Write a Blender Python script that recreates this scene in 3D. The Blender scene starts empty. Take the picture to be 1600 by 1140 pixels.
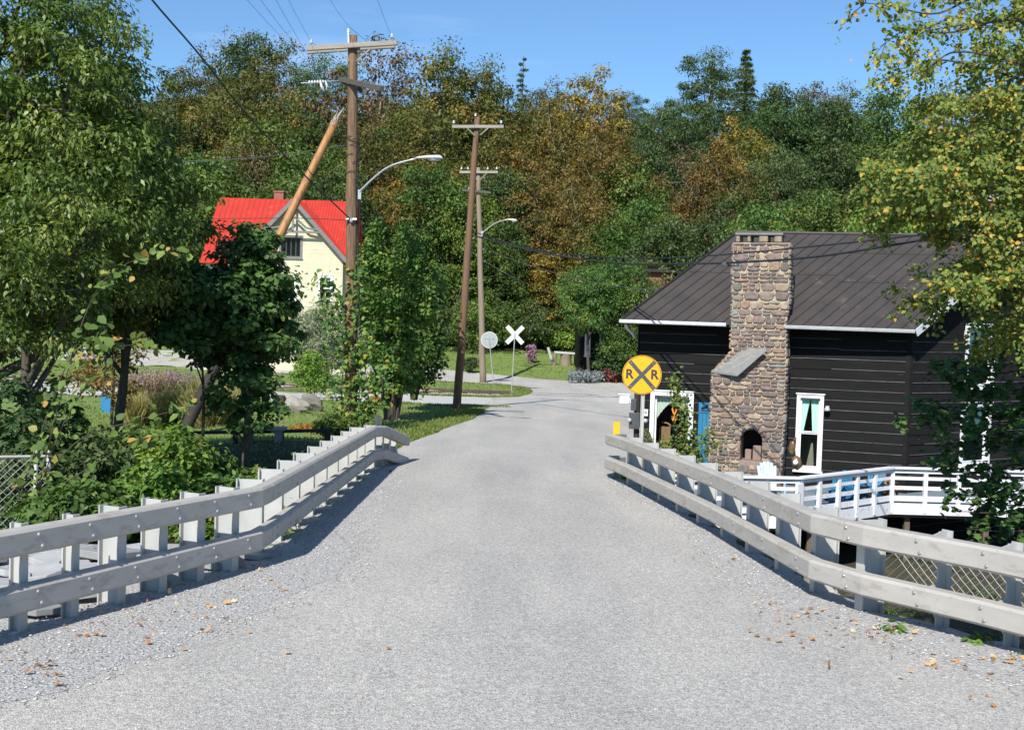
import bpy, math, random
import numpy as np
from mathutils import Vector, Matrix
R = math.radians
C = bpy.context.scene.collection
scene = bpy.context.scene
random.seed(7)
rng = np.random.default_rng(11)

# ---------------------------------------------------------------- camera, sky, sun, exposure
F = 1750.0                                   # focal length in pixels of a 1600 wide frame
PITCH = math.atan(70 / F); ROLL = 0.030
CAM = Vector((0, 0, 2.2))
fwd = Vector((0, math.cos(PITCH), -math.sin(PITCH)))
r0 = Vector((1, 0, 0)); u0 = Vector((0, math.sin(PITCH), math.cos(PITCH)))
cr = r0 * math.cos(ROLL) + u0 * math.sin(ROLL)
cu = u0 * math.cos(ROLL) - r0 * math.sin(ROLL)
camd = bpy.data.cameras.new('camera'); cam = bpy.data.objects.new('camera', camd); C.objects.link(cam)
M = Matrix((cr, cu, -fwd)).transposed().to_4x4(); M.translation = CAM
cam.matrix_world = M
camd.sensor_fit = 'HORIZONTAL'; camd.sensor_width = 36; camd.lens = 36 * F / 1600
camd.clip_end = 3000; camd.clip_start = 0.05
scene.camera = cam

LX, LY = 0.36, 1.05                          # sun light travels (LX, LY, -1)
w = bpy.data.worlds.new('World'); scene.world = w; w.use_nodes = True
nt = w.node_tree; nt.nodes.clear()
wo = nt.nodes.new('ShaderNodeOutputWorld'); bg = nt.nodes.new('ShaderNodeBackground')
sky = nt.nodes.new('ShaderNodeTexSky'); sky.sky_type = 'NISHITA'; sky.sun_disc = False
sky.sun_elevation = math.atan(1 / math.hypot(LX, LY)); sky.sun_rotation = math.atan2(-LX, -LY)
sky.air_density = 1.0; sky.dust_density = 0.15; sky.ozone_density = 3.0; sky.altitude = 300
# thin high cirrus in the sky itself
tc = nt.nodes.new('ShaderNodeTexCoord'); mp = nt.nodes.new('ShaderNodeMapping')
mp.inputs['Scale'].default_value = (1.2, 2.0, 9.0)
ns = nt.nodes.new('ShaderNodeTexNoise'); ns.inputs['Scale'].default_value = 2.2; ns.inputs['Detail'].default_value = 7
rp = nt.nodes.new('ShaderNodeValToRGB'); rp.color_ramp.elements[0].position = .63; rp.color_ramp.elements[1].position = 1.0
rp.color_ramp.elements[0].color = (0, 0, 0, 1); rp.color_ramp.elements[1].color = (.5, .5, .5, 1)
mx = nt.nodes.new('ShaderNodeMixRGB'); mx.inputs[2].default_value = (9.0, 9.4, 10.0, 1)
tint = nt.nodes.new('ShaderNodeMixRGB'); tint.blend_type = 'MULTIPLY'; tint.inputs[0].default_value = 1
tint.inputs[2].default_value = (0.84, 1.08, 1.24, 1)
nt.links.new(tc.outputs['Generated'], mp.inputs[0]); nt.links.new(mp.outputs[0], ns.inputs['Vector'])
nt.links.new(ns.outputs['Fac'], rp.inputs[0]); nt.links.new(rp.outputs[0], mx.inputs[0])
nt.links.new(sky.outputs[0], tint.inputs[1]); nt.links.new(tint.outputs[0], mx.inputs[1])
nt.links.new(mx.outputs[0], bg.inputs[0]); bg.inputs[1].default_value = 0.094
nt.links.new(bg.outputs[0], wo.inputs[0])
sd = bpy.data.lights.new('sun', 'SUN'); sun = bpy.data.objects.new('sun', sd); C.objects.link(sun)
sd.energy = 5.0; sd.angle = R(0.53); sd.color = (1, .955, .88)
sun.rotation_euler = Vector((LX, LY, -1)).to_track_quat('-Z', 'Y').to_euler()
sun.location = (-10, -20, 40)
scene.view_settings.view_transform = 'Standard'; scene.view_settings.look = 'None'
scene.view_settings.exposure = 0.42; scene.view_settings.gamma = 1
scene.cycles.max_bounces = 6; scene.cycles.transparent_max_bounces = 12
scene.cycles.diffuse_bounces = 3

# ---------------------------------------------------------------- picking helpers
def ray(px, py):
    return fwd * F + cr * (px - 800) - cu * (py - 570)
def at(px, py, Y):                            # point seen at px,py at distance Y ahead
    d = ray(px, py); return CAM + d * (Y / d.y)
def atz(px, py, z):
    d = ray(px, py); return CAM + d * ((z - CAM.z) / d.z)
def xz(px, Y, z):                             # world X of a point at depth Y, height z seen in column px
    lo, hi = -200.0, 200.0
    for _ in range(40):
        m = (lo + hi) / 2; v = Vector((m, Y, z)) - CAM
        if 800 + F * v.dot(cr) / v.dot(fwd) < px: lo = m
        else: hi = m
    return lo

# ---------------------------------------------------------------- terrain
PY = [-30, 55, 66, 72, 90, 160, 420]; PZ = [.857, -1.571, -1.62, -1.55, .1, 21, 78]
BRY = [-30, 0, 7.0, 8.35, 9.2, 9.65, 10.75, 13.9, 17.6, 19.6, 24, 36, 44]
BRX = [8, 7, 5.1, 4.4, 3.9, 3.45, 3.12, 2.92, 2.55, 2.35, 2.9, 4.4, 6.5]
def ss(a, b, x):
    t = np.clip((x - a) / (b - a), 0, 1); return t * t * (3 - 2 * t)
def H(x, y):
    x = np.asarray(x, float); y = np.asarray(y, float)
    z = np.interp(y, PY, PZ)
    k = 1 - .22 * ss(10, 60, x) * ss(80, 160, y)            # the hill is lower on the right
    z = np.where(y > 80, z * k, z)
    z = z + np.where(y > 84, (np.sin(x * .11) * 1.3 + np.sin(x * .047 + y * .05) * 2.0) * ss(86, 120, y), 0)
    br = np.interp(y, BRY, BRX)
    s = ss(br + .02, br + 1.0, x) * (1 - ss(36, 44, y)) * ss(4.5, 9.5, y) * (1 - ss(26, 40, x))
    z = z * (1 - s) + (-4.0) * s
    lb = np.interp(y, [7, 10, 12, 13, 30], [-9, -8, -6, -3.0, -3.0])
    s2 = ss(0, 1.6, lb - x) * ss(6, 8, y) * (1 - ss(21, 24, y)) * (1 - ss(24, 34, -x))
    z = z - 1.2 * s2
    rough = ss(2.5, 6, np.abs(x)) * .05 * (np.sin(x * 1.7 + y * .9) + np.sin(x * .8 - y * 1.3))
    return z + rough * (y < 84)
def Hf(x, y): return float(H(x, y))
def onground(px, py, Yguess=30):
    Y = Yguess
    lo, hi = 2.0, 160.0
    d = ray(px, py)
    for Yt in np.linspace(3, 160, 1571):
        p = CAM + d * (Yt / d.y)
        if p.z <= Hf(p.x, p.y): return p
    return CAM + d * (Yguess / d.y)

# ---------------------------------------------------------------- materials
def mat(name, c1, c2=None, rough=.7, metal=0, scale=6, detail=5, bump=0, bscale=None, c3=None, t3=.62, s3=1.5,
        stretch=(1, 1, 1), island=0, spec=.5, bdist=.02, contrast=.25, rnd=0):
    m = bpy.data.materials.new(name); m.use_nodes = True; n = m.node_tree.nodes; l = m.node_tree.links
    b = n['Principled BSDF']; b.inputs['Roughness'].default_value = rough; b.inputs['Metallic'].default_value = metal
    b.inputs['Specular IOR Level'].default_value = spec
    tc = n.new('ShaderNodeTexCoord'); mp = n.new('ShaderNodeMapping'); mp.inputs['Scale'].default_value = stretch
    l.new(tc.outputs['Object'], mp.inputs[0])
    if c2 is None: c2 = tuple(x * .75 for x in c1)
    a = n.new('ShaderNodeTexNoise'); a.inputs['Scale'].default_value = scale; a.inputs['Detail'].default_value = detail
    a.inputs['Roughness'].default_value = .62
    l.new(mp.outputs[0], a.inputs['Vector'])
    r = n.new('ShaderNodeValToRGB'); r.color_ramp.elements[0].position = .5 - contrast / 1.2; r.color_ramp.elements[1].position = .5 + contrast / 1.2
    r.color_ramp.elements[0].color = (*c1, 1); r.color_ramp.elements[1].color = (*c2, 1)
    l.new(a.outputs['Fac'], r.inputs[0]); out = r.outputs[0]
    if c3 is not None:
        a3 = n.new('ShaderNodeTexNoise'); a3.inputs['Scale'].default_value = s3; a3.inputs['Detail'].default_value = 8
        a3.inputs['Roughness'].default_value = .7
        l.new(mp.outputs[0], a3.inputs['Vector'])
        r3 = n.new('ShaderNodeValToRGB'); r3.color_ramp.elements[0].position = t3; r3.color_ramp.elements[1].position = min(1, t3 + .08)
        l.new(a3.outputs['Fac'], r3.inputs[0])
        m3 = n.new('ShaderNodeMixRGB'); l.new(r3.outputs[0], m3.inputs[0]); l.new(out, m3.inputs[1]); m3.inputs[2].default_value = (*c3, 1)
        out = m3.outputs[0]
    if island or rnd:
        if island:
            g = n.new('ShaderNodeNewGeometry'); src = g.outputs['Random Per Island']; amt = island
        else:
            g = n.new('ShaderNodeObjectInfo'); src = g.outputs['Random']; amt = rnd
        mr = n.new('ShaderNodeMapRange'); mr.inputs[3].default_value = 1 - amt; mr.inputs[4].default_value = 1 + amt
        l.new(src, mr.inputs[0])
        hs = n.new('ShaderNodeHueSaturation'); l.new(mr.outputs[0], hs.inputs['Value']); l.new(out, hs.inputs['Color'])
        out = hs.outputs[0]
    l.new(out, b.inputs['Base Color'])
    if bump:
        a2 = n.new('ShaderNodeTexNoise'); a2.inputs['Scale'].default_value = bscale or scale * 4; a2.inputs['Detail'].default_value = 6
        l.new(mp.outputs[0], a2.inputs['Vector'])
        bp = n.new('ShaderNodeBump'); bp.inputs['Strength'].default_value = bump; bp.inputs['Distance'].default_value = bdist
        l.new(a2.outputs['Fac'], bp.inputs['Height']); l.new(bp.outputs[0], b.inputs['Normal'])
    return m

def asphalt_mat():
    m = bpy.data.materials.new('asphalt'); m.use_nodes = True; n = m.node_tree.nodes; l = m.node_tree.links
    b = n['Principled BSDF']; b.inputs['Roughness'].default_value = .85; b.inputs['Specular IOR Level'].default_value = .3
    tc = n.new('ShaderNodeTexCoord')
    v = n.new('ShaderNodeTexVoronoi'); v.inputs['Scale'].default_value = 130
    v2 = n.new('ShaderNodeTexNoise'); v2.inputs['Scale'].default_value = 26; v2.inputs['Detail'].default_value = 3
    big = n.new('ShaderNodeTexNoise'); big.inputs['Scale'].default_value = .55; big.inputs['Detail'].default_value = 6; big.inputs['Roughness'].default_value = .6
    mpp = n.new('ShaderNodeMapping'); mpp.inputs['Scale'].default_value = (1.6, .5, 1)
    l.new(tc.outputs['Object'], mpp.inputs[0]); l.new(mpp.outputs[0], big.inputs['Vector'])
    for q in (v, v2): l.new(tc.outputs['Object'], q.inputs['Vector'])
    rgb = n.new('ShaderNodeSeparateColor'); l.new(v.outputs['Color'], rgb.inputs[0])
    r1 = n.new('ShaderNodeValToRGB'); cr_ = r1.color_ramp
    cr_.elements[0].position = 0; cr_.elements[0].color = (.185, .18, .17, 1)
    cr_.elements[1].position = 1; cr_.elements[1].color = (.66, .635, .59, 1)
    e = cr_.elements.new(.28); e.color = (.365, .352, .328, 1)
    e = cr_.elements.new(.78); e.color = (.46, .443, .412, 1)
    l.new(rgb.outputs[0], r1.inputs[0])
    r2 = n.new('ShaderNodeValToRGB'); r2.color_ramp.elements[0].position = .3; r2.color_ramp.elements[1].position = .72
    r2.color_ramp.elements[0].color = (.90, .90, .90, 1); r2.color_ramp.elements[1].color = (1.13, 1.12, 1.095, 1)
    l.new(big.outputs['Fac'], r2.inputs[0])
    mu = n.new('ShaderNodeMixRGB'); mu.blend_type = 'MULTIPLY'; mu.inputs[0].default_value = 1
    l.new(r1.outputs[0], mu.inputs[1]); l.new(r2.outputs[0], mu.inputs[2])
    r4 = n.new('ShaderNodeValToRGB'); r4.color_ramp.elements[0].position = .35; r4.color_ramp.elements[1].position = .65
    r4.color_ramp.elements[0].color = (.84, .84, .84, 1); r4.color_ramp.elements[1].color = (1.1, 1.1, 1.1, 1)
    l.new(v2.outputs['Fac'], r4.inputs[0])
    mu2 = n.new('ShaderNodeMixRGB'); mu2.blend_type = 'MULTIPLY'; mu2.inputs[0].default_value = 1
    l.new(mu.outputs[0], mu2.inputs[1]); l.new(r4.outputs[0], mu2.inputs[2])
    # long faint lanes and dust along the driving direction
    mpl = n.new('ShaderNodeMapping'); mpl.inputs['Scale'].default_value = (1.1, .05, 1); l.new(tc.outputs['Object'], mpl.inputs[0])
    ln = n.new('ShaderNodeTexNoise'); ln.inputs['Scale'].default_value = 1.0; ln.inputs['Detail'].default_value = 4; l.new(mpl.outputs[0], ln.inputs['Vector'])
    rl = n.new('ShaderNodeValToRGB'); rl.color_ramp.elements[0].position = .35; rl.color_ramp.elements[1].position = .65
    rl.color_ramp.elements[0].color = (.95, .95, .955, 1); rl.color_ramp.elements[1].color = (1.05, 1.045, 1.03, 1); l.new(ln.outputs['Fac'], rl.inputs[0])
    mul = n.new('ShaderNodeMixRGB'); mul.blend_type = 'MULTIPLY'; mul.inputs[0].default_value = 1; l.new(mu2.outputs[0], mul.inputs[1]); l.new(rl.outputs[0], mul.inputs[2]); mu2 = mul
    # fine cracks
    vc = n.new('ShaderNodeTexVoronoi'); vc.feature = 'DISTANCE_TO_EDGE'; vc.inputs['Scale'].default_value = .55
    nz = n.new('ShaderNodeTexNoise'); nz.inputs['Scale'].default_value = 2.5; nz.inputs['Detail'].default_value = 5
    ad = n.new('ShaderNodeMixRGB'); ad.blend_type = 'ADD'; ad.inputs[0].default_value = .8
    l.new(tc.outputs['Object'], nz.inputs['Vector']); l.new(tc.outputs['Object'], ad.inputs[1]); l.new(nz.outputs['Color'], ad.inputs[2])
    l.new(ad.outputs[0], vc.inputs['Vector'])
    rc = n.new('ShaderNodeValToRGB'); rc.color_ramp.elements[0].position = .0; rc.color_ramp.elements[1].position = .006
    rc.color_ramp.elements[0].color = (.8, .8, .8, 1); rc.color_ramp.elements[1].color = (1, 1, 1, 1)
    l.new(vc.outputs['Distance'], rc.inputs[0])
    mu3 = n.new('ShaderNodeMixRGB'); mu3.blend_type = 'MULTIPLY'; mu3.inputs[0].default_value = 1
    l.new(mu2.outputs[0], mu3.inputs[1]); l.new(rc.outputs[0], mu3.inputs[2])
    l.new(mu3.outputs[0], b.inputs['Base Color'])
    bp = n.new('ShaderNodeBump'); bp.inputs['Strength'].default_value = .55; bp.inputs['Distance'].default_value = .008
    l.new(v.outputs['Distance'], bp.inputs['Height']); bp.invert = True; l.new(bp.outputs[0], b.inputs['Normal'])
    return m

def leaf_mat(name, cols, trans=.28, vary=.18, rough=.55, spec=.3):
    """cols: colours met as the tint attribute runs 0..1"""
    m = bpy.data.materials.new(name); m.use_nodes = True; n = m.node_tree.nodes; l = m.node_tree.links
    n.remove(n['Principled BSDF']); out = n['Material Output']
    at_ = n.new('ShaderNodeAttribute'); at_.attribute_name = 'tint'
    r = n.new('ShaderNodeValToRGB'); e = r.color_ramp.elements
    k = len(cols); cols = [(p, (c[0] * 1.62, c[1] * 1.33, c[2] * 1.75)) if max(c) < .3 else (p, c) for p, c in cols]
    e[0].position = 0; e[0].color = (*cols[0][1], 1); e[1].position = cols[-1][0]; e[1].color = (*cols[-1][1], 1)
    for p, c in cols[1:-1]:
        q = e.new(p); q.color = (*c, 1)
    l.new(at_.outputs['Fac'], r.inputs[0])
    oi = n.new('ShaderNodeObjectInfo'); mr = n.new('ShaderNodeMapRange'); mr.inputs[3].default_value = 1 - vary; mr.inputs[4].default_value = 1 + vary
    mr2 = n.new('ShaderNodeMapRange'); mr2.inputs[3].default_value = .5 - vary * .10; mr2.inputs[4].default_value = .5 + vary * .10
    ml = n.new('ShaderNodeMath'); ml.operation = 'MULTIPLY'; ml.inputs[1].default_value = 7.31
    fr = n.new('ShaderNodeMath'); fr.operation = 'FRACT'
    l.new(oi.outputs['Random'], mr.inputs[0]); l.new(oi.outputs['Random'], ml.inputs[0]); l.new(ml.outputs[0], fr.inputs[0]); l.new(fr.outputs[0], mr2.inputs[0])
    hs = n.new('ShaderNodeHueSaturation'); l.new(r.outputs[0], hs.inputs['Color']); l.new(mr.outputs[0], hs.inputs['Value']); l.new(mr2.outputs[0], hs.inputs['Hue'])
    pb = n.new('ShaderNodeBsdfPrincipled'); pb.inputs['Roughness'].default_value = rough; pb.inputs['Specular IOR Level'].default_value = spec
    tr = n.new('ShaderNodeBsdfTranslucent'); mx = n.new('ShaderNodeMixShader'); mx.inputs[0].default_value = trans
    g = n.new('ShaderNodeMixRGB'); g.blend_type = 'MULTIPLY'; g.inputs[0].default_value = 1; g.inputs[2].default_value = (1.5, 1.5, .7, 1)
    l.new(hs.outputs[0], g.inputs[1]); l.new(g.outputs[0], tr.inputs[0])
    l.new(hs.outputs[0], pb.inputs['Base Color']); l.new(pb.outputs[0], mx.inputs[1]); l.new(tr.outputs[0], mx.inputs[2])
    l.new(mx.outputs[0], out.inputs[0])
    return m

def glass_mat():
    m = bpy.data.materials.new('window_glass'); m.use_nodes = True; n = m.node_tree.nodes; l = m.node_tree.links
    n.remove(n['Principled BSDF']); out = n['Material Output']
    t = n.new('ShaderNodeBsdfTransparent'); t.inputs[0].default_value = (.85, .9, .88, 1)
    g = n.new('ShaderNodeBsdfGlossy'); g.inputs['Roughness'].default_value = .03
    f = n.new('ShaderNodeLayerWeight'); f.inputs[0].default_value = .12
    mx = n.new('ShaderNodeMixShader'); l.new(f.outputs[0], mx.inputs[0]); l.new(t.outputs[0], mx.inputs[1]); l.new(g.outputs[0], mx.inputs[2])
    l.new(mx.outputs[0], out.inputs[0]); return m

MT = {}
MT['asphalt'] = asphalt_mat()
MT['gravel'] = mat('gravel', (.56, .545, .515), (.25, .245, .24), .95, scale=42, detail=4, bump=1, bscale=42, bdist=.03, contrast=.22)
MT['gravel_stone'] = mat('gravel_stone', (.42, .41, .40), (.31, .31, .31), .9, scale=12, island=.42)
MT['drive'] = mat('driveway_gravel', (.50, .48, .45), (.38, .365, .34), .95, scale=9, detail=8, bump=.4, contrast=.3)
MT['grass'] = mat('grass_ground', (.125, .20, .038), (.18, .25, .055), .9, scale=1.2, detail=9, bump=.8, bscale=30, c3=(.19, .18, .07), t3=.56, s3=.35, bdist=.05)
MT['soil'] = mat('forest_floor', (.05, .042, .022), (.035, .04, .016), .95, scale=.8, detail=9, bump=.8, bscale=5, c3=(.10, .07, .03), t3=.55, s3=2, bdist=.1)
MT['rail'] = mat('weathered_aluminium', (.47, .445, .40), (.33, .31, .28), .65, metal=0, scale=2.6, detail=9, stretch=(1, 1, 3), bump=.10, bscale=60, c3=(.33, .30, .26), t3=.54, s3=4, contrast=.5)
MT['post'] = mat('galvanised_steel', (.49, .49, .47), (.38, .385, .37), .55, metal=.05, scale=4, detail=8, stretch=(1, 1, .5), bump=.08, c3=(.25, .25, .235), t3=.62, s3=6)
MT['bolt'] = mat('bolt_steel', (.42, .42, .41), (.3, .3, .3), .4, metal=.5)
MT['wire'] = mat('fence_wire', (.42, .42, .41), (.34, .34, .33), .5, metal=.1)
MT['pole_old'] = mat('weathered_pole_wood', (.27, .165, .095), (.13, .075, .045), .85, scale=5, detail=9, stretch=(3, 3, .18), bump=1, bscale=11, c3=(.06, .04, .03), t3=.55, s3=4, bdist=.05)
MT['pole_brown'] = mat('brown_pole_wood', (.19, .105, .058), (.13, .07, .038), .8, scale=6, detail=9, stretch=(3, 3, .15), bump=.5, bscale=16)
MT['pole_grey'] = mat('grey_pole_wood', (.27, .21, .15), (.18, .14, .10), .85, scale=6, detail=9, stretch=(3, 3, .15), bump=.5, bscale=16)
MT['pole_gold'] = mat('stripped_golden_wood', (.42, .205, .06), (.29, .135, .04), .55, scale=4, detail=9, stretch=(3, 3, .35), bump=.5, bscale=16, c3=(.20, .085, .03), t3=.54, s3=2.6, contrast=.45)
MT['splinter'] = mat('splintered_grey_wood', (.36, .33, .29), (.24, .21, .18), .9, scale=12, stretch=(3, 3, .3), bump=.8)
MT['arm'] = mat('weathered_crossarm', (.34, .32, .27), (.24, .22, .18), .85, scale=6, detail=9, stretch=(.3, 3, 3), bump=.4, bscale=20)
MT['arm_dark'] = mat('dark_crossarm', (.10, .09, .075), (.07, .062, .05), .85, scale=6, detail=9, stretch=(.3, 3, 3), bump=.4)
MT['porcelain'] = mat('porcelain', (.62, .63, .62), (.5, .5, .5), .2)
MT['brown_glaze'] = mat('brown_insulator', (.16, .06, .035), (.1, .04, .03), .25)
MT['cable'] = mat('black_cable', (.015, .016, .018), (.03, .03, .032), .5)
MT['cable_grey'] = mat('grey_cable', (.10, .10, .105), (.07, .07, .07), .5)
MT['alu'] = mat('lamp_aluminium', (.55, .56, .56), (.48, .49, .49), .35, metal=.5)
MT['lens'] = mat('lamp_lens', (.55, .57, .58), (.45, .47, .48), .15)
MT['white'] = mat('white_paint', (.74, .75, .76), (.66, .67, .68), .5, scale=9, detail=9, c3=(.42, .40, .37), t3=.66, s3=14, bump=.1)
MT['white_worn'] = mat('worn_white_paint', (.74, .75, .77), (.66, .67, .69), .55, scale=9, detail=9, c3=(.20, .17, .14), t3=.60, s3=9, bump=.2)
MT['sign_white'] = mat('white_sign_sheet', (.68, .69, .68), (.60, .61, .60), .45)
MT['sign_grey'] = mat('sign_back', (.46, .48, .47), (.40, .42, .41), .4, metal=.4)
MT['yellow'] = mat('sign_yellow', (.84, .43, .012), (.78, .38, .012), .4, scale=3, c3=(.62, .33, .03), t3=.66, s3=8)
MT['yellow2'] = mat('marker_yellow', (.86, .46, .01), (.8, .4, .01), .4)
MT['sign_black'] = mat('sign_dark_brown', (.055, .042, .035), (.04, .03, .026), .5)
MT['siding'] = mat('black_painted_board', (.014, .014, .014), (.009, .009, .009), .8, spec=.12, scale=3, detail=9, stretch=(.35, .35, 3.5), bump=.35, bscale=10, c3=(.045, .042, .04), t3=.655, s3=5)
MT['siding_peel'] = mat('peeling_black_board', (.017, .016, .016), (.010, .010, .010), .8, spec=.12, scale=3, detail=9, stretch=(.7, .7, 2.2), bump=.35, bscale=10, c3=(.25, .19, .15), t3=.675, s3=6)
MT['board_edge'] = mat('board_edge_peel_highlight', (.14, .132, .125), (.05, .047, .045), .8, scale=5, stretch=(.5, .5, 1))  # pale edge strips: peeling plus edge highlights put into the colour
MT['roof'] = mat('brown_metal_roof', (.058, .050, .046), (.040, .035, .033), .55, spec=.3, scale=1.6, detail=9, c3=(.095, .078, .066), t3=.6, s3=1.1, bump=.12, bscale=3)
MT['roof_white'] = mat('white_drip_edge', (.62, .64, .66), (.5, .52, .54), .4)
MT['roof_red'] = mat('red_metal_roof', (.46, .036, .022), (.37, .030, .02), .55, spec=.25, c3=(.50, .06, .04), t3=.58, s3=2.5, scale=1.5, detail=8)
MT['cream'] = mat('cream_clapboard', (.60, .56, .40), (.50, .465, .33), .7, scale=2, detail=8)
MT['trim'] = mat('grey_trim', (.20, .19, .18), (.14, .135, .13), .7)
MT['glass'] = glass_mat()
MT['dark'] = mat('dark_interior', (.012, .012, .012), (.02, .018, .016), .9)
MT['room'] = mat('room_wall', (.26, .25, .22), (.2, .19, .16), .9)
MT['curtain'] = mat('mint_curtain', (.62, .86, .76), (.45, .72, .6), .8, scale=10, stretch=(6, 6, .1))
MT['lace'] = mat('lace_curtain', (.62, .64, .58), (.4, .45, .38), .8, scale=18, stretch=(4, 4, 1))
MT['blue'] = mat('blue_paint', (.025, .19, .36), (.02, .15, .29), .5, scale=5, c3=(.05, .26, .44), t3=.6, s3=4)
MT['blue_pale'] = mat('sunlit_blue_paint', (.64, .74, .80), (.45, .63, .75), .5, scale=7, stretch=(3, 1, .4), c3=(.05, .35, .60), t3=.54, s3=9)  # pale tones put the sun glare on the slats into the paint colour
MT['wood_brown'] = mat('brown_chair_wood', (.30, .17, .075), (.2, .11, .05), .6, stretch=(3, 3, .4))
MT['deck'] = mat('grey_blue_deck_boards', (.20, .25, .28), (.14, .18, .21), .7, scale=3, stretch=(.4, 3, 1))
MT['wood_raw'] = mat('bare_brown_timber', (.16, .115, .08), (.10, .075, .052), .85, scale=4, stretch=(.3, 3, 3), bump=.5)
MT['stone'] = mat('chimney_fieldstone', (.29, .205, .165), (.21, .165, .145), .85, scale=9, detail=9, bump=.6, bscale=18, island=.0, bdist=.02)
MT['mortar'] = mat('mortar', (.45, .37, .27), (.36, .295, .21), .95, scale=14, bump=.7, bscale=40)
MT['slate'] = mat('slate_slab', (.23, .235, .225), (.17, .175, .17), .75, scale=4, detail=8, bump=.4, bscale=9)
MT['slate_pale'] = mat('pale_flagstone', (.36, .365, .36), (.27, .275, .275), .85, scale=5, detail=9, bump=.5, bscale=9, rnd=.25)
MT['rock'] = mat('field_rock', (.30, .28, .24), (.18, .17, .15), .9, scale=4, detail=9, bump=.8, bscale=8, rnd=.25)
MT['brick'] = mat('old_red_brick', (.33, .12, .085), (.24, .085, .06), .9, scale=7, bump=.4, c3=(.46, .36, .32), t3=.62, s3=9)
MT['rust'] = mat('rusty_rail', (.09, .05, .035), (.06, .035, .025), .8, scale=9, bump=.4)
MT['tie'] = mat('old_tie_wood', (.10, .075, .055), (.06, .045, .035), .95, scale=6, bump=.7)
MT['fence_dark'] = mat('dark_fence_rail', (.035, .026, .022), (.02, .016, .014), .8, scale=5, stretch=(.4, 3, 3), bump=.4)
MT['bark'] = mat('bark', (.10, .08, .06), (.055, .045, .035), .95, scale=7, stretch=(2, 2, .35), bump=1, bscale=9, bdist=.03)
MT['bark_pale'] = mat('pale_bark', (.31, .28, .23), (.20, .175, .14), .9, scale=6, stretch=(2, 2, .4), bump=.5)
MT['birch'] = mat('birch_bark', (.60, .56, .50), (.40, .36, .31), .8, scale=5, stretch=(1, 1, 3), c3=(.06, .05, .045), t3=.62, s3=7)
MT['car_red'] = mat('red_car_paint', (.45, .05, .03), (.4, .05, .03), .25)
MT['car_white'] = mat('white_car_paint', (.7, .7, .7), (.65, .65, .65), .25)
MT['tyre'] = mat('tyre_rubber', (.02, .02, .02), (.03, .03, .03), .85)
MT['blue_plastic'] = mat('blue_plastic', (.03, .20, .42), (.025, .17, .36), .4)
MT['meter'] = mat('meter_grey', (.10, .105, .11), (.07, .07, .075), .5, metal=.3)
MT['meter_glass'] = mat('meter_dome', (.45, .46, .46), (.35, .36, .36), .15)
MT['gold_pot'] = mat('brown_glazed_carving', (.20, .115, .045), (.07, .042, .025), .25, scale=4, c3=(.34, .24, .11), t3=.56, s3=4)
MT['orange'] = mat('orange_enamel', (.75, .27, .05), (.7, .22, .04), .4)
MT['fallen'] = leaf_mat('fallen_leaf', [(0, (.20, .10, .04)), (.35, (.42, .20, .07)), (.7, (.60, .36, .16)), (1, (.66, .48, .28))], trans=.1, vary=0)

# foliage palettes: mostly greens of one hue with a few turned leaves
MT['lf_green'] = leaf_mat('green_leaves', [(0, (.03, .065, .012)), (.5, (.055, .12, .02)), (.86, (.10, .17, .03)), (1, (.22, .17, .03))])
MT['lf_dark'] = leaf_mat('dark_green_leaves', [(0, (.022, .05, .014)), (.5, (.038, .08, .02)), (.9, (.065, .11, .024)), (1, (.16, .11, .03))])
MT['lf_olive'] = leaf_mat('olive_leaves', [(0, (.035, .055, .012)), (.45, (.075, .10, .018)), (.75, (.13, .125, .022)), (1, (.24, .14, .03))])
MT['lf_rust'] = leaf_mat('rusty_leaves', [(0, (.045, .062, .012)), (.35, (.08, .082, .017)), (.7, (.12, .092, .02)), (1, (.17, .118, .026))])
MT['lf_brown'] = leaf_mat('brown_thin_leaves', [(0, (.06, .068, .02)), (.5, (.105, .088, .032)), (1, (.15, .105, .045))])
MT['lf_blue'] = leaf_mat('bluish_green_leaves', [(0, (.028, .06, .017)), (.5, (.05, .095, .025)), (1, (.088, .14, .038))])
MT['lf_gold'] = leaf_mat('golden_green_leaves', [(0, (.05, .075, .012)), (.4, (.12, .13, .02)), (.75, (.22, .17, .025)), (1, (.34, .24, .03))])
MT['lf_bright'] = leaf_mat('fresh_green_leaves', [(0, (.045, .10, .012)), (.5, (.09, .18, .022)), (1, (.17, .26, .04))])
MT['lf_ash'] = leaf_mat('ash_leaves', [(0, (.032, .065, .011)), (.5, (.072, .135, .021)), (.85, (.14, .215, .038)), (1, (.24, .25, .05))], trans=.3, vary=0, rough=.45, spec=.4)
MT['lf_birch'] = leaf_mat('birch_leaves', [(0, (.04, .085, .014)), (.45, (.09, .16, .024)), (.76, (.17, .22, .035)), (.84, (.55, .36, .05)), (.95, (.60, .32, .07)), (1, (.35, .16, .06))], trans=.35, vary=0)
MT['lf_maple'] = leaf_mat('maple_leaves', [(0, (.022, .055, .012)), (.5, (.035, .09, .016)), (.93, (.075, .15, .026)), (1, (.22, .13, .03))], trans=.22, vary=0)
MT['lf_silver'] = leaf_mat('silver_green_leaves', [(0, (.17, .21, .13)), (.5, (.26, .305, .19)), (1, (.36, .40, .27))], vary=0)
MT['lf_turn'] = leaf_mat('turning_leaves', [(0, (.10, .09, .02)), (.4, (.24, .14, .025)), (.75, (.36, .18, .03)), (1, (.42, .26, .04))], vary=0)
MT['lf_bush'] = leaf_mat('bush_leaves', [(0, (.03, .075, .013)), (.5, (.06, .135, .02)), (.8, (.12, .20, .03)), (1, (.30, .24, .04))], vary=.15)
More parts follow.
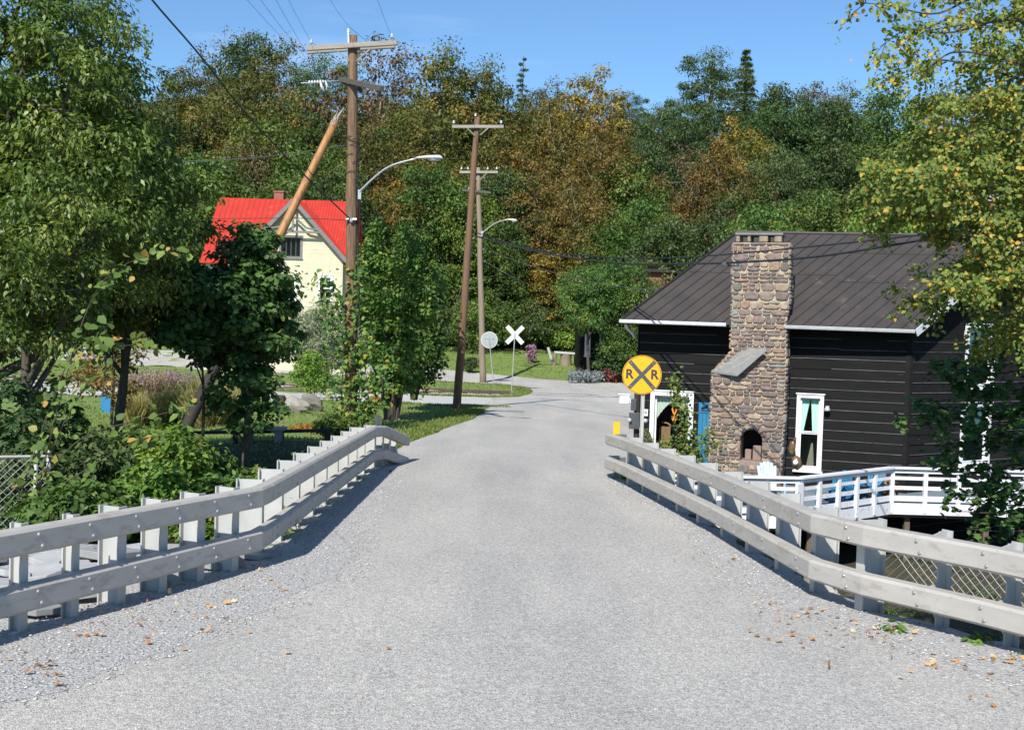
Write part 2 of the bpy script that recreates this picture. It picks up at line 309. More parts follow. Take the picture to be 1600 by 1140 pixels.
MT['lf_purple'] = leaf_mat('mauve_flower_heads', [(0, (.14, .13, .08)), (.5, (.24, .16, .20)), (1, (.36, .24, .34))], vary=0)
MT['lf_straw'] = leaf_mat('straw_grass', [(0, (.18, .19, .06)), (.5, (.33, .30, .12)), (1, (.46, .40, .20))], vary=.1)
MT['lf_white'] = leaf_mat('white_petals', [(0, (.5, .55, .45)), (.4, (.75, .75, .74)), (1, (.8, .8, .8))], vary=0)
MT['lf_grass'] = leaf_mat('lawn_blades', [(0, (.07, .13, .02)), (.5, (.10, .18, .03)), (1, (.19, .22, .06))], vary=0)
MT['lf_bluegrey'] = leaf_mat('blue_grey_leaves', [(0, (.10, .15, .12)), (1, (.22, .28, .24))], vary=0)
MT['lf_darkred'] = leaf_mat('dark_red_leaves', [(0, (.08, .03, .025)), (1, (.17, .06, .04))], vary=0)

# ---------------------------------------------------------------- mesh builders
def V(*a): return Vector(a)
class MB:
    def __init__(s): s.v = []; s.f = []; s.m = []; s.cur = 0
    def add(s, vs, fs):
        b = len(s.v); s.v += [tuple(p) for p in vs]; s.f += [tuple(i + b for i in f) for f in fs]; s.m += [s.cur] * len(fs); return s
    def box(s, c, size, mtx=None):
        hx, hy, hz = [q / 2 for q in size]; vs = [V(x, y, z) for x in (-hx, hx) for y in (-hy, hy) for z in (-hz, hz)]
        if mtx is not None: vs = [mtx @ p for p in vs]
        vs = [p + Vector(c) for p in vs]
        return s.add(vs, [(0, 1, 3, 2), (4, 6, 7, 5), (0, 4, 5, 1), (2, 3, 7, 6), (0, 2, 6, 4), (1, 5, 7, 3)])
    def hexa(s, p):                            # 8 points: bottom loop 0-3, top loop 4-7
        return s.add(p, [(3, 2, 1, 0), (4, 5, 6, 7), (0, 1, 5, 4), (1, 2, 6, 5), (2, 3, 7, 6), (3, 0, 4, 7)])
    def prism(s, poly, off):                   # polygon (list of 3D) extruded by vector off
        n = len(poly); a = [Vector(p) for p in poly]; b = [p + Vector(off) for p in a]
        return s.add(a + b, [tuple(range(n))[::-1], tuple(range(n, 2 * n))] + [(i, (i + 1) % n, n + (i + 1) % n, n + i) for i in range(n)])
    def tube(s, pts, rad, n=8, cap=True, jit=0):
        pts = [Vector(p) for p in pts]; k = len(pts)
        if not hasattr(rad, '__len__'): rad = [rad] * k
        up = V(0, 0, 1); vs = []; px = None
        for i, p in enumerate(pts):
            t = (pts[min(i + 1, k - 1)] - pts[max(i - 1, 0)]).normalized()
            if px is None:
                x = t.cross(up if abs(t.z) < .9 else V(1, 0, 0)).normalized()
            else:
                x = (px - t * px.dot(t)).normalized()
            px = x; y = t.cross(x)
            for j in range(n):
                a = 2 * math.pi * j / n; r = rad[i] * (1 + jit * (random.random() - .5))
                vs.append(p + (x * math.cos(a) + y * math.sin(a)) * r)
        fs = [(i * n + j, i * n + (j + 1) % n, (i + 1) * n + (j + 1) % n, (i + 1) * n + j) for i in range(k - 1) for j in range(n)]
        if cap: fs += [tuple(range(n))[::-1], tuple(range((k - 1) * n, k * n))]
        return s.add(vs, fs)
    def lathe(s, c, prof, n=16, axis=None):    # prof: (r, z) pairs
        vs = []; c = Vector(c); q = axis.to_track_quat('Z', 'Y').to_matrix() if axis is not None else Matrix.Identity(3)
        for r, z in prof:
            for j in range(n):
                a = 2 * math.pi * j / n; vs.append(c + q @ V(r * math.cos(a), r * math.sin(a), z))
        k = len(prof)
        fs = [(i * n + j, i * n + (j + 1) % n, (i + 1) * n + (j + 1) % n, (i + 1) * n + j) for i in range(k - 1) for j in range(n)]
        fs += [tuple(range(n))[::-1], tuple(range((k - 1) * n, k * n))]
        return s.add(vs, fs)
    def bar(s, a, b, wd, ht, side=None):       # rectangular bar from a to b
        a, b = Vector(a), Vector(b); t = (b - a).normalized()
        x = (Vector(side) if side is not None else t.cross(V(0, 0, 1)))
        x = (x - t * x.dot(t)).normalized(); y = x.cross(t)
        p = [q + x * sx * wd / 2 + y * sy * ht / 2 for q in (a, b) for sx, sy in ((-1, -1), (1, -1), (1, 1), (-1, 1))]
        return s.hexa(p)
    def build(s, name, mats, parent=None, smooth=False, origin=None, bevel=0):
        me = bpy.data.meshes.new(name); o = bpy.data.objects.new(name, me); C.objects.link(o)
        if parent is not None: org = ORG[parent.name]
        else: org = Vector(origin) if origin is not None else V(0, 0, 0)
        me.from_pydata([tuple(Vector(p) - org) for p in s.v], [], s.f)
        if not isinstance(mats, (list, tuple)): mats = [mats]
        for q in mats: me.materials.append(MT[q] if isinstance(q, str) else q)
        me.polygons.foreach_set('material_index', s.m)
        if smooth: me.polygons.foreach_set('use_smooth', [True] * len(s.f))
        me.update()
        if parent is not None: o.parent = parent
        else: o.location = org
        ORG[o.name] = org
        if bevel:
            bm = o.modifiers.new('bevel', 'BEVEL'); bm.width = bevel; bm.segments = 2; bm.limit_method = 'ANGLE'
        return o
ORG = {}
def tag(o, label=None, cat=None, group=None, kind=None):
    if label: o['label'] = label
    if cat: o['category'] = cat
    if group: o['group'] = group
    if kind: o['kind'] = kind
    return o
def thing(name, loc, label, cat, group=None):
    o = bpy.data.objects.new(name, None); C.objects.link(o); o.location = loc; o.empty_display_size = .2
    ORG[o.name] = Vector(loc); return tag(o, label, cat, group)
def struct(o): o['kind'] = 'structure'; return o
def copy_thing(root, loc, scale=None, rz=None, label=None, group=None):
    r = root.copy(); C.objects.link(r); r.location = loc; ORG[r.name] = Vector(loc)
    if scale is not None: r.scale = scale
    if rz is not None: r.rotation_euler = (0, 0, rz)
    if label: r['label'] = label
    if group: r['group'] = group
    for ch in list(root.children):
        c = ch.copy(); C.objects.link(c); c.parent = r
        for g in ch.children:
            d = g.copy(); C.objects.link(d); d.parent = c
    return r

def raw_mesh(name, verts, quads, mats, tint=None, parent=None, smooth=False):
    """fast mesh from numpy arrays; quads (n,4)"""
    me = bpy.data.meshes.new(name); nv = len(verts); nf = len(quads)
    me.vertices.add(nv); me.vertices.foreach_set('co', np.asarray(verts, np.float32).ravel())
    me.loops.add(nf * 4); me.loops.foreach_set('vertex_index', np.asarray(quads, np.int32).ravel())
    me.polygons.add(nf); me.polygons.foreach_set('loop_start', np.arange(0, nf * 4, 4, dtype=np.int32))
    if smooth: me.polygons.foreach_set('use_smooth', np.ones(nf, bool))
    for q in (mats if isinstance(mats, (list, tuple)) else [mats]): me.materials.append(MT[q])
    if tint is not None:
        a = me.attributes.new('tint', 'FLOAT', 'FACE'); a.data.foreach_set('value', np.asarray(tint, np.float32))
    me.update(calc_edges=True); me.validate()
    o = bpy.data.objects.new(name, me); C.objects.link(o)
    if parent is not None: o.parent = parent; ORG[o.name] = ORG[parent.name]
    else: ORG[o.name] = V(0, 0, 0)
    return o

def nrm(a): return a / np.maximum(np.linalg.norm(a, axis=1, keepdims=True), 1e-9)
def leaves(pos, nor, tip, size, width=.5, kind='kite', fold=.18, curl=.15):
    """leaf cards: pos base points, nor normals, tip directions, size length per leaf"""
    n = len(pos); size = np.broadcast_to(size, (n,))[:, None]
    t = nrm(tip - nor * np.sum(tip * nor, axis=1, keepdims=True)); s = np.cross(nor, t)
    W = size * width / 2
    if kind == 'kite':
        v = np.stack([pos, pos + t * size * .45 + s * W + nor * size * fold * .3, pos + t * size - nor * size * curl, pos + t * size * .45 - s * W + nor * size * fold * .3], 1)
        q = np.arange(n * 4).reshape(n, 4); return v.reshape(-1, 3), q, 1
    if kind == 'lobed':                         # maple like: broad with three points
        pts = [(0, 0, 0), (.25, .85, .10), (.55, .55, .06), (.62, .95, .0), (1, 0, -curl), (.62, -.95, .0), (.55, -.55, .06), (.25, -.85, .10)]
        v = np.stack([pos + t * size * a + s * W * b + nor * size * c for a, b, c in pts], 1)
        b = (np.arange(n) * 8)[:, None]
        q = np.concatenate([b + np.array([[0, 1, 2, 4]]), b + np.array([[0, 4, 6, 7]]), b + np.array([[2, 3, 4, 4]])[:, :4]], 1)
        q1 = b + np.array([[0, 1, 2, 4]]); q2 = b + np.array([[0, 4, 6, 7]])
        mid = v[:, 4:5] * .5 + v[:, 0:1] * .5
        v = np.concatenate([v, mid], 1); b = (np.arange(n) * 9)[:, None]
        q = np.stack([b + np.array([[0, 1, 2, 8]]), b + np.array([[8, 2, 3, 4]]), b + np.array([[8, 4, 5, 6]]), b + np.array([[0, 8, 6, 7]])], 1).reshape(-1, 4)
        return v.reshape(-1, 3), q, 4
    pts = [(0, 0, 0), (.30, .95, fold), (.68, .72, fold * .6), (1, 0, -curl), (.68, -.72, fold * .6), (.30, -.95, fold)]
    v = np.stack([pos + t * size * a + s * W * b + nor * W * c for a, b, c in pts], 1)
    b = (np.arange(n) * 6)[:, None]
    q = np.stack([b + np.array([[0, 1, 2, 3]]), b + np.array([[0, 3, 4, 5]])], 1).reshape(-1, 4)
    return v.reshape(-1, 3), q, 2

def cluster_leaves(cen, rad, per, size, droop=.3, flat=.65, shell=2.2, kind='kite', width=.5, tbase=None, tvar=.5, outward=None, seed=0, jitter=.35):
    """leaves scattered in clumps round cen (n,3) of radius rad (n,)"""
    g = np.random.default_rng(seed); n = len(cen); N = n * per
    c = np.repeat(cen, per, 0); r = np.repeat(np.broadcast_to(rad, (n,)), per)[:, None]
    d = nrm(g.normal(size=(N, 3))); rr = g.random((N, 1)) ** (1 / shell)
    lump = 1 + .35 * np.sin(d[:, :1] * 5 + c[:, :1] * 3) * np.cos(d[:, 1:2] * 4 + c[:, 2:3] * 2)
    p = c + d * rr * r * lump * np.array([1, 1, flat])
    nor = nrm(d * .55 + np.array([0, 0, .55]) + g.normal(size=(N, 3)) * jitter)
    tip = d * .5 + g.normal(size=(N, 3)) * .5 + np.array([0, 0, -droop])
    sz = size * (.6 + .8 * g.random(N))
    v, q, k = leaves(p, nor, tip, sz, width, kind)
    tb = g.random(n) if tbase is None else tbase
    t = np.repeat(tb, per) * (1 - tvar) + g.random(N) * tvar
    return v, q, np.repeat(np.clip(t, 0, 1), k)

def crown_points(n, H0, H1, rx, ry, shape, g, lean=(0, 0)):
    out = []; mind = 0.8 * ((rx * ry * (H1 - H0) * 2.1) / n) ** (1 / 3); tries = 0
    lob = g.random(6) * 6.28
    while len(out) < n and tries < n * 60:
        tries += 1
        d = g.normal(size=3); d /= np.linalg.norm(d); r = g.random() ** .42
        az = math.atan2(d[1], d[0])
        lobe = 1 + .14 * math.sin(3 * az + lob[0] + d[2] * 3) + .10 * math.sin(5 * az + lob[1]) + .1 * math.sin(4 * d[2] + lob[2])
        z = d[2] * r; hz = (z + 1) / 2
        if shape == 'round': w_ = 1
        elif shape == 'oval': w_ = 1 - .15 * z
        elif shape == 'egg': w_ = 1.12 - .62 * hz
        elif shape == 'cone': w_ = max(.08, 1.15 - 1.05 * hz) / max(.3, math.sqrt(max(0, 1 - z * z)))
        elif shape == 'vase': w_ = .72 + .55 * hz
        elif shape == 'column': w_ = min(1.0, .8 / max(.35, math.sqrt(max(0.01, 1 - z * z))))
        else: w_ = 1
        p = np.array([d[0] * r * rx * w_ * lobe + lean[0] * hz, d[1] * r * ry * w_ * lobe + lean[1] * hz, (H0 + H1) / 2 + z * (H1 - H0) / 2 * (1 + .08 * math.sin(2 * az + lob[3]))])
        if all(np.sum((p - q) ** 2) > mind * mind for q in out[-400:]): out.append(p)
        if tries % (n * 12) == 0: mind *= .82
    return np.array(out)

def limbs(mb, pts, trunk_h, r0, base_z, g, top, nmain=7, lean=(0, 0), n=5, sub=True):
    """trunk with main limbs and sub-branches reaching clump centres"""
    k = 9; tr = []
    wx, wy = g.normal(size=2) * .02 * top
    for i in range(k):
        t = i / (k - 1); tr.append(V(wx * math.sin(t * 2.6) + lean[0] * t * .8, wy * math.sin(t * 3.1) + lean[1] * t * .8, trunk_h * t))
    tr[0].z = -.25
    rad = [r0 * (1.25 if i == 0 else 1 - .72 * i / (k - 1)) for i in range(k)]
    mb.tube(tr, rad, 8, jit=.08)
    idx = g.permutation(len(pts)); mains = []
    for j in idx[:nmain]:
        q = Vector(pts[j]); zt = min(max(base_z * .8, q.z - (q.xy.length) * .8 - .2 * top * g.random()), trunk_h * .95); t = zt / trunk_h * (k - 1)
        i = min(int(t), k - 2); s = tr[i].lerp(tr[i + 1], t - i); e = s.lerp(q, .95)
        mid = s.lerp(e, .5) + V(0, 0, -.06 * (e - s).length); mid2 = s.lerp(e, .78) + V(*(g.normal(size=3) * .03 * (e - s).length))
        path = [s, s.lerp(mid, .5) , mid, mid2, e]; rr = r0 * (.5 - .25 * zt / top)
        mb.tube(path, [rr, rr * .8, rr * .6, rr * .4, rr * .15], 5, cap=False); mains.append(path)
    if sub:
        allp = [(p, i) for path in mains for i, p in enumerate(path) if i > 0] + [(p, 1) for p in tr[3:]]
        for j in idx[nmain:]:
            q = Vector(pts[j]); s = min(allp, key=lambda a: (a[0] - q).length + max(0, a[0].z - q.z) * 1.5)[0]
            m = s.lerp(q, .5) + V(0, 0, -.08 * (q - s).length); rr = r0 * .13
            mb.tube([s, m, q], [rr, rr * .6, rr * .2], 3, cap=False)
    return tr

def make_tree(name, label, cat, top, cb, rx, ry=None, shape='round', nc=60, cr_=.9, per=150, size=.26, mt='lf_green', bark='bark', seed=1,
              kind='kite', width=.55, droop=.3, r0=None, nmain=8, lean=(0, 0), trunk_frac=.72, tvar=.5, loc=(0, 0, 0), rz=0, group=None, flat=.65, shell=2.2, tint_fn=None, jitter=.35):
    g = np.random.default_rng(seed); ry = ry or rx; r0 = r0 or top * .018
    t = thing(name, (0, 0, 0), label, cat, group)
    pts = crown_points(nc, cb, top - cr_ * .5, rx - cr_ * .5, ry - cr_ * .5, shape, g, lean)
    mb = MB(); limbs(mb, pts, top * trunk_frac, r0, cb, g, top, nmain, lean)
    mb.build('trunk', bark, t, smooth=True)
    tb = tint_fn(pts, g) if tint_fn else g.random(len(pts))
    v, q, tt = cluster_leaves(pts, cr_ * (.55 + .85 * g.random(len(pts))), per, size, droop, flat, shell, kind, width, tb, tvar, seed=seed + 5, jitter=jitter)
    raw_mesh('crown', v, q, mt, tt, t)
    t.location = loc; t.rotation_euler = (0, 0, rz); ORG[t.name] = Vector(loc)
    return t

def make_spruce(name, label, top, rad, mt='lf_dark', seed=3, per=46, sparse=1.0, loc=(0, 0, 0), group=None, cb=.12):
    g = np.random.default_rng(seed); t = thing(name, (0, 0, 0), label, 'conifer', group)
    mb = MB(); mb.tube([(0, 0, -.2), (0, 0, top * .5), (.02 * top * .2, 0, top)], [top * .016, top * .01, .02], 6); P = []; Tp = []
    nl = int(26 * sparse)
    for i in range(nl):
        z = top * (cb + (1 - cb) * (i + .5) / nl); L = rad * (1 - (z / top)) ** .8 * (.75 + .5 * g.random()) + .1
        for k in range(int(6 * sparse + 2)):
            a = g.random() * 6.28; e = V(math.cos(a) * L, math.sin(a) * L, z - L * .22)
            mb.tube([(0, 0, z), V(0, 0, z).lerp(e, .6) + V(0, 0, .03 * L), e], [.03, .02, .008], 3, cap=False)
            m = per; u = g.random(m) ** .8
            b = np.array([0, 0, z]) + (np.array(e) - np.array([0, 0, z]))[None] * u[:, None]
            P.append(b + g.normal(size=(m, 3)) * np.array([.10, .10, .05]) * (L * .6 + .3)); Tp.append(np.tile(np.array([math.cos(a), math.sin(a), -.5]), (m, 1)))
    P = np.concatenate(P); Tp = np.concatenate(Tp) + g.normal(size=P.shape) * .5
    v, q, k = leaves(P, nrm(g.normal(size=P.shape) * .5 + np.array([0, 0, .8])), Tp, .34 * (.6 + .7 * g.random(len(P))), .28)
    mb.build('trunk', 'bark', t); raw_mesh('crown', v, q, mt, g.random(len(P)), t)
    t.location = loc; ORG[t.name] = Vector(loc); return t

def make_bush(name, label, cat, rx, ry, h, nc, per, size, mt, seed, kind='kite', width=.55, loc=(0, 0, 0), droop=.2, group=None, stems=7, cr_=None, flat=.75, tint_fn=None, tvar=.5, part='foliage', jitter=.35):
    g = np.random.default_rng(seed); t = thing(name, (0, 0, 0), label, cat, group)
    pts = crown_points(nc, h * .12, h, rx, ry, 'round', g); cr_ = cr_ or .32 * (rx + h) / 2
    mb = MB()
    for i in range(stems):
        q = Vector(pts[i % len(pts)]); mb.tube([(q.x * .12, q.y * .12, -.15), (q.x * .45, q.y * .45, q.z * .55), q], [.012 * h + .006, .008 * h + .004, .003], 4, cap=False)
    mb.build('stems', 'bark', t)
    tb = tint_fn(pts, g) if tint_fn else g.random(len(pts))
    v, q, tt = cluster_leaves(pts, cr_ * (.5 + .9 * g.random(len(pts))), per, size, droop, flat, 2.0, kind, width, tb, tvar, seed=seed + 9, jitter=jitter)
    raw_mesh(part, v, q, mt, tt, t)
    t.location = loc; ORG[t.name] = Vector(loc); return t

def spline(ctrl, n):
    """Catmull-Rom through points"""
    P = [Vector(p) for p in ctrl]; P = [P[0] * 2 - P[1]] + P + [P[-1] * 2 - P[-2]]; out = []
    segs = len(P) - 3
    for i in range(n):
        u = i / (n - 1) * segs; k = min(int(u), segs - 1); t = u - k; a, b, c, d = P[k:k + 4]
        out.append(.5 * ((2 * b) + (c - a) * t + (2 * a - 5 * b + 4 * c - d) * t * t + (3 * b - a - 3 * c + d) * t ** 3))
    return out

def sheet(name, ys, lf, rt, mt, off, nx=14, jit=0, seed=0):
    """ground-hugging sheet: at each y it runs from lf(y) to rt(y)"""
    g = np.random.default_rng(seed); vs = []
    jl = np.interp(np.arange(len(ys)), np.arange(0, len(ys) + 3, 3), g.normal(size=len(np.arange(0, len(ys) + 3, 3)))) * jit
    jr = np.interp(np.arange(len(ys)), np.arange(0, len(ys) + 3, 3), g.normal(size=len(np.arange(0, len(ys) + 3, 3)))) * jit
    for i, y in enumerate(ys):
        a, b = lf(y) + jl[i], rt(y) + jr[i]; xs = np.linspace(a, b, nx); z = H(xs, np.full(nx, y)) + off
        vs.append(np.stack([xs, np.full(nx, y), z], 1))
    v = np.concatenate(vs); m = len(ys)
    q = [(i * nx + j, i * nx + j + 1, (i + 1) * nx + j + 1, (i + 1) * nx + j) for i in range(m - 1) for j in range(nx - 1)]
    o = raw_mesh(name, v, np.array(q), mt, smooth=True); return o

# ================================================================ SETTING: ground, roads
xs = np.unique(np.concatenate([np.arange(-260, -40, 8), np.arange(-40, -10, 1.5), np.arange(-10, 10, .25), np.arange(10, 50, 1.2), np.arange(50, 300, 8)]))
ys = np.unique(np.concatenate([np.arange(-30, 2, 2), np.arange(2, 30, .3), np.arange(30, 100, 1.0), np.arange(100, 430, 6)]))
GX, GY = np.meshgrid(xs, ys); GZ = H(GX, GY)
vs = np.stack([GX.ravel(), GY.ravel(), GZ.ravel()], 1); nx = len(xs)
qi = np.arange((len(ys) - 1) * nx).reshape(len(ys) - 1, nx)[:, :-1].ravel()
quads = np.stack([qi, qi + 1, qi + nx + 1, qi + nx], 1)
ground = struct(raw_mesh('ground', vs, quads, ['grass', 'soil', 'gravel'], smooth=True))
cx = vs[quads].mean(1)
mi = np.zeros(len(quads), np.int32)
mi[(cx[:, 1] > 88)] = 1
lowl = (cx[:, 0] < -3.2) & (cx[:, 1] < 25) & (cx[:, 1] > 4)
lowr = (cx[:, 0] > np.interp(cx[:, 1], BRY, BRX) - .2) & (cx[:, 1] < 40)
mi[lowl | lowr] = 1
mi[(cx[:, 1] < 12.2) & (cx[:, 1] > -30) & (cx[:, 0] > -6.5) & (cx[:, 0] < np.interp(cx[:, 1], BRY, BRX) + .15)] = 2
ground.data.polygons.foreach_set('material_index', mi)

LYk = [-30, -6, 6, 8, 10.6, 12, 21, 22.5, 24, 29, 35, 40, 43, 45, 53, 54.5, 57, 60, 63, 65.5, 66.5]
LXk = [-7, -6.0, -4.4, -3.35, -2.22, -2.05, -2.12, -2.3, -2.47, -2.0, -1.25, -.95, -.85, -1.0, -.9, .3, .95, 1.2, .9, -.5, -3]
def road_l(y): return float(np.interp(y, LYk, LXk))
def road_r(y): return float(np.interp(y, [-30, -6, 0, 7, 8.35, 9.2, 9.65, 10.75, 13.9, 17.6, 19.6, 22, 24, 30, 36, 42, 50, 60, 71], [8, 7.2, 6.4, 4.55, 3.95, 3.45, 2.98, 2.8, 2.55, 2.1, 1.85, 2.3, 2.7, 3.45, 4.3, 6, 12, 22, 34]))
struct(sheet('road', np.concatenate([np.arange(-20, 30, .4), np.arange(30, 70.5, .6)]), road_l, road_r, 'asphalt', .03, nx=22, jit=.05, seed=2))
# gravel driveway left of the junction, the road beyond the tracks
struct(sheet('gravel_driveway', np.arange(44.6, 53.6, .5), lambda y: -48, lambda y: -.3, 'drive', .020, nx=60, jit=.12, seed=3))
def far_sheet():
    vs = []; X = np.arange(-60, 34, 1.0); g = np.random.default_rng(4)
    for x in X:
        a = 66.2 + max(0, -x) * .28; b = np.interp(x, [-60, -9, 4, 34], [88, 77.5, 70.8, 69.8])
        yy = np.linspace(a, b, 8); vs.append(np.stack([np.full(8, x), yy, H(np.full(8, x), yy) + .026], 1))
    v = np.concatenate(vs); q = [(i * 8 + j, (i + 1) * 8 + j, (i + 1) * 8 + j + 1, i * 8 + j + 1) for i in range(len(X) - 1) for j in range(7)]
    return raw_mesh('far_road', v, np.array(q), 'asphalt', smooth=True)
struct(far_sheet())
# loose gravel shoulder strips along both rails
struct(sheet('left_shoulder', np.arange(4, 21.5, .12), lambda y: road_l(y) - .45, lambda y: road_l(y) + float(np.interp(y, [4, 8, 10.6, 14, 21], [1.3, 1.0, .62, .22, .12])), 'gravel', .032, nx=6, jit=.09, seed=5))
struct(sheet('right_shoulder', np.arange(4, 19.6, .12), lambda y: road_r(y) - float(np.interp(y, [4, 8, 10.6, 14, 19], [.9, .75, .55, .22, .12])), lambda y: road_r(y) + .16, 'gravel', .032, nx=6, jit=.08, seed=6))
struct(sheet('foreground_gravel', np.arange(-4, 12.1, .4), lambda y: -6.6, lambda y: road_l(y) - .3, 'gravel', .012, nx=8, jit=.02, seed=8))

# loose stones and fallen leaves
def stones(name, pts, smin, smax, seed):
    g = np.random.default_rng(seed); n = len(pts)
    base = np.array([(-1, -1, 0), (1, -1, 0), (1, 1, 0), (-1, 1, 0), (-.6, -.6, 1), (.6, -.6, 1), (.6, .6, 1), (-.6, .6, 1)]) * .5
    s = (smin + (smax - smin) * g.random((n, 1)) ** 2)[:, None]
    v = base[None] * s * np.array([1, .8, .65]) * (1 + .35 * g.normal(size=(n, 8, 3)) * .6)
    a = g.random(n) * 6.28; ca, sa = np.cos(a)[:, None], np.sin(a)[:, None]
    x = v[..., 0] * ca - v[..., 1] * sa; y = v[..., 0] * sa + v[..., 1] * ca
    v = np.stack([x + pts[:, 0:1], y + pts[:, 1:2], v[..., 2] + pts[:, 2:3]], -1)
    f = np.array([(4, 5, 6, 7), (0, 1, 5, 4), (1, 2, 6, 5), (2, 3, 7, 6), (3, 0, 4, 7)])
    q = (np.arange(n)[:, None, None] * 8 + f[None]).reshape(-1, 4)
    return raw_mesh(name, v.reshape(-1, 3), q, 'gravel_stone')
g = np.random.default_rng(21); P = []
for i in range(9000):
    y = 5.2 + 15 * g.random() ** 1.6; l = road_l(y); wdt = np.interp(y, [4, 8, 10.6, 14, 21], [1.4, 1.1, .75, .3, .15]); x = l - .5 + (wdt + .65) * g.random() ** 1.1
    P.append((x, y, Hf(x, y) + .036))
for i in range(7000):
    y = 5.2 + 15 * g.random() ** 1.6; l = road_r(y); wdt = np.interp(y, [4, 8, 10.6, 14, 21], [1.1, .9, .7, .3, .12]); x = l + .1 - (wdt + .15) * g.random() ** 1.1
    P.append((x, y, Hf(x, y) + .036))
tag(stones('loose_gravel', np.array(P), .006, .024, 5), 'loose crushed grey stone along both edges of the bridge road', 'gravel', kind='stuff')
def scatter_leaves():
    g = np.random.default_rng(31); P = []
    spots = [((180, 1000), 90, 34, 45), ((330, 965), 70, 25, 30), ((60, 1060), 60, 30, 24), ((420, 920), 50, 20, 14), ((1250, 975), 60, 26, 55), ((1330, 1000), 90, 24, 45), ((1450, 1035), 80, 35, 28),
             ((1560, 1080), 50, 30, 14), ((1130, 880), 60, 22, 16), ((1550, 1040), 50, 12, 20), ((600, 970), 200, 60, 6), ((150, 950), 80, 15, 12)]
    for (cx_, cy_), sx, sy, n in spots:
        for i in range(int(n * .6)):
            px, py = cx_ + g.normal() * sx * .7, cy_ + g.normal() * sy * .7
            if py > 1135: continue
            p = onground(px, py)
            if p.y > 3 and p.x > road_l(p.y) - 1.0 and p.x < road_r(p.y) + .02: P.append((p.x, p.y, Hf(p.x, p.y) + .048))
    p = onground(446, 1028); P.append((p.x, p.y, p.z + .05))
    P = np.array(P); n = len(P)
    v, q, k = leaves(P, nrm(g.normal(size=(n, 3)) * .35 + np.array([0, 0, 1])), g.normal(size=(n, 3)), .028 + .032 * g.random(n), .9, 'lobed', curl=-.3)
    return raw_mesh('fallen_leaves', v, q, 'fallen', np.repeat(g.random(n), k))
tag(scatter_leaves(), 'dry tan and orange leaves scattered over the road edges', 'leaves', kind='stuff')

# lawn blades near lawn edges
def lawn_blades():
    g = np.random.default_rng(41); P = []
    def ok(x, y):
        if road_l(y) - .05 < x < road_r(y) and y < 70: return False
        if 44.3 < y < 53.8 and x < 0: return False
        if y > 66 + max(0, -x) * .28 - .2 and y < np.interp(x, [-60, -9, 4, 34], [88, 77.5, 70.8, 69.8]) + .2: return False
        return True
    for i in range(52000):
        y = 22.5 + 66 * g.random() ** 1.2; x = xz(0, 1, 0) if False else (-.42 * y + .62 * y * g.random())
        if ok(x, y): P.append((x, y))
    for i in range(9000):
        y = 21.5 + 23 * g.random(); x = road_l(y) - abs(g.normal()) * .5 - .04
        P.append((x, y))
    for i in range(3500):
        y = 52.9 + 13.5 * g.random(); x = road_l(y) - abs(g.normal()) * .4 - .04; P.append((x, y))
    for i in range(4000):
        x = -15 + 15 * g.random(); P.append((x, 44.5 - abs(g.normal()) * .4)); P.append((x, 53.7 + abs(g.normal()) * .3))
    P = np.array(P); n = len(P); z = H(P[:, 0], P[:, 1])
    P3 = np.stack([P[:, 0], P[:, 1], z - .01], 1)
    v, q, k = leaves(P3, nrm(g.normal(size=(n, 3)) * np.array([1, 1, .2])), np.array([0, 0, 1]) + g.normal(size=(n, 3)) * .45, (.03 + .045 * g.random(n)) * (1 + P[:, 1] / 60), .35)
    return raw_mesh('lawn_grass', v, q, 'lf_grass', g.random(n))
tag(lawn_blades(), 'short green grass of the lawns beyond the bridge', 'grass', kind='stuff')

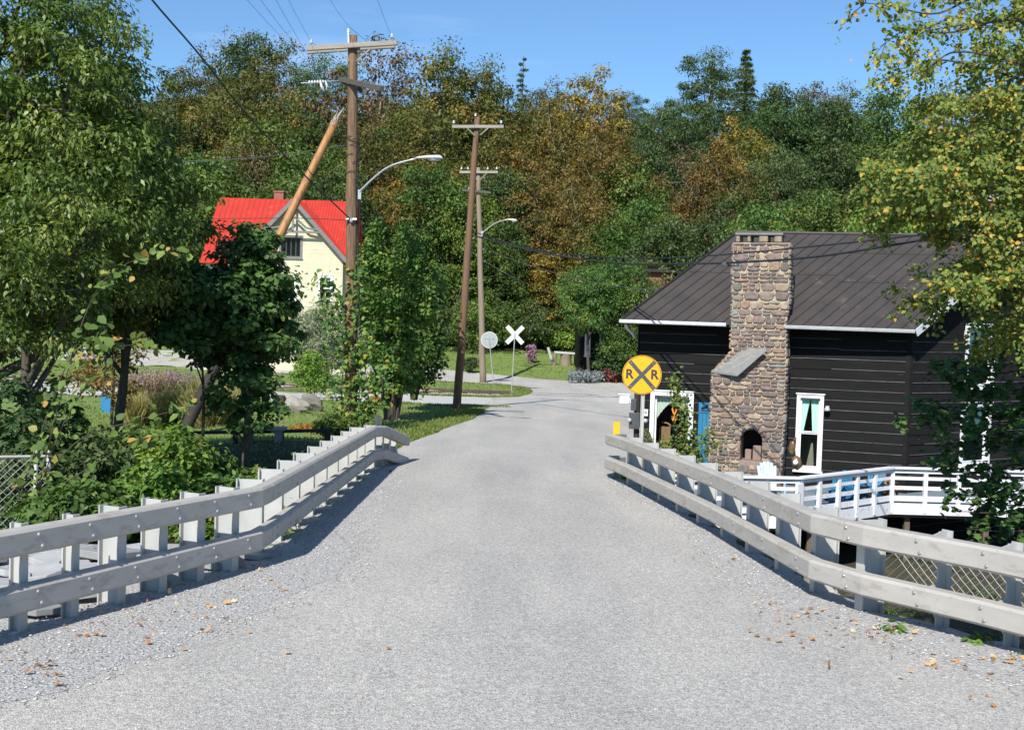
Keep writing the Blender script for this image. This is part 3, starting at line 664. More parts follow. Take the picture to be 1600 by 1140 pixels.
# ================================================================ GUARDRAILS
RAIL_H = 0.19; RAIL_D = 0.15; NARROW = 0; GUS = 99
def guardrail(name, label, pts, top_h, low_h, out, post_s, big_posts, joints, bolts=True):
    """pts: (x,y) plan polyline of the rail's road face, out: +1 posts stand right of it, -1 left"""
    pts = [tuple(p) + (0,) if len(p) == 2 else tuple(p) for p in pts]; p0 = pts[0]; root = thing(name, (p0[0], p0[1], Hf(p0[0], p0[1])), label, 'guardrail')
    # densify
    L = [0]
    for a, b in zip(pts, pts[1:]): L.append(L[-1] + math.dist(a[:2], b[:2]))
    def P(s):
        s = max(0, min(s, L[-1])); i = 0
        while i < len(L) - 2 and s > L[i + 1]: i += 1
        t = (s - L[i]) / (L[i + 1] - L[i]); a, b = pts[i], pts[i + 1]
        return V(a[0] + (b[0] - a[0]) * t, a[1] + (b[1] - a[1]) * t, 0), (V(b[0] - a[0], b[1] - a[1], 0)).normalized(), (a[2] + (b[2] - a[2]) * t if len(a) > 2 else 0)
    cuts = [0] + joints + [L[-1]]
    for lvl in (top_h, low_h):
        for c0, c1 in zip(cuts, cuts[1:]):
            mb = MB(); ss_ = [c0 + .008] + [l for l in L if c0 + .03 < l < c1 - .03] + [c1 - .008]
            rings = []
            for s in ss_:
                p, t, dz = P(s); pa, ta, _ = P(s - .02); pb, tb, _ = P(s + .02); t = (ta + tb).normalized(); nr = V(t.y, -t.x, 0) * out
                zb = -.02857 * p.y + dz; z1 = zb + lvl; z0 = z1 - RAIL_H; e = .022
                prof = [(0, z0 + e), (0, z1 - e), (e, z1), (RAIL_D - e, z1), (RAIL_D, z1 - e), (RAIL_D, z0 + e), (RAIL_D - e, z0), (e, z0)]
                rings.append([p + nr * o + V(0, 0, z) for o, z in prof])
            vs = [q for r_ in rings for q in r_]; k = 8; m = len(rings)
            fs = [(i * k + j, i * k + (j + 1) % k, (i + 1) * k + (j + 1) % k, (i + 1) * k + j) for i in range(m - 1) for j in range(k)]
            fs += [tuple(range(k))[::-1], tuple(range((m - 1) * k, m * k))]
            mb.add(vs, fs); ro = mb.build('rail', 'rail', root)
            if bolts:
                for s in [q for q in post_s if c0 < q < c1]:
                    p, t, dz = P(s); nr = V(t.y, -t.x, 0) * out; zb = -.02857 * p.y + dz + lvl
                    for dx, dzz in ((-.018, -.05), (.018, -.14)):
                        bb = MB(); bb.lathe(p + t * dx + V(0, 0, zb + dzz) + nr * .004, [(.017, 0), (.017, .007), (.010, .016)], 8, -nr); bb.build('bolt', 'bolt', ro)
    name_s = 'L' if pts[0][0] < 0 else 'R'
    for s in post_s:
        p, t, dz = P(s); nr = V(t.y, -t.x, 0) * out; zb = -.02857 * p.y + dz; big = s in big_posts
        near = pts[0][0] < 0 and s < NARROW; W_ = .11 if near else (.21 if name_s == 'L' and not big else (.27 if big else .235)); ft = .014; fw = .075 if near else .10; gus = name_s == 'R' and s > GUS; ph = top_h + .012; mb = MB()
        o0 = RAIL_D + .003
        def plate(oa, ob, half, za, zb_, taper=0):
            q = [p + nr * o + t * h + V(0, 0, z) for z, tp in ((za, 0), (zb_, taper)) for o, h in ((oa, -half), (ob - tp * 0, -half), (ob, half), (oa, half))]
            mb.hexa(q)
        gz = Hf(p.x, p.y) - zb if False else 0
        low = zb - .35
        plate(o0 + W_ - ft, o0 + W_, fw / 2, low - .6, zb + ph)          # rear flange
        if gus:                                                         # bracket blocks behind each rail
            plate(o0 + W_ * .5, o0 + W_ - ft, .007, low - .6, zb + ph - .004)
            for lv in (top_h, low_h):
                q = [p + nr * o + t * h + V(0, 0, zb + z) for h in (-.006, .006) for o, z in ((o0, lv - RAIL_H * .8), (o0 + W_ * .5 - .001, lv - RAIL_H - .10), (o0 + W_ * .5 - .001, lv + .0), (o0, lv - .02))]
                mb.hexa(q); plate(o0, o0 + .01, .045, zb + lv - RAIL_H * .8, zb + lv - .02)
        else:
            plate(o0, o0 + ft, fw / 2, low, zb + ph)                    # front flange
            plate(o0 + ft, o0 + W_ - ft, .007, low - .6, zb + ph - .004)  # web
        mb.build('post', 'post', root)
    return root, P

# left: flared near part, straight part over the bridge, bent end
lp = [(-4.55, 4.2), (-3.62, 7.6), (-2.36, 10.75), (-2.34, 11.1), (-2.33, 19.7), (-2.22, 20.3, -.03), (-1.93, 21.6, -.30)]
def cum(pts):
    L = [0]
    for a, b in zip(pts, pts[1:]): L.append(L[-1] + math.dist(a[:2], b[:2]))
    return L
Ll = cum(lp)
ps = []; s = Ll[2] - .22
for k in range(12): ps.append(s); s -= .52
s = Ll[3] + .25; ps2 = []
while s < Ll[4] - .1: ps2.append(s); s += .98
ps3 = [Ll[5] - .25, Ll[5] + .2, Ll[5] + .6, Ll[5] + 1.0]
NARROW = Ll[2] - .22 - 3.5 * .52
guardrail('bridge_guardrail', 'grey two-rail metal guardrail along the left edge of the bridge, beside the leaning pole', lp, .82, .40, -1, [q for q in ps if q > .1] + ps2 + ps3, ps2, [Ll[3]])
# right: end curl, long straight, flare toward the viewer
rpnt = [(2.02, 20.55, -.04), (1.72, 20.1, -.01), (1.68, 19.6), (1.86, 18.6), (2.45, 13.6), (2.75, 10.1), (3.02, 9.45), (3.62, 8.55), (4.9, 6.3)]
Lr = cum(rpnt)
pr = []; s = Lr[3] - .1
while s < Lr[5] - .3: pr.append(s); s += 1.04
pr += [Lr[6] - .2]
s = Lr[6] + .55
while s < Lr[8]: pr.append(s); s += .60
GUS = Lr[6] + .2
guardrail('bridge_guardrail', 'grey two-rail metal guardrail along the right edge of the bridge, before the white railing', rpnt, .82, .40, -1, pr, [], [Lr[4] - 1.6, Lr[6] - .25])
mk = MB(); p = V(1.86, 19.5, 0); zb = -.02857 * 19.5
mk.box(p + V(0, .02, zb + .93), (.11, .012, .22)); mk.box(p + V(0, .035, zb + .78), (.04, .012, .3))
tag(mk.build('reflector_marker', 'yellow2', origin=(1.86, 19.5, zb + .63)), 'small yellow marker plate on the far end of the right guardrail', 'marker')
mk = MB(); p = onground(582, 690, 22); q0 = V(xz(589, 23.5, -.2), 23.5, 0); zb = Hf(q0.x, q0.y)
mk.box(q0 + V(0, 0, zb + .32), (.10, .05, .95)); mk.box(q0 + V(.07, 0, zb + .55), (.05, .045, .4)); mk.box(q0 + V(0, -.031, zb + .6), (.07, .012, .2))
tag(mk.build('marker_post', 'meter', origin=(q0.x, q0.y, zb)), 'short dark metal post behind the far end of the left guardrail', 'post')

# flagstones behind the near left rail
g = np.random.default_rng(9); k = 0; FS_ = []
for i in range(46):
    x = -5.8 + 3.2 * g.random(); y = 7.6 + 4.2 * g.random()
    if x > float(np.interp(y, [p_[1] for p_ in lp[:5]], [p_[0] for p_ in lp[:5]])) - .28: continue
    n = 5 + int(g.random() * 2); a0 = g.random() * 6.28; r_ = .16 + .22 * g.random(); z = Hf(x, y) + .02 + .05 * g.random(); poly = []
    tx, ty = g.normal(size=2) * .12
    for j in range(n):
        a = a0 + 6.28 * j / n + g.normal() * .12; rr = r_ * (.8 + .4 * g.random()); dx, dy = rr * math.cos(a), rr * math.sin(a) * .75
        poly.append(V(x + dx, y + dy, z + dx * tx + dy * ty))
    mb = MB(); mb.prism(poly, (0, 0, .045 + .03 * g.random())); o = mb.build('flagstone', 'slate_pale', origin=(x, y, z), bevel=.006); k += 1
    FS_.append((o, x, y, r_))

def ordinal_labels(items, fmt, cat, group):
    """items (obj, px, py, size): name each by its gap, its depth and its size among its neighbours"""
    cols = {}
    for it in items: cols.setdefault(it[1], []).append(it)
    for cname, L in cols.items():
        L.sort(key=lambda a: -a[3]); n = len(L)
        words = ['largest', 'second largest', 'third largest', 'fourth largest', 'fifth largest', 'sixth largest', 'seventh largest', 'eighth largest', 'ninth largest', 'tenth largest', 'smallest']
        for k, it in enumerate(L): tag(it[0], fmt % (words[min(k, 10)], cname), cat, group)
ordinal_labels([(o, ['close behind the near posts', 'midway to the chain-link fence', 'far out by the chain-link fence'][min(2, int(max(0, (-x - 3.4)) / .8))] + (' at the frame edge' if y < 8.8 else (' further along' if y > 10.2 else '')), y, r) for o, x, y, r in FS_], '%s pale flagstone %s', 'stone', 'loose flagstones behind the left guardrail')

# chain-link fences
def chain_fence(name, label, path, h, pitch=.085, lift=.0):
    p0 = path[0]; zb0 = Hf(*p0); root = thing(name, (p0[0], p0[1], zb0), label, 'fence')
    wire = MB(); L = cum(path)
    def P(s, z):
        i = 0
        while i < len(L) - 2 and s > L[i + 1]: i += 1
        t = (s - L[i]) / (L[i + 1] - L[i]); a, b = path[i], path[i + 1]; x, y = a[0] + (b[0] - a[0]) * t, a[1] + (b[1] - a[1]) * t
        return V(x, y, -.02857 * y + lift + z)
    n = int((L[-1] + h) / pitch)
    for sg in (1, -1):
        for i in range(n):
            s0 = i * pitch - (h if sg > 0 else 0); s1 = s0 + h
            z0, z1 = (0, h) if sg > 0 else (h, 0)
            a, b = s0, s1; za, zb_ = z0, z1
            if a < 0: za = z0 + (z1 - z0) * (0 - a) / h; a = 0
            if b > L[-1]: zb_ = z0 + (z1 - z0) * (L[-1] - s0) / h; b = L[-1]
            if b - a < .02: continue
            m = max(2, int((b - a) / pitch) + 1); pts = []
            for j in range(m):
                u = j / (m - 1); q = P(a + (b - a) * u, za + (zb_ - za) * u)
                d = V(path[-1][0] - path[0][0], path[-1][1] - path[0][1], 0).normalized(); pts.append(q + V(d.y, -d.x, 0) * (.004 * (1 if (j + (sg > 0)) % 2 else -1)))
            wire.tube(pts, .0032, 3, cap=False)
    wire.build('mesh', 'wire', root)
    mb = MB(); m = max(2, int(L[-1] / .5)); mb.tube([P(L[-1] * i / (m - 1), h) for i in range(m)], .016, 8); mb.build('top_rail', 'wire', root)
    for i in range(int(L[-1] / 1.8) + 2):
        s = min(i * 1.8, L[-1]); mb = MB(); a = P(s, -.5); b = P(s, h + .03); mb.tube([a, b], .022, 8); mb.lathe(b, [(.026, 0), (.026, .02), (.006, .045)], 8)
        mb.build('post', 'wire', root, smooth=True)
        if s >= L[-1]: break
chain_fence('chain_link_fence', 'galvanised chain-link fence behind the near right guardrail', [(3.42, 10.15), (4.2, 9.25), (5.9, 7.0)], .62)
chain_fence('chain_link_fence', 'chain-link fence at the left edge behind the guardrail', [(-8.4, 10.6), (-5.08, 12.3)], .95, lift=-.05)

# rubble and timbers below the right rail
g = np.random.default_rng(19)
def rock_mesh(name, c, r, mt, label, cat, group=None, seed=0, flat=.7, n=12):
    gg = np.random.default_rng(seed); mb = MB(); rows = 7; vs = []; ph = gg.random(6) * 6.28
    for i in range(rows + 1):
        th = math.pi * i / rows
        for j in range(n):
            a = 2 * math.pi * j / n; d = V(math.sin(th) * math.cos(a), math.sin(th) * math.sin(a), math.cos(th))
            k_ = 1 + .16 * math.sin(d.x * 4 + ph[0]) + .13 * math.sin(d.y * 5 + ph[1] + d.z * 3) + .07 * math.sin(d.z * 9 + ph[2] + d.x * 6)
            vs.append(Vector(c) + V(d.x * r[0], d.y * r[1], d.z * r[2]) * k_)
    fs = [(i * n + j, (i + 1) * n + j, (i + 1) * n + (j + 1) % n, i * n + (j + 1) % n) for i in range(rows) for j in range(n)]
    mb.add(vs, fs); o = mb.build(name, mt, origin=(c[0], c[1], c[2] - r[2] * .8), smooth=False); return tag(o, label, cat, group)
c = at(1258, 905, 12.2); rock_mesh('boulder', c, (.26, .22, .22), 'rock', 'round tan boulder seen below the lower right rail', 'rock', seed=3)
RK_ = []
for i in range(16):
    x = 3.6 + 2.2 * g.random(); y = 12.5 + 9 * g.random(); z = Hf(x, y); r_ = .15 + .25 * g.random()
    o = rock_mesh('rock', (x, y, z + r_ * .4), (r_ * 1.2, r_, r_ * .8), 'rock', None, None, seed=50 + i); RK_.append((o, ['near the timber steps', 'midway along', 'toward the yellow sign'][min(2, int((y - 12.5) / 3))], y, r_))
ordinal_labels(RK_, '%s grey rock %s on the bank below the right guardrail', 'rock', 'rocks on the bank below the right guardrail')
for i, (px, py) in enumerate([(1200, 877), (1185, 890), (1205, 897)]):
    c = at(px, py, 15.5 - i * .4); mb = MB(); mb.box(c, (1.15, .34, .11), Matrix.Rotation(.15 * i, 3, 'Z'))
    tag(mb.build('timber_step', 'wood_raw', origin=c, bevel=.01), ['uppermost weathered timber step under the right guardrail', 'middle weathered timber step under the right guardrail', 'lowest weathered timber step under the right guardrail'][i], 'step', 'timber steps')
c = at(1293, 880, 13.5); mb = MB(); mb.tube([c - V(0, 0, 2.2), c + V(0, 0, .03)], .055, 10); mb.lathe(c + V(0, 0, .03), [(.065, 0), (.065, .03), (.045, .08), (.012, .11)], 12)
tag(mb.build('capped_pipe', 'lens', origin=c - V(0, 0, 2.2), smooth=True), 'pale capped pipe standing below the right guardrail', 'pipe')
c = at(1182, 880, 16); mb = MB(); mb.box(c + V(0, 0, -.5), (.09, .09, 1.5))
tag(mb.build('timber_post', 'pole_brown', origin=c - V(0, 0, 1.2)), 'thin red-brown timber post under the right guardrail', 'post')

# ================================================================ POLES, LAMPS, WIRES, SIGNS
def insulator(parent, p, s=1.0, name='insulator'):
    s *= .75
    mb = MB(); mb.lathe(p, [(.012 * s, 0), (.012 * s, .09 * s), (.055 * s, .09 * s), (.06 * s, .12 * s), (.035 * s, .14 * s), (.05 * s, .16 * s), (.045 * s, .19 * s), (.02 * s, .215 * s)], 12)
    return mb.build(name, 'porcelain', parent, smooth=True)
def wobble(a, b, n, amp, seed):
    g = np.random.default_rng(seed); pts = [a.lerp(b, i / (n - 1)) for i in range(n)]
    return [p + V(g.normal() * amp, g.normal() * amp, 0) if 0 < i < n - 1 else p for i, p in enumerate(pts)]

def split_pole(base, top, r0, r1, seed):
    pts = wobble(base, top, 14, .012, seed); return pts, [r0 + (r1 - r0) * i / 13 for i in range(14)]

# pole 1, the tall weathered one by the bridge
b1 = onground(548, 668); Y1 = b1.y; t1 = at(551, 56, Y1)
pole1 = thing('utility_pole', b1, 'tall weathered utility pole behind the left guardrail, propped by the leaning golden pole', 'utility pole')
mb = MB(); pts, rr = split_pole(b1 - V(0, 0, .3), t1, .165, .125, 3); mb.tube(pts, rr, 14, jit=.07); mb.build('pole', 'pole_old', pole1, smooth=True)
for k, (dy, mtn) in enumerate([(-.20, 'arm'), (.20, 'arm')]):
    mb = MB(); a = at(479, 76, Y1 + dy); b = at(620, 67, Y1 + dy)
    if k: a += V(.03, 0, -.08); b += V(-.05, 0, -.08)
    mb.bar(a, b, .10, .125, side=(0, 1, 0)); mb.build('crossarm', mtn, pole1, smooth=False, bevel=.008)
for px0, px1 in ((523, 545), (578, 557)):
    mb = MB(); mb.bar(at(px0, 77, Y1 - .26), at(px1, 95, Y1 - .15), .008, .035, side=(0, 1, 0)); mb.build('brace', 'arm', pole1)
insulator(pole1, at(486, 72, Y1 - .2)); insulator(pole1, at(612, 64, Y1 - .2), 1.15); insulator(pole1, t1 + V(-.10, -.05, -.02), 1.2)
mb = MB(); mb.bar(at(545, 72, Y1 - .17), at(544, 50, Y1 - .17), .02, .05, side=(0, 1, 0)); mb.build('pin', 'alu', pole1)
a2, b2 = at(525, 124, Y1 + .9), at(597, 139, Y1 - 1.9)
mb = MB(); mb.bar(a2 + V(.0, -.16, 0), b2, .12, .13); mb.build('crossarm', 'arm_dark', pole1, bevel=.008)
mb = MB(); mb.bar(at(531, 125, Y1 + .6), at(574, 146, Y1 + .3), .1, .12); mb.build('crossarm', 'arm_dark', pole1, bevel=.008)
# dead-end insulator string with its jumper
mb = MB()
s0, s1 = at(532, 126, Y1 + .4), at(470, 130, Y1 - .1)
mb.tube([s0, s1], .012, 6)
for i in range(6):
    p = s0.lerp(s1, .42 + i * .07); mb.lathe(p, [(.02, 0), (.055, .012), (.055, .03), (.02, .045)], 10, (s1 - s0).normalized())
mb.tube([at(500, 127, Y1), at(503, 136, Y1), at(507, 144, Y1)], [.02, .045, .02], 8); mb.tube([at(508, 126, Y1), at(511, 135, Y1), at(510, 142, Y1)], [.02, .03, .012], 8)
mb.build('strain_insulator', 'porcelain', pole1, smooth=True)
mb = MB()
for i in range(3): mb.tube([p + V(.15 + i * .02, -.08, 0) for p in wobble(at(551, 215 + i * 12, Y1), at(548, 655, Y1), 16, .02, 20 + i)], .011, 5)
mb.tube([at(540, 212, Y1 - .17), at(549, 219, Y1 - .18), at(560, 215, Y1 - .15)], .012, 5)
for i in range(9):
    a = 2.2 * i; mb.tube([at(551, 210 + i * 9, Y1) + V(math.cos(q + a) * (.165 + .02 * i % .05), math.sin(q + a) * .17, .04 * q) for q in (0, .6, 1.2, 1.8, 2.4)], .009, 4)
mb.build('pole_cable', 'cable', pole1)
mb = MB(); c = at(548, 343, Y1 - .18); mb.tube([c + V(-.12, 0, 0), c + V(.16, 0, .01)], .03, 8); mb.lathe(c + V(.02, -.02, -.08), [(.03, 0), (.05, .04), (.03, .12)], 8); mb.build('clamp', 'alu', pole1)

def street_lamp(name, label, pts, head_a, head_b, wd, r):
    root = thing(name, pts[0], label, 'street lamp', 'street lamps on the utility poles'); mb = MB(); sp = spline(pts, 14); mb.tube(sp, [r * (1.1 - .3 * i / 13) for i in range(14)], 10); mb.build('arm', 'alu', root, smooth=True)
    mb = MB(); mb.box(pts[0], (r * 3, r * 3, r * 9)); mb.build('bracket', 'alu', root)
    d = (head_b - head_a); L = d.length; t = d.normalized(); sd_ = t.cross(V(0, 0, 1)).normalized(); up = sd_.cross(t)
    n = 14; k = 12; vs = []; lv = []
    for i in range(n):
        u = i / (n - 1); wv = wd * (.30 + .70 * math.sin(min(1, u * 1.25 + .08) * math.pi / 2)) * (1 if u < .82 else max(.05, math.sqrt(max(0, 1 - ((u - .82) / .18) ** 2)))); 
        for j in range(k):
            a = 2 * math.pi * j / k; x, y = math.cos(a), math.sin(a); vs.append(head_a + t * (u * L) + sd_ * x * wv / 2 + up * (y * wv * (.30 if y > 0 else .10)))
    mb = MB(); mb.add(vs, [(i * k + j, (i + 1) * k + j, (i + 1) * k + (j + 1) % k, i * k + (j + 1) % k) for i in range(n - 1) for j in range(k)] + [tuple(range(k)), tuple(range((n - 1) * k, n * k))[::-1]])
    mb.build('lamp_head', 'sign_white', root, smooth=True)
    mb = MB(); c = head_a + t * L * .68 - up * wd * .06; n2 = 6; vs = []
    for i in range(n2):
        th = (i / (n2 - 1)) * math.pi / 2
        for j in range(12):
            a = 2 * math.pi * j / 12; vs.append(c + t * math.cos(a) * math.cos(th) * L * .25 + sd_ * math.sin(a) * math.cos(th) * wd * .38 - up * math.sin(th) * wd * .30)
    mb.add(vs, [(i * 12 + j, i * 12 + (j + 1) % 12, (i + 1) * 12 + (j + 1) % 12, (i + 1) * 12 + j) for i in range(n2 - 1) for j in range(12)]); mb.build('lens', 'lens', root, smooth=True)
    return root
street_lamp('street_lamp', 'near cobra-head street lamp on the tall pole by the left guardrail', [at(562, 304, Y1 - .1), at(566, 295, Y1 - .15), at(605, 262, Y1 - .35), at(652, 247, Y1 - .5)], at(651, 247, Y1 - .5), at(692, 247, Y1 - .7), .26, .028)

# the leaning, splintered pole
bb = onground(284, 681); sp0 = at(524, 190, Y1 - .35)
lean = thing('leaning_pole', bb, 'golden stripped pole with splintered top leaning against the tall weathered pole', 'utility pole')
mb = MB(); n = 16; dirv = (sp0 - bb); pts = [bb - dirv.normalized() * .4 + (dirv + dirv.normalized() * .4) * (i / (n - 1)) for i in range(n)]; rl_ = [.150 - .055 * i / (n - 1) for i in range(n)]; mb.tube(pts[8:], rl_[8:], 14, jit=.04); mb.build('pole', 'pole_gold', lean, smooth=True)
mb = MB(); mb.tube(pts[:9], [q * 1.02 for q in rl_[:9]], 14, jit=.06); lo_ = mb.build('pole_butt', 'fence_dark', lean, smooth=True); lo_['label'] = 'shade-darkened lower end of the leaning pole'  # dark wood colour carries the tree shade on the lower pole
mb = MB(); d = dirv.normalized(); sx = d.cross(V(0, 1, 0)).normalized()
for o1, o2, L, r in ((-.03, .0, .62, .055), (.045, .03, .46, .045), (.0, -.04, .30, .07), (-.06, .04, .24, .04), (.065, -.02, .2, .04)):
    p = sp0 + sx * o1 + V(0, o2, 0) - d * .15; mb.tube([p, p + d * (L * .55) + sx * .02, p + d * L + sx * (o1 * .5)], [r, r * .75, .008], 5, jit=.3)
mb.build('splintered_end', 'splinter', lean)
mb = MB()
for f_ in (.36, .48, .60, .83): 
    c = bb.lerp(sp0, f_); mb.tube([c + (sx * math.cos(a) + V(0, math.sin(a), 0)) * .138 + d * (.10 * math.sin(a + f_ * 9)) for a in np.linspace(0, 6.3, 15)], .010, 4)
mb.build('wire_wrap', 'cable', lean)

# pole 2 and pole 3
b_2 = onground(713, 640); Y2 = b_2.y; t_2 = at(746, 183, Y2)
pole2 = thing('utility_pole', b_2, 'brown utility pole tilting right on the grass edge left of the road', 'utility pole')
mb = MB(); pts, rr = split_pole(b_2 - V(0, 0, .3), t_2, .16, .10, 5); mb.tube(pts, rr, 12, jit=.04); mb.build('pole', 'pole_brown', pole2, smooth=True)
mb = MB(); mb.bar(at(706, 198, Y2 - .16), at(787, 198, Y2 - .16), .1, .11, side=(0, 1, 0)); mb.build('crossarm', 'arm', pole2, bevel=.008)
for a_, b_ in (((730, 200), (741, 211)), ((763, 200), (750, 211))):
    mb = MB(); mb.bar(at(*a_, Y2 - .22), at(*b_, Y2 - .15), .01, .035, side=(0, 1, 0)); mb.build('brace', 'arm', pole2)
insulator(pole2, at(709, 196, Y2 - .16), 1.1); insulator(pole2, at(783, 196, Y2 - .16), 1.1); insulator(pole2, at(743, 185, Y2 - .1), 1.1)
b_3 = onground(755, 598); Y3 = b_3.y; t_3 = at(747, 262, Y3)
pole3 = thing('utility_pole', b_3, 'grey utility pole with two crossarms standing beyond the round sign', 'utility pole')
mb = MB(); pts, rr = split_pole(b_3 - V(0, 0, .3), t_3, .20, .13, 6); mb.tube(pts, rr, 12, jit=.04); mb.build('pole', 'pole_grey', pole3, smooth=True)
for (x0, y0, x1, y1_, m_) in ((718, 269, 778, 269, 'arm'), (722, 297, 767, 301, 'arm_dark')):
    mb = MB(); mb.bar(at(x0, y0, Y3 - .2), at(x1, y1_, Y3 - .2), .12, .14, side=(0, 1, 0)); mb.build('crossarm', m_, pole3, bevel=.008)
for px in (721, 731, 762, 776): insulator(pole3, at(px, 267, Y3 - .2), 1.4)
insulator(pole3, at(733, 298, Y3 - .2), 1.3)
for a_, b_ in (((736, 271), (745, 281)), ((760, 271), (750, 281))):
    mb = MB(); mb.bar(at(*a_, Y3 - .27), at(*b_, Y3 - .18), .01, .04, side=(0, 1, 0)); mb.build('brace', 'arm', pole3)
street_lamp('street_lamp', 'far cobra-head street lamp on the grey pole above the crossing', [at(753, 365, Y3 - .15), at(757, 361, Y3 - .2), at(775, 348, Y3 - .5), at(793, 343, Y3 - .8)], at(792, 343, Y3 - .8), at(808, 345, Y3 - 1.0), .30, .035)
gb = onground(676, 592)
gw = thing('guy_wire', gb, 'thin guy wire with white guard slanting up to the poles behind the stone wall', 'guy wire')
mb = MB(); mb.tube([gb - V(0, 0, .1), at(738, 392, gb.y - .5), at(746, 366, Y3)], .018, 5); mb.build('wire', 'cable_grey', gw)
mb = MB(); mb.tube([gb, gb.lerp(at(738, 392, gb.y - .5), .20)], .045, 8); mb.build('guard', 'sign_white', gw)

def cable(name, label, pts, r, n=40, m='cable', group='overhead wires'):
    mb = MB(); sp = spline(pts, n); mb.tube(sp, r, 5, cap=True)
    return tag(mb.build(name, m, origin=tuple(pts[0])), label, 'wire', group)
def ext(p, q, k=1.0): return q + (q - p) * k
def wire_to(p_ins, px, py, Y, label, r=.0042, m='cable'):
    q = at(px, py, Y); far = ext(p_ins, q, 1.6); mid = p_ins.lerp(far, .5) + V(0, 0, -.0)
    cable('overhead_wire', label, [p_ins, q, far + V(0, 0, .35)], r, 24, m)
I1, I2, I3 = at(486, 66, Y1 - .2), t1 + V(-.10, -.05, .22), at(612, 58, Y1 - .2)
wire_to(I1, 451, 0, 27.5, 'thin wire rising from the left end of the near crossarm')
wire_to(I2, 516, 0, 27.5, 'thin wire rising from the top of the near pole')
wire_to(I3, 590, 0, 27.5, 'thin wire rising from the right end of the near crossarm')
J = at(505, 126, Y1)
wire_to(J, 431, 0, 26, 'rightmost of the thin wires rising from the dark lower crossarm'); wire_to(J + V(.02, .0, 0), 407, 0, 26, 'middle one of the thin wires rising from the dark lower crossarm'); wire_to(J + V(-.02, 0, .02), 386, 0, 26, 'leftmost of the thin wires rising from the dark lower crossarm')
wire_c = [at(548, 343, Y1 - .2), at(470, 268, 28.4), at(388, 182, 25.6), at(310, 84, 22.8), at(240, 3, 20.4), at(150, -110, 17.8), at(20, -300, 15)]
cable('overhead_cable', 'thick black cable sagging from the near pole to the top left sky', wire_c, .019, 60)
for i, (p, q_) in enumerate(((I1, at(709, 192, Y2)), (I2, at(743, 181, Y2)), (I3, at(783, 192, Y2)))):
    mid = p.lerp(q_, .5) + V(0, 0, -.25)
    cable('overhead_wire', ['thin wire between the left ends of the near and second crossarms', 'thin wire between the tops of the near and second poles', 'thin wire between the right ends of the near and second crossarms'][i], [p, mid, q_], .006, 20, 'cable_grey')
cable('overhead_wire', 'grey wire crossing left of the near pole in front of the trees', [at(544, 226, Y1), at(470, 238, 33), at(390, 247, 36), at(300, 252, 39), at(150, 254, 44)], .013, 30, 'cable_grey')
cable('overhead_wire', 'thin wire crossing in front of the red roof', [at(548, 344, Y1), at(460, 341, 34), at(340, 342, 40), at(200, 346, 46)], .010, 30, 'cable')
cable('overhead_cable', 'lower thick cable sagging across the chimney and dark roof', [at(736, 367, Y2), at(830, 391, 37.5), at(950, 410, 33), at(1078, 412, 28.8), at(1190, 408, 26), at(1300, 398, 24), at(1480, 368, 21.5), at(1640, 338, 19.5), at(1850, 290, 18)], .026, 60, 'cable')
cable('overhead_cable', 'upper thin cable passing over the chimney and dark roof', [at(736, 361, Y2), at(831, 389, 37.5), at(950, 402, 33), at(1084, 401, 28.8), at(1300, 382, 24), at(1467, 363, 21.5), at(1640, 336, 19.5), at(1850, 280, 18)], .018, 60)
cable('overhead_wire', 'faint wire dropping from the grey pole toward the distant dark building', [at(752, 405, Y3), at(800, 432, 66), at(860, 458, 68), at(915, 478, 70), at(985, 492, 72)], .014, 24, 'cable_grey')
cable('overhead_wire', 'faint wire running from the grey pole to the right above the dark roof eave', [at(752, 388, Y3), at(830, 415, 62), at(905, 436, 58), at(985, 450, 54), at(1030, 452, 52)], .014, 24, 'cable_grey')
sb = thing('splice_box', at(1141, 412, 27.3), 'black splice box hanging on the thick cable in front of the chimney', 'box')
mb = MB(); c = at(1141, 413, 27.3); mb.box(c, (.42, .10, .09)); mb.box(c + V(.02, -.06, -.02), (.14, .03, .05)); mb.build('case', 'meter', sb, bevel=.01)
mb = MB(); [mb.lathe(c + V(dx, -.055, .0), [(.018, 0), (.018, .012)], 8, V(0, -1, 0)) for dx in (-.04, .05, .12)]; mb.build('cap', 'alu', sb)

# ---- railroad advance sign
def text_mesh(name, s, size, mtx, m, parent, ext_=.002, off=.0):
    cu_ = bpy.data.curves.new('t', 'FONT'); cu_.body = s; cu_.size = size; cu_.extrude = ext_; cu_.offset = off; cu_.align_x = 'CENTER'; cu_.align_y = 'CENTER'
    to = bpy.data.objects.new('t', cu_); C.objects.link(to); bpy.context.view_layer.update()
    me = bpy.data.meshes.new_from_object(to.evaluated_get(bpy.context.evaluated_depsgraph_get())); bpy.data.objects.remove(to); bpy.data.curves.remove(cu_)
    org = ORG[parent.name]; me.transform(Matrix.Translation(-org) @ mtx); me.materials.clear(); me.materials.append(MT[m]); me.name = name
    o = bpy.data.objects.new(name, me); C.objects.link(o); o.parent = parent; ORG[o.name] = org; return o
YS = 22.0; sc_ = at(1003, 585.5, YS); gz = Hf(sc_.x, YS)
rr_ = thing('railroad_sign', (sc_.x, YS, gz), 'round yellow railroad advance sign with dark X and two letters R', 'sign')
RX = Matrix.Translation(sc_) @ Matrix.Rotation(R(-4), 4, 'Z') @ Matrix.Rotation(R(90), 4, 'X')   # local xy = sign face, z toward viewer
def face_mb(fn):
    mb = MB(); fn(mb); mb.v = [tuple(RX @ Vector(p)) for p in mb.v]; return mb
Rs = .385
face_mb(lambda m_: m_.lathe((0, 0, -.004), [(Rs, 0), (Rs, .004)], 64)).build('disc', 'yellow', rr_)
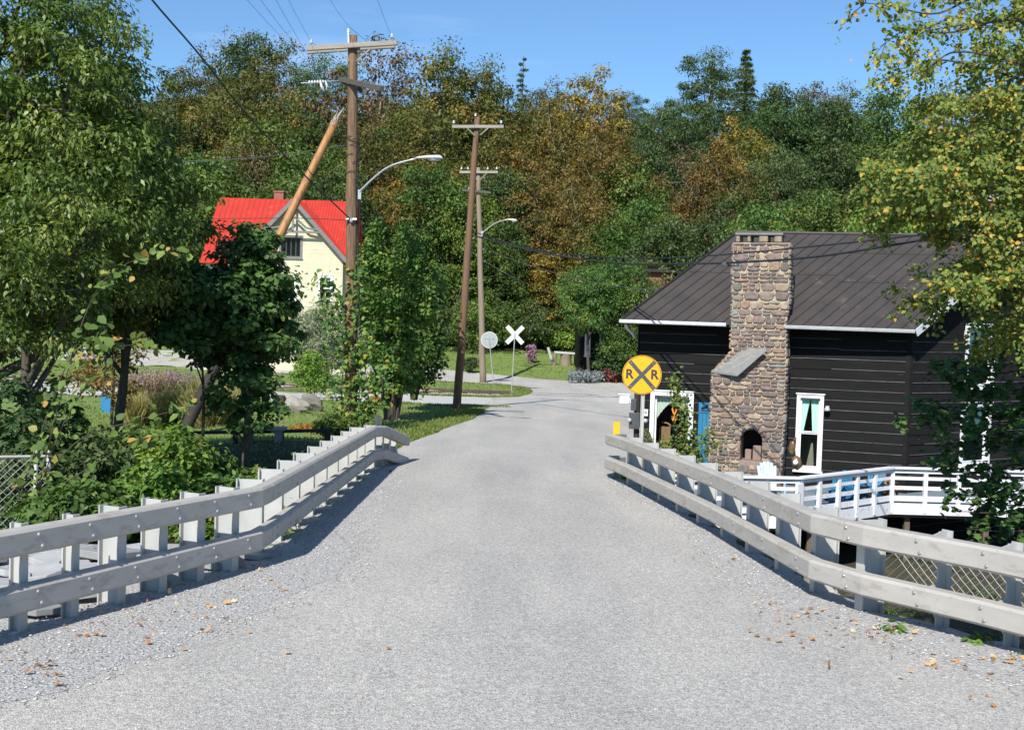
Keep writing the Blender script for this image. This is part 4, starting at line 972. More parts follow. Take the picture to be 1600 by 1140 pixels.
def ring(m_, ra, rb, z0, z1, n=64):
    vs = [V(r * math.cos(6.2832 * j / n), r * math.sin(6.2832 * j / n), z) for r, z in ((ra, z0), (rb, z0), (rb, z1), (ra, z1)) for j in range(n)]
    m_.add(vs, [(i * n + j, i * n + (j + 1) % n, ((i + 1) % 4) * n + (j + 1) % n, ((i + 1) % 4) * n + j) for i in range(4) for j in range(n)])
face_mb(lambda m_: ring(m_, Rs - .020, Rs - .010, .0005, .002)).build('border', 'sign_black', rr_)
def xx(m_):
    L = Rs * .93; W2 = .038
    for s_ in (1, -1):
        a = R(47) * s_; d_ = V(math.cos(a), math.sin(a), 0); n_ = V(-d_.y, d_.x, 0); z = .002 + (.0012 if s_ < 0 else 0)
        m_.prism([(d_ * u * L + n_ * v_ * W2 + V(0, 0, z)) for u, v_ in ((-1, -1), (1, -1), (1, 1), (-1, 1))], (0, 0, .001))
face_mb(xx).build('cross_bars', 'meter', rr_)
def blt(m_):
    for a in (47, 133, 227, 313): m_.lathe(V(math.cos(R(a)), math.sin(R(a)), 0) * Rs * .8 + V(0, 0, .005), [(.011, 0), (.009, .006)], 8)
face_mb(blt).build('bolts', 'alu', rr_)
for dx in (-.245, .245):
    text_mesh('letter', 'R', .25, RX @ Matrix.Translation((dx, .005, .003)), 'sign_black', rr_, .0015, .008)
mb = MB(); c = sc_ + V(.035, .035, 0)
mb.hexa([c + V(x, y, z) for z in (gz - sc_.z - .8, .30) for x, y in ((-.035, 0), (.035, 0), (.035, .012), (-.035, .012))])
for sx_ in (-.035, .023): mb.hexa([c + V(x, y, z) for z in (gz - sc_.z - .8, .30) for x, y in ((sx_, -.022), (sx_ + .012, -.022), (sx_ + .012, 0), (sx_, 0))])
mb.build('post', 'post', rr_)

# meter post beside the house corner
mp_ = at(996, 640, 29.0); gzm = Hf(mp_.x, 29)
mt_ = thing('meter_post', (mp_.x, 29, gzm), 'dark post carrying an electric meter box beside the yellow railroad sign', 'post')
mb = MB(); mb.tube([V(mp_.x, 29, gzm - .3), at(996, 598, 29.0)], .075, 10); mb.build('pole', 'fence_dark', mt_)
mb = MB(); c = at(991, 657, 28.85); mb.box(c, (.26, .14, .42)); mb.box(at(990, 632, 28.9), (.14, .10, .3)); mb.build('meter_box', 'meter', mt_, bevel=.01)
mb = MB(); mb.lathe(at(984, 656, 28.78), [(.06, 0), (.06, .05), (.04, .08), (.02, .09)], 14, V(-.4, -1, 0).normalized()); mb.build('meter_dome', 'meter_glass', mt_, smooth=True)
mb = MB(); mb.lathe(at(1008, 657, 28.9), [(.06, 0), (.06, .05), (.03, .08)], 14, V(.1, -1, 0).normalized()); mb.build('meter_dome', 'meter_glass', mt_, smooth=True)

# crossbuck and round sign beyond the tracks (seen from behind)
cb_ = onground(799, 611); YC = cb_.y
cbk = thing('crossbuck_sign', cb_, 'white X-shaped railroad crossbuck on a grey post at the crossing', 'sign')
c = at(804.5, 523, YC - .05)
for k, s_ in enumerate((1, -1)):
    mb = MB(); a = R(46) * s_; d_ = V(math.cos(a), 0, math.sin(a)); n_ = V(-d_.z, 0, d_.x); L, W2 = .62, .115; o_ = V(0, -.004 - .008 * k, 0)
    mb.prism([c + d_ * u * L + n_ * v_ * W2 + o_ for u, v_ in ((-1, -1), (1, -1), (1, 1), (-1, 1))], (0, .006, 0)); mb.build('blade', 'sign_white', cbk)
mb = MB(); mb.tube([cb_ - V(0, 0, .2), c + V(0, -.045, .10)], .028, 8); mb.build('post', 'sign_grey', cbk)
rb = onground(772, 599); YR = rb.y; c = at(764.5, 531, YR)
rsn = thing('round_sign', rb, 'back of a round sign on a leaning grey post left of the crossbuck', 'sign')
mb = MB(); ax = V(.05, -1, 0).normalized(); rs_ = 12.2 / F * YR
mb.lathe(c, [(rs_, 0), (rs_, .006)], 40, ax); mb.build('disc', 'sign_grey', rsn)
mb = MB(); mb.lathe(c - ax * .003, [(rs_ + .03, -.002), (rs_ + .03, .002)], 40, ax); mb.build('rim', 'sign_white', rsn)
mb = MB(); mb.box(c + V(0, -.03, .10), (.55, .03, .05)); mb.box(c + V(0, -.02, -.08), (.42, .01, .32)); mb.build('bracket', 'sign_grey', rsn)
mb = MB(); mb.tube([rb - V(0, 0, .2), c + V(-.02, -.06, .14)], .03, 8); mb.build('post', 'sign_grey', rsn)

# ---- railway track
trk = thing('railway_track', (-10, 57.5, Hf(-10, 57.5)), 'rusty railway track crossing the grass left of the junction', 'railway track')
for Yt in (56.6, 58.05):
    mb = MB(); P_ = [V(x, Yt + .0 * x, Hf(x, Yt) + .065) for x in np.arange(-42, 1.0, 1.0)]
    for a, b in zip(P_, P_[1:]): mb.bar(a, b, .07, .08)
    mb.build('rail', 'rust', trk)
    mb = MB(); P_ = [V(x, Yt, Hf(x, Yt) + .033) for x in np.arange(1.0, 30, 1.0)]
    for a, b in zip(P_, P_[1:]): mb.bar(a, b, .06, .02)
    mb.build('rail', 'rust', trk)
bm_ = MB(); 
for x in np.arange(-42, .6, .62): bm_.box((x, 57.3, Hf(x, 57.3) - .025), (.23, 2.4, .10))
o = bm_.build('ties', 'tie', trk); o['kind'] = 'stuff'
struct(sheet('track_bed', np.arange(55.4, 59.4, .4), lambda y: -48, lambda y: .8 if y < 58.6 else .2, 'drive', .018, nx=60, jit=.2, seed=13))

# ---- stone wall, rocks, stumps, small posts, fence, benches on the left lawn
wl = onground(630, 598); sw = thing('stone_wall', wl, 'low dry-stone wall around the leafy bush left of the guy wire', 'stone wall'); g = np.random.default_rng(77)
mb = MB()
for row in range(5):
    for i in range(16):
        px = 606 + i * 3.5 + g.random() * 3; p = V(xz(px, wl.y + .12 * row + .01 * (px - 630) ** 2 * .05, -1.4), wl.y + .12 * row, wl.z + .07 + row * .12)
        mb.box(p, (.18 + .22 * g.random(), .45, .10 + .02 * g.random()), Matrix.Rotation(g.normal() * .08, 3, 'Y') @ Matrix.Rotation(g.normal() * .2, 3, 'Z'))
mb.build('stones', 'rock', sw)
for i, (px, py, r_, lb) in enumerate([(484, 641, (.5, .35, .34), 'large pale rock on the lawn edge by the driveway'), (457, 643, (.62, .35, .3), 'long grey boulder left of the large pale rock'), (455, 640, (.3, .3, .25), 'small dark rock at the edge of the left lawn')]):
    p = onground(px, py); rock_mesh('boulder', (p.x, p.y, p.z + r_[2] * .5), r_, 'rock', lb, 'rock', seed=90 + i)
p = onground(436, 643); mb = MB(); mb.lathe(p - V(0, 0, .1), [(.24, 0), (.21, .3), (.20, .62), (.17, .64)], 12); tag(mb.build('tree_stump', 'bark', origin=p), 'short dark stump left of the boulders on the lawn', 'stump')
p = onground(620, 651); mb = MB(); mb.tube([p - V(0, 0, .1), p + V(.01, 0, .55)], [.06, .055], 8, jit=.1); tag(mb.build('wooden_post', 'pole_grey', origin=p), 'short grey wooden post on the grass by the driveway', 'post')
p = onground(412, 690); bn = thing('stone_bench', p, 'low flat stone bench on the lawn behind the dark rail fence', 'bench')
mb = MB(); mb.box(p + V(0, 0, .30), (.95, .42, .07)); mb.build('seat', 'slate', bn, bevel=.01)
for dx in (-.32, .32): mb = MB(); mb.box(p + V(dx, 0, .12), (.12, .34, .3)); mb.build('leg', 'slate', bn, bevel=.01)
fz = thing('rail_fence', (-7, 24.5, Hf(-7, 24.8)), 'dark two-rail wooden fence along the far bank left of the bridge', 'fence')
for py0, py1 in ((676, 672), (697, 693)):
    mb = MB(); a, b = at(285, py0, 24.3), at(520, py1, 25.2)
    pts = wobble(a, b, 5, .02, py0)
    for u_, v_ in zip(pts, pts[1:]): mb.bar(u_, v_, .05, .075)
    mb.build('rail', 'fence_dark', fz)
for px in (292, 368, 440, 512):
    p = at(px, 668, 24.3 + (px - 285) / 235 * .9); mb = MB(); mb.tube([p - V(0, 0, 1.6), p], .06, 8); mb.build('post', 'fence_dark', fz)
p = at(168, 628, 34); bn = thing('blue_bin', p - V(0, 0, .35), 'small blue plastic bin half hidden in the left bushes', 'bin')
mb = MB(); mb.hexa([p + V(x, y, z) for z, s_ in ((-.4, .85), (.2, 1)) for x, y in ((-.16 * s_, -.14), (.16 * s_, -.14), (.16 * s_, .14), (-.16 * s_, .14))]); mb.build('body', 'blue_plastic', bn, bevel=.02)
mb = MB(); mb.box(p + V(0, 0, .225), (.38, .34, .05)); mb.build('lid', 'blue_plastic', bn, bevel=.01)

# parked car far left
def car(loc, rz, label, body):
    root = thing('parked_car', (0, 0, 0), label, 'car'); mb = MB()
    sec = [(-2.1, .45, .75), (-2.0, .35, .92), (-1.2, .28, .98), (-.75, .28, 1.42), (.55, .28, 1.45), (1.15, .28, 1.0), (2.0, .32, .85), (2.15, .42, .65)]
    vs = []
    for x, z0, z1 in sec:
        wv = .86 if abs(x) < 1.9 else .74; tp = .66 if z1 > 1.2 else wv * .96
        vs += [V(x, -wv, z0), V(x, -wv, min(z1, .9)), V(x, -tp, z1), V(x, tp, z1), V(x, wv, min(z1, .9)), V(x, wv, z0)]
    k = 6; m = len(sec); mb.add(vs, [(i * k + j, i * k + (j + 1) % k, (i + 1) * k + (j + 1) % k, (i + 1) * k + j) for i in range(m - 1) for j in range(k)] + [tuple(range(k))[::-1], tuple(range((m - 1) * k, m * k))])
    mb.build('body', body, root, bevel=.04)
    for s_ in (-1, 1):
        mb = MB(); mb.hexa([V(-.95, s_ * .79, .96), V(.98, s_ * .79, .96), V(.98, s_ * .80, 1.0), V(-.95, s_ * .80, 1.0), V(-.7, s_ * .685, 1.38), V(.55, s_ * .685, 1.38), V(.55, s_ * .70, 1.39), V(-.7, s_ * .70, 1.39)]); mb.build('side_window', 'meter', root)
        for x in (-1.35, 1.4):
            mb = MB(); mb.lathe(V(x, s_ * .74, .32), [(.32, 0), (.32, .18)], 18, V(0, s_, 0)); w_ = mb.build('wheel', 'tyre', root)
            mb = MB(); mb.lathe(V(x, s_ * .925, .32), [(.18, 0), (.16, .01)], 14, V(0, s_, 0)); mb.build('rim', 'alu', w_)
    mb = MB(); mb.box((-1.0, 0, 1.18), (.04, 1.15, .36), Matrix.Rotation(R(-42), 3, 'Y')); mb.build('rear_window', 'meter', root)
    mb = MB(); mb.box((.93, 0, 1.2), (.04, 1.15, .5), Matrix.Rotation(R(52), 3, 'Y')); mb.build('windscreen', 'meter', root)
    root.location = loc; root.rotation_euler = (0, 0, rz); return root
x_ = xz(214, 92, .2); car((x_, 92, Hf(x_, 92)), .1, 'red car parked beyond the left road, half hidden by branches', 'car_red')
x_ = xz(196, 94, .2); car((x_ - 1.5, 95.5, Hf(x_ - 1.5, 95.5)), .2, 'white car parked behind the red car at far left', 'car_white')

# ================================================================ BUILDINGS
class Frame:
    def __init__(s, P0, P1):
        s.o = V(P0.x, P0.y, 0); d = V(P1.x - P0.x, P1.y - P0.y, 0); s.L = d.length; s.u = d.normalized()
        s.n = V(s.u.y, -s.u.x, 0)
        if s.n.dot(s.o - V(CAM.x, CAM.y, 0)) > 0: s.n = -s.n
    def P(s, u, z, o=0): return s.o + s.u * u + s.n * o + V(0, 0, z)
    def pick(s, px, py, o=0):
        d = ray(px, py); q = s.o + s.n * o; t = (q - V(CAM.x, CAM.y, 0)).dot(s.n) / d.dot(s.n); p = CAM + d * t
        return (p - s.o).dot(s.u), p.z
    def box(s, mb, u0, u1, z0, z1, o0, o1):
        return mb.hexa([s.P(u, z, o) for z in (z0, z1) for u, o in ((u0, o0), (u1, o0), (u1, o1), (u0, o1))])
def clap(frame, mb, u0, u1, z0, z1, h, holes=(), proud=.028, edge=True, lim=None, seed=0, jog=.0):
    g = np.random.default_rng(seed); z = z0
    while z < z1 - .02:
        zt = min(z + h, z1); a, b = (u0, u1) if lim is None else lim((z + zt) / 2)
        if b - a > .05:
            segs = [(a, b)]
            for hu0, hu1, hz0, hz1 in holes:
                if zt > hz0 + .02 and z < hz1 - .02: segs = [q for s_ in segs for q in ((s_[0], min(s_[1], hu0)), (max(s_[0], hu1), s_[1])) if q[1] - q[0] > .02]
            pieces = [(sa, sb, z, zt) for sa, sb in segs]
            for hu0, hu1, hz0, hz1 in holes:
                if zt > hz0 + .02 and z < hz1 - .02:
                    ua, ub = max(hu0, a), min(hu1, b)
                    if zt > hz1 + .015 and ub > ua: pieces.append((ua, ub, hz1, zt))
                    if z < hz0 - .015 and ub > ua: pieces.append((ua, ub, z, hz0 - .012))
            zrow, ztrow = z, zt
            for sa, sb, z, zt in pieces:
                # random butt joints
                cuts = [sa]; x = sa + 1.5 + 2.5 * g.random()
                while x < sb - .6: cuts.append(x); x += 2 + 2.5 * g.random()
                cuts.append(sb)
                for c0, c1 in zip(cuts, cuts[1:]):
                    j = g.normal() * .0025; mb.cur = 0
                    dz0, dz1 = g.normal() * jog, g.normal() * jog
                    mb.hexa([frame.P(c0 + .001, z + dz0, 0), frame.P(c1 - .001, z + dz1, 0), frame.P(c1 - .001, z + dz1, proud + j), frame.P(c0 + .001, z + dz0, proud + j),
                             frame.P(c0 + .001, zt + .012, 0), frame.P(c1 - .001, zt + .012, 0), frame.P(c1 - .001, zt + .012, .006), frame.P(c0 + .001, zt + .012, .006)])
                    if edge:
                        mb.cur = 1; x = c0
                        while x < c1:
                            L = .4 + 2.5 * g.random(); e = min(c1, x + L)
                            if g.random() < .93:
                                f0, f1 = (x - c0) / (c1 - c0), (e - c0) / (c1 - c0); za, zb_ = z + dz0 * (1 - f0) + dz1 * f0, z + dz0 * (1 - f1) + dz1 * f1; hh = .012 + .008 * g.random()
                                mb.hexa([frame.P(x, za - .002, .01), frame.P(e, zb_ - .002, .01), frame.P(e, zb_ - .002, proud + j + .003), frame.P(x, za - .002, proud + j + .003),
                                         frame.P(x, za + hh, .01), frame.P(e, zb_ + hh, .01), frame.P(e, zb_ + hh, proud + j + .0015), frame.P(x, za + hh, proud + j + .0015)])
                            x = e + .02
            z, zt = zrow, ztrow
        z += h
    mb.cur = 0
def window(frame, root, u0, u1, z0, z1, trimw=.11, sashes=1, cols=1, rows=1, m='white', cur='curtain', label=None, pos=.05, sill=.06):
    if u0 > u1: u0, u1 = u1, u0
    mb = MB(); B = lambda *a: frame.box(mb, *a)
    B(u0, u0 + trimw, z0, z1, -.02, pos); B(u1 - trimw, u1, z0, z1, -.02, pos); B(u0 + trimw, u1 - trimw, z1 - trimw, z1, -.02, pos); B(u0 + trimw, u1 - trimw, z0, z0 + trimw * .8, -.02, pos)
    B(u0 - .04, u1 + .04, z0 - .05, z0 - .001, -.02, pos + sill); B(u0 - .03, u1 + .03, z1 + .001, z1 + .035, -.02, pos + .03)
    # jamb depth
    a, b, c, d = u0 + trimw, u1 - trimw, z0 + trimw * .8, z1 - trimw
    s_ = .045; zs = [c + (d - c) * i / sashes for i in range(sashes + 1)]
    for i in range(sashes):
        o = -.06 if i == 0 else -.035
        B(a, a + s_, zs[i], zs[i + 1], o - .03, o); B(b - s_, b, zs[i], zs[i + 1], o - .03, o); B(a + s_, b - s_, zs[i], zs[i] + s_, o - .03, o); B(a + s_, b - s_, zs[i + 1] - s_, zs[i + 1], o - .03, o)
        for k in range(1, cols): x = a + (b - a) * k / cols; B(x - .012, x + .012, zs[i] + s_, zs[i + 1] - s_, o - .025, o - .004)
        for k in range(1, rows): zz = zs[i] + (zs[i + 1] - zs[i]) * k / rows; B(a + s_, b - s_, zz - .012, zz + .012, o - .027, o - .002)
    for x0, x1 in ((a - .001, a + .002), (b - .002, b + .001)): B(x0, x1, c, d, -.12, -.02)
    w_ = mb.build('window', m, root)
    if label: w_['label'] = label
    mb = MB(); mb.add([frame.P(a, c, -.08), frame.P(b, c, -.08), frame.P(b, d, -.08), frame.P(a, d, -.08)], [(0, 1, 2, 3) if (frame.P(b, c) - frame.P(a, c)).cross(V(0, 0, 1)).dot(frame.n) > 0 else (3, 2, 1, 0)]); mb.build('pane', 'glass', w_)
    # shallow room behind the glass
    mb = MB()
    for q in ((a - .3, b + .3, c - .3, d + .3, -1.6, -1.55), (a - .35, a - .3, c - .3, d + .3, -1.6, -.13), (b + .3, b + .35, c - .3, d + .3, -1.6, -.13), (a - .3, b + .3, c - .35, c - .3, -1.6, -.13), (a - .3, b + .3, d + .3, d + .35, -1.6, -.13)): B2 = frame.box(mb, *q)
    mb.build('room', 'room', w_)
    if cur == 'sash':
        mb = MB()
        for side in (0, 1):
            n = 26; vs = []
            for i in range(n):
                t = i / (n - 1)
                for zt in (0, 1):
                    zz = d - .02 - zt * (d - c) * .47; spread = .46 if not zt else (.34 if side == 0 else .16); x = t * (b - a) * spread; x = a + .02 + x if side == 0 else b - .02 - x
                    vs.append(frame.P(x, zz, -.14 + .02 * math.sin(i * 1.7)))
            mb.add(vs, [(2 * i, 2 * i + 1, 2 * i + 3, 2 * i + 2) for i in range(n - 1)])
        mb.build('curtain', 'curtain', w_, smooth=True)
    if cur == 'lace':
        mb = MB(); n = 40; vs = []
        for i in range(n):
            t = i / (n - 1); dep = .22 + .62 * abs(1 - 2 * t) ** 1.6 + .03 * abs(math.sin(i * 1.1)); x = a + .02 + t * (b - a - .04)
            vs += [frame.P(x, d, -.15 + .02 * math.sin(i * 1.5)), frame.P(x, d - (d - c) * dep * .5, -.15 + .02 * math.sin(i * 1.5))]
        mb.add(vs, [(2 * i, 2 * i + 1, 2 * i + 3, 2 * i + 2) for i in range(n - 1)]); mb.build('curtain', 'lace', w_, smooth=True)
    return w_

# ---------------- black clapboard house
DZ = -2.35
wR, wL = at(1420, 600, 31.5), at(995, 600, 34.0)
FR = Frame(wR, wL)
ER, EL, RL, RRt = at(1430, 514, 30.85), at(970, 498, 33.2), at(1150, 363, 35.2), at(1596, 370, 33.4)
zr = (RL.z + RRt.z) / 2; zr_l, zr_r = RL.z, RRt.z
ER2, EL2 = V(*(RRt * 2 - ER)), V(*(RL * 2 - EL)); ER2.z = ER.z; EL2.z = EL.z
house = thing('black_house', (wR.x - 4, wR.y + 3, -4), 'black clapboard house with brown metal roof and fieldstone chimney', 'house')
gdir = V(RRt.x - ER.x, RRt.y - ER.y, 0); GLh = gdir.length
G2 = wR + gdir.normalized() * (2 * GLh - .8); FG = Frame(wR, G2)
# openings in the front wall
def rect(fr, x0, y0, x1, y1):
    (a, za), (b, zb_) = fr.pick(x0, y0), fr.pick(x1, y1); return (min(a, b), max(a, b), min(za, zb_), max(za, zb_))
W1 = rect(FR, 1241, 733, 1288, 617); W2 = rect(FR, 1014, 712, 1085, 613)
GW1 = rect(FG, 1497, 728, 1547, 629); GW2 = rect(FG, 1505, 606, 1554, 508)
ch0 = FR.pick(1228, 600)[0]; ch1 = FR.pick(1143, 600)[0]
holes = [W1, W2]
topz = lambda u: 0
mb = MB(); zt_w = min(ER.z, EL.z) - .02
clap(FR, mb, .06, FR.L - .05, -4.2, zt_w, .292, holes, seed=4, jog=.006)
mb.build('front_wall', ['siding', 'board_edge'], house)
def glim(z):
    if z < ER.z: return (.06, FG.L)
    f_ = (z - ER.z) / (RRt.z - ER.z); return (.06 + f_ * GLh, FG.L - f_ * GLh)
mb = MB(); clap(FG, mb, .06, FG.L, -4.2, ER.z - .25, .292, [GW1, GW2], seed=7, jog=.006); mb.build('gable_wall', ['siding_peel', 'board_edge'], house)
mb = MB(); x = .0
z0g = ER.z - .25
while x < FG.L:
    zt = ER.z - .12 + (RRt.z - ER.z) * min(x, FG.L - x) / GLh
    x1 = x + .14
    if x1 > GW2[0] and x < GW2[1]:
        if zt > GW2[3] + .02: FG.box(mb, x, x1 - .012, GW2[3], zt, 0, .02)
    elif zt > z0g: FG.box(mb, x, x1 - .012, z0g, zt, 0, .02)
    x = x1
mb.build('gable_boards', 'siding', house)
mb = MB(); FR.box(mb, -.035, .10, -4.2, zt_w, -.0, .045); FG.box(mb, -.035, .10, -4.2, zt_w, -.0, .043); mb.build('corner_board', 'siding_peel', house)
# far and rear walls
bL = V(*EL2); mb = MB(); FL_ = Frame(wL, V(EL2.x, EL2.y - .3, 0)); pl = []
for A_, B_ in ((wL, V(EL2.x, EL2.y - .3, 0)), (G2, V(EL2.x, EL2.y - .3, 0))):
    d_ = (V(B_.x, B_.y, 0) - V(A_.x, A_.y, 0)).normalized(); n_ = V(d_.y, -d_.x, 0) * .03
    mb.hexa([V(q.x, q.y, z) + n_ * s_ for z in (-4.2, zt_w) for q, s_ in ((A_, -1), (B_, -1), (B_, 1), (A_, 1))])
fl0 = V(wL.x, wL.y, 0); e2 = V(EL2.x, EL2.y, 0)
mb.prism([V(wL.x, wL.y, zt_w) + V(.04, 0, 0), V(EL2.x, EL2.y, zt_w) + V(.04, 0, 0), V(RL.x, RL.y, RL.z - .12) + V(.3, 0, 0)], V(.04, 0, 0))
mb.build('rear_wall', 'siding', house)
# roof: two slopes with standing seams
def slope(E0, E1, R0, R1, n, name):
    mb = MB(); dn = V(0, 0, -.07); N_ = 10
    grid = [[E0.lerp(E1, i / N_).lerp(R0.lerp(R1, i / N_), j / 4) for j in range(5)] for i in range(N_ + 1)]
    vs = [p for r_ in grid for p in r_]; m_ = len(vs); vs = vs + [p + dn for p in vs]
    fs = [(i * 5 + j, (i + 1) * 5 + j, (i + 1) * 5 + j + 1, i * 5 + j + 1) for i in range(N_) for j in range(4)]
    fs += [tuple(k + m_ for k in f[::-1]) for f in fs]
    rim = [i * 5 for i in range(N_ + 1)] + [N_ * 5 + j for j in range(1, 5)] + [i * 5 + 4 for i in range(N_ - 1, -1, -1)] + [j for j in range(3, 0, -1)]
    fs += [(rim[k], rim[(k + 1) % len(rim)], rim[(k + 1) % len(rim)] + m_, rim[k] + m_) for k in range(len(rim))]
    mb.add(vs, fs); g = np.random.default_rng(5)
    for i in range(n + 1):
        t = min(1, max(0, (i + g.normal() * .03) / n)); a, b = E0.lerp(E1, t), R0.lerp(R1, t); nn = (E1 - E0).cross(b - a).normalized(); nn = nn if nn.z > 0 else -nn
        mb.bar(a + nn * .012 - (b - a).normalized() * .01, b + nn * .012, .024, .03)
    for k in range(3):      # sheet laps
        f_ = [.46, .53, .78][k]; t0, t1 = [(0.02, .42), (.45, .98), (.1, .5)][k]; a = E0.lerp(E1, t0).lerp(R0.lerp(R1, t0), f_); b = E0.lerp(E1, t1).lerp(R0.lerp(R1, t1), f_); mb.bar(a + V(0, -.0, .008), b + V(0, 0, .008), .03, .008)
    return mb.build(name, 'roof', house)
slope(ER, EL, RRt, RL, 22, 'roof'); slope(EL2, ER2, RL, RRt, 22, 'roof')
mb = MB(); mb.tube([RL + V(0, 0, .01), RRt + V(0, 0, .01)], .05, 8); mb.build('ridge_cap', 'roof', house)
mb = MB(); d_ = (RRt - ER); mb.bar(ER + V(.03, -.02, -.11), RRt + V(.03, -.02, -.11), .03, .20, side=FG.n); ob = mb.build('bargeboard', 'roof_white', house)
mb = MB(); mb.bar(EL + V(-.03, -.02, -.11), RL + V(-.03, -.02, -.11), .03, .18, side=V(-1, 0, 0)); mb.build('bargeboard', 'siding', house)
cL, cR = EL.lerp(ER, (1143 - 970) / 460), EL.lerp(ER, (1232 - 970) / 460)
def gutter(a, b, m_):
    mb = MB(); d_ = (b - a).normalized(); n_ = FR.n; prof = [(0, 0), (.09, 0), (.11, -.02), (.10, -.09), (.02, -.11), (0, -.11)]; vs = [q + n_ * (o + .005) + V(0, 0, z - .015) for q in (a, b) for o, z in prof]; k = len(prof)
    mb.add(vs, [tuple(range(k))[::-1], tuple(range(k, 2 * k))] + [(i, (i + 1) % k, k + (i + 1) % k, k + i) for i in range(k)]); mb.build('gutter', m_, house)
gutter(EL + V(-.02, 0, 0), cL, 'roof_white'); gutter(cR, ER, 'meter_glass')
mb = MB(); mb.tube([at(977, 505, 33.3), at(980, 512, 33.5), at(988, 520, 33.9), at(992, 526, 34.0)], .05, 8); mb.build('downpipe', 'roof_white', house, smooth=True)
soff = MB(); soff.hexa([V(EL.x, EL.y, EL.z - .14), V(ER.x, ER.y, ER.z - .14), V(wR.x, wR.y, ER.z - .14), V(wL.x, wL.y, EL.z - .14), V(EL.x, EL.y, EL.z - .12), V(ER.x, ER.y, ER.z - .12), V(wR.x, wR.y, ER.z - .12), V(wL.x, wL.y, EL.z - .12)]); soff.build('soffit', 'siding', house)
mb = MB(); FR.box(mb, -.1, FR.L + .05, -4.25, -4.0, -6, 0.0); mb.build('foundation', 'rock', house)
window(FR, house, *W1, trimw=.10, sashes=2, cur='sash', m='white', pos=.07, label='tall white window with mint curtains')
window(FR, house, *W2, trimw=.13, sashes=1, cur='lace', m='white', pos=.09, label='wide white picture window with lace curtain')
window(FG, house, *GW1, trimw=.11, sashes=2, cur='sash', pos=.07, label='lower white gable window'); window(FG, house, *GW2, trimw=.11, sashes=2, cur='sash', pos=.07, label='upper white gable window')
# blue shutter door, number plate, wall lamp
r_ = rect(FR, 1089, 727, 1112, 629); mb = MB(); n = 3
for i in range(n): a = r_[0] + (r_[1] - r_[0]) * i / n; FR.box(mb, a + .004, r_[0] + (r_[1] - r_[0]) * (i + 1) / n - .004, r_[2], r_[3], .045, .075)
for z in (r_[2] + .2, r_[3] - .3): FR.box(mb, r_[0] + .03, r_[1] - .03, z, z + .1, .076, .095)
sh = mb.build('shutter', 'blue', house); sh['label'] = 'blue plank shutter'
mb = MB(); u, z = FR.pick(1106, 650, .1); 
for k in range(7):
    a = k * .5; mb.tube([FR.P(u + .10 - .09 * math.cos(a), z + .35 - k * .02, .13), FR.P(u + .10 - .09 * math.cos(a + .5), z + .35 - (k + 1) * .02, .13)], .02, 5)
mb.tube([FR.P(u - .12, z + .17, .11), FR.P(u + .2, z + .17, .11)], .012, 5); mb.build('shutter_hook', 'sign_black', house)
u0, z0 = FR.pick(1001, 649); u1, z1 = FR.pick(1013, 639); u0, u1 = min(u0, u1), max(u0, u1); mb = MB(); FR.box(mb, u0, u1, z0, z1, .035, .05); pl_ = mb.build('number_plate', 'sign_white', house)
tm = Matrix((-FR.u, V(0, 0, 1), FR.n)).transposed().to_4x4(); tm.translation = FR.P((u0 + u1) / 2, (z0 + z1) / 2, .052); text_mesh('house_number', '34', .17, tm, 'sign_black', pl_)
u, z = FR.pick(1293, 638); mb = MB(); FR.box(mb, u - .05, u + .05, z - .06, z + .08, .03, .06); mb.tube([FR.P(u, z, .06), FR.P(u, z + .03, .16)], .02, 6); mb.lathe(FR.P(u, z - .06, .17), [(.08, 0), (.09, .04), (.05, .12), (.02, .14)], 12); mb.build('wall_lamp', 'meter_glass', house, smooth=True)
# butterfly on the picture window
u, z = FR.pick(1054, 648, .1); bf = MB()
for s_ in (-1, 1):
    bf.prism([FR.P(u + a * s_, z + b, .12 + .05 * a / .1) for a, b in ((0, -.02), (.04, .04), (.085, .17), (.06, .24), (.02, .12), (0, .06))], FR.n * .004); bf.prism([FR.P(u + a * s_, z + b, .12 + .05 * a / .1) for a, b in ((0, -.03), (.06, -.04), (.07, -.13), (.03, -.2), (0, -.08))], FR.n * .004)
bf.build('butterfly_ornament', 'orange', house)
# chair back seen through the picture window
u, z = FR.pick(1030, 690, 0); mb = MB(); FR.box(mb, u - .22, u + .22, z - .4, z + .42, -.62, -.58); mb.tube([FR.P(u + .22 * math.cos(a), z + .42 + .12 * math.sin(a), -.60) for a in np.linspace(0, math.pi, 10)], .03, 6); mb.build('chair_back', 'wood_brown', house)

# fieldstone chimney
CH = .84                                             # how far its face stands off the wall
def edges(tbl):
    q = sorted([(FR.pick(x, y, CH)[1], FR.pick(x, y, CH)[0]) for x, y in tbl]); zz = [a for a, b in q]; uu = [b for a, b in q]
    return lambda z: float(np.interp(z, zz, uu))
eR = edges([(1233, 378), (1233, 470), (1227, 500), (1228, 560), (1225, 650), (1219, 738)])
eLs = edges([(1146, 378), (1144, 480), (1141, 545), (1141, 738)])
eLw = edges([(1113, 583), (1110, 660), (1107, 738)])
zTop = FR.pick(1190, 379, CH)[1]; zSlabL = FR.pick(1113, 582, CH)[1]; zSlabR = FR.pick(1163, 545, CH)[1]; zBot = DZ - .1
uSl = eLs(zSlabR)
def eL(z):
    if z > zSlabR: return eLs(z)
    if z < zSlabL: return eLw(z)
    t = (z - zSlabL) / (zSlabR - zSlabL); return eLw(zSlabL) * (1 - t) + (eLs(zSlabR) - .1) * t
ah = rect(FR, 1159, 718, 1189, 676); fa = FR.pick(1174, 690, CH); au = fa[0]; ahw = .31; az0 = FR.pick(1174, 720, CH)[1]; az1 = FR.pick(1174, 688, CH)[1]
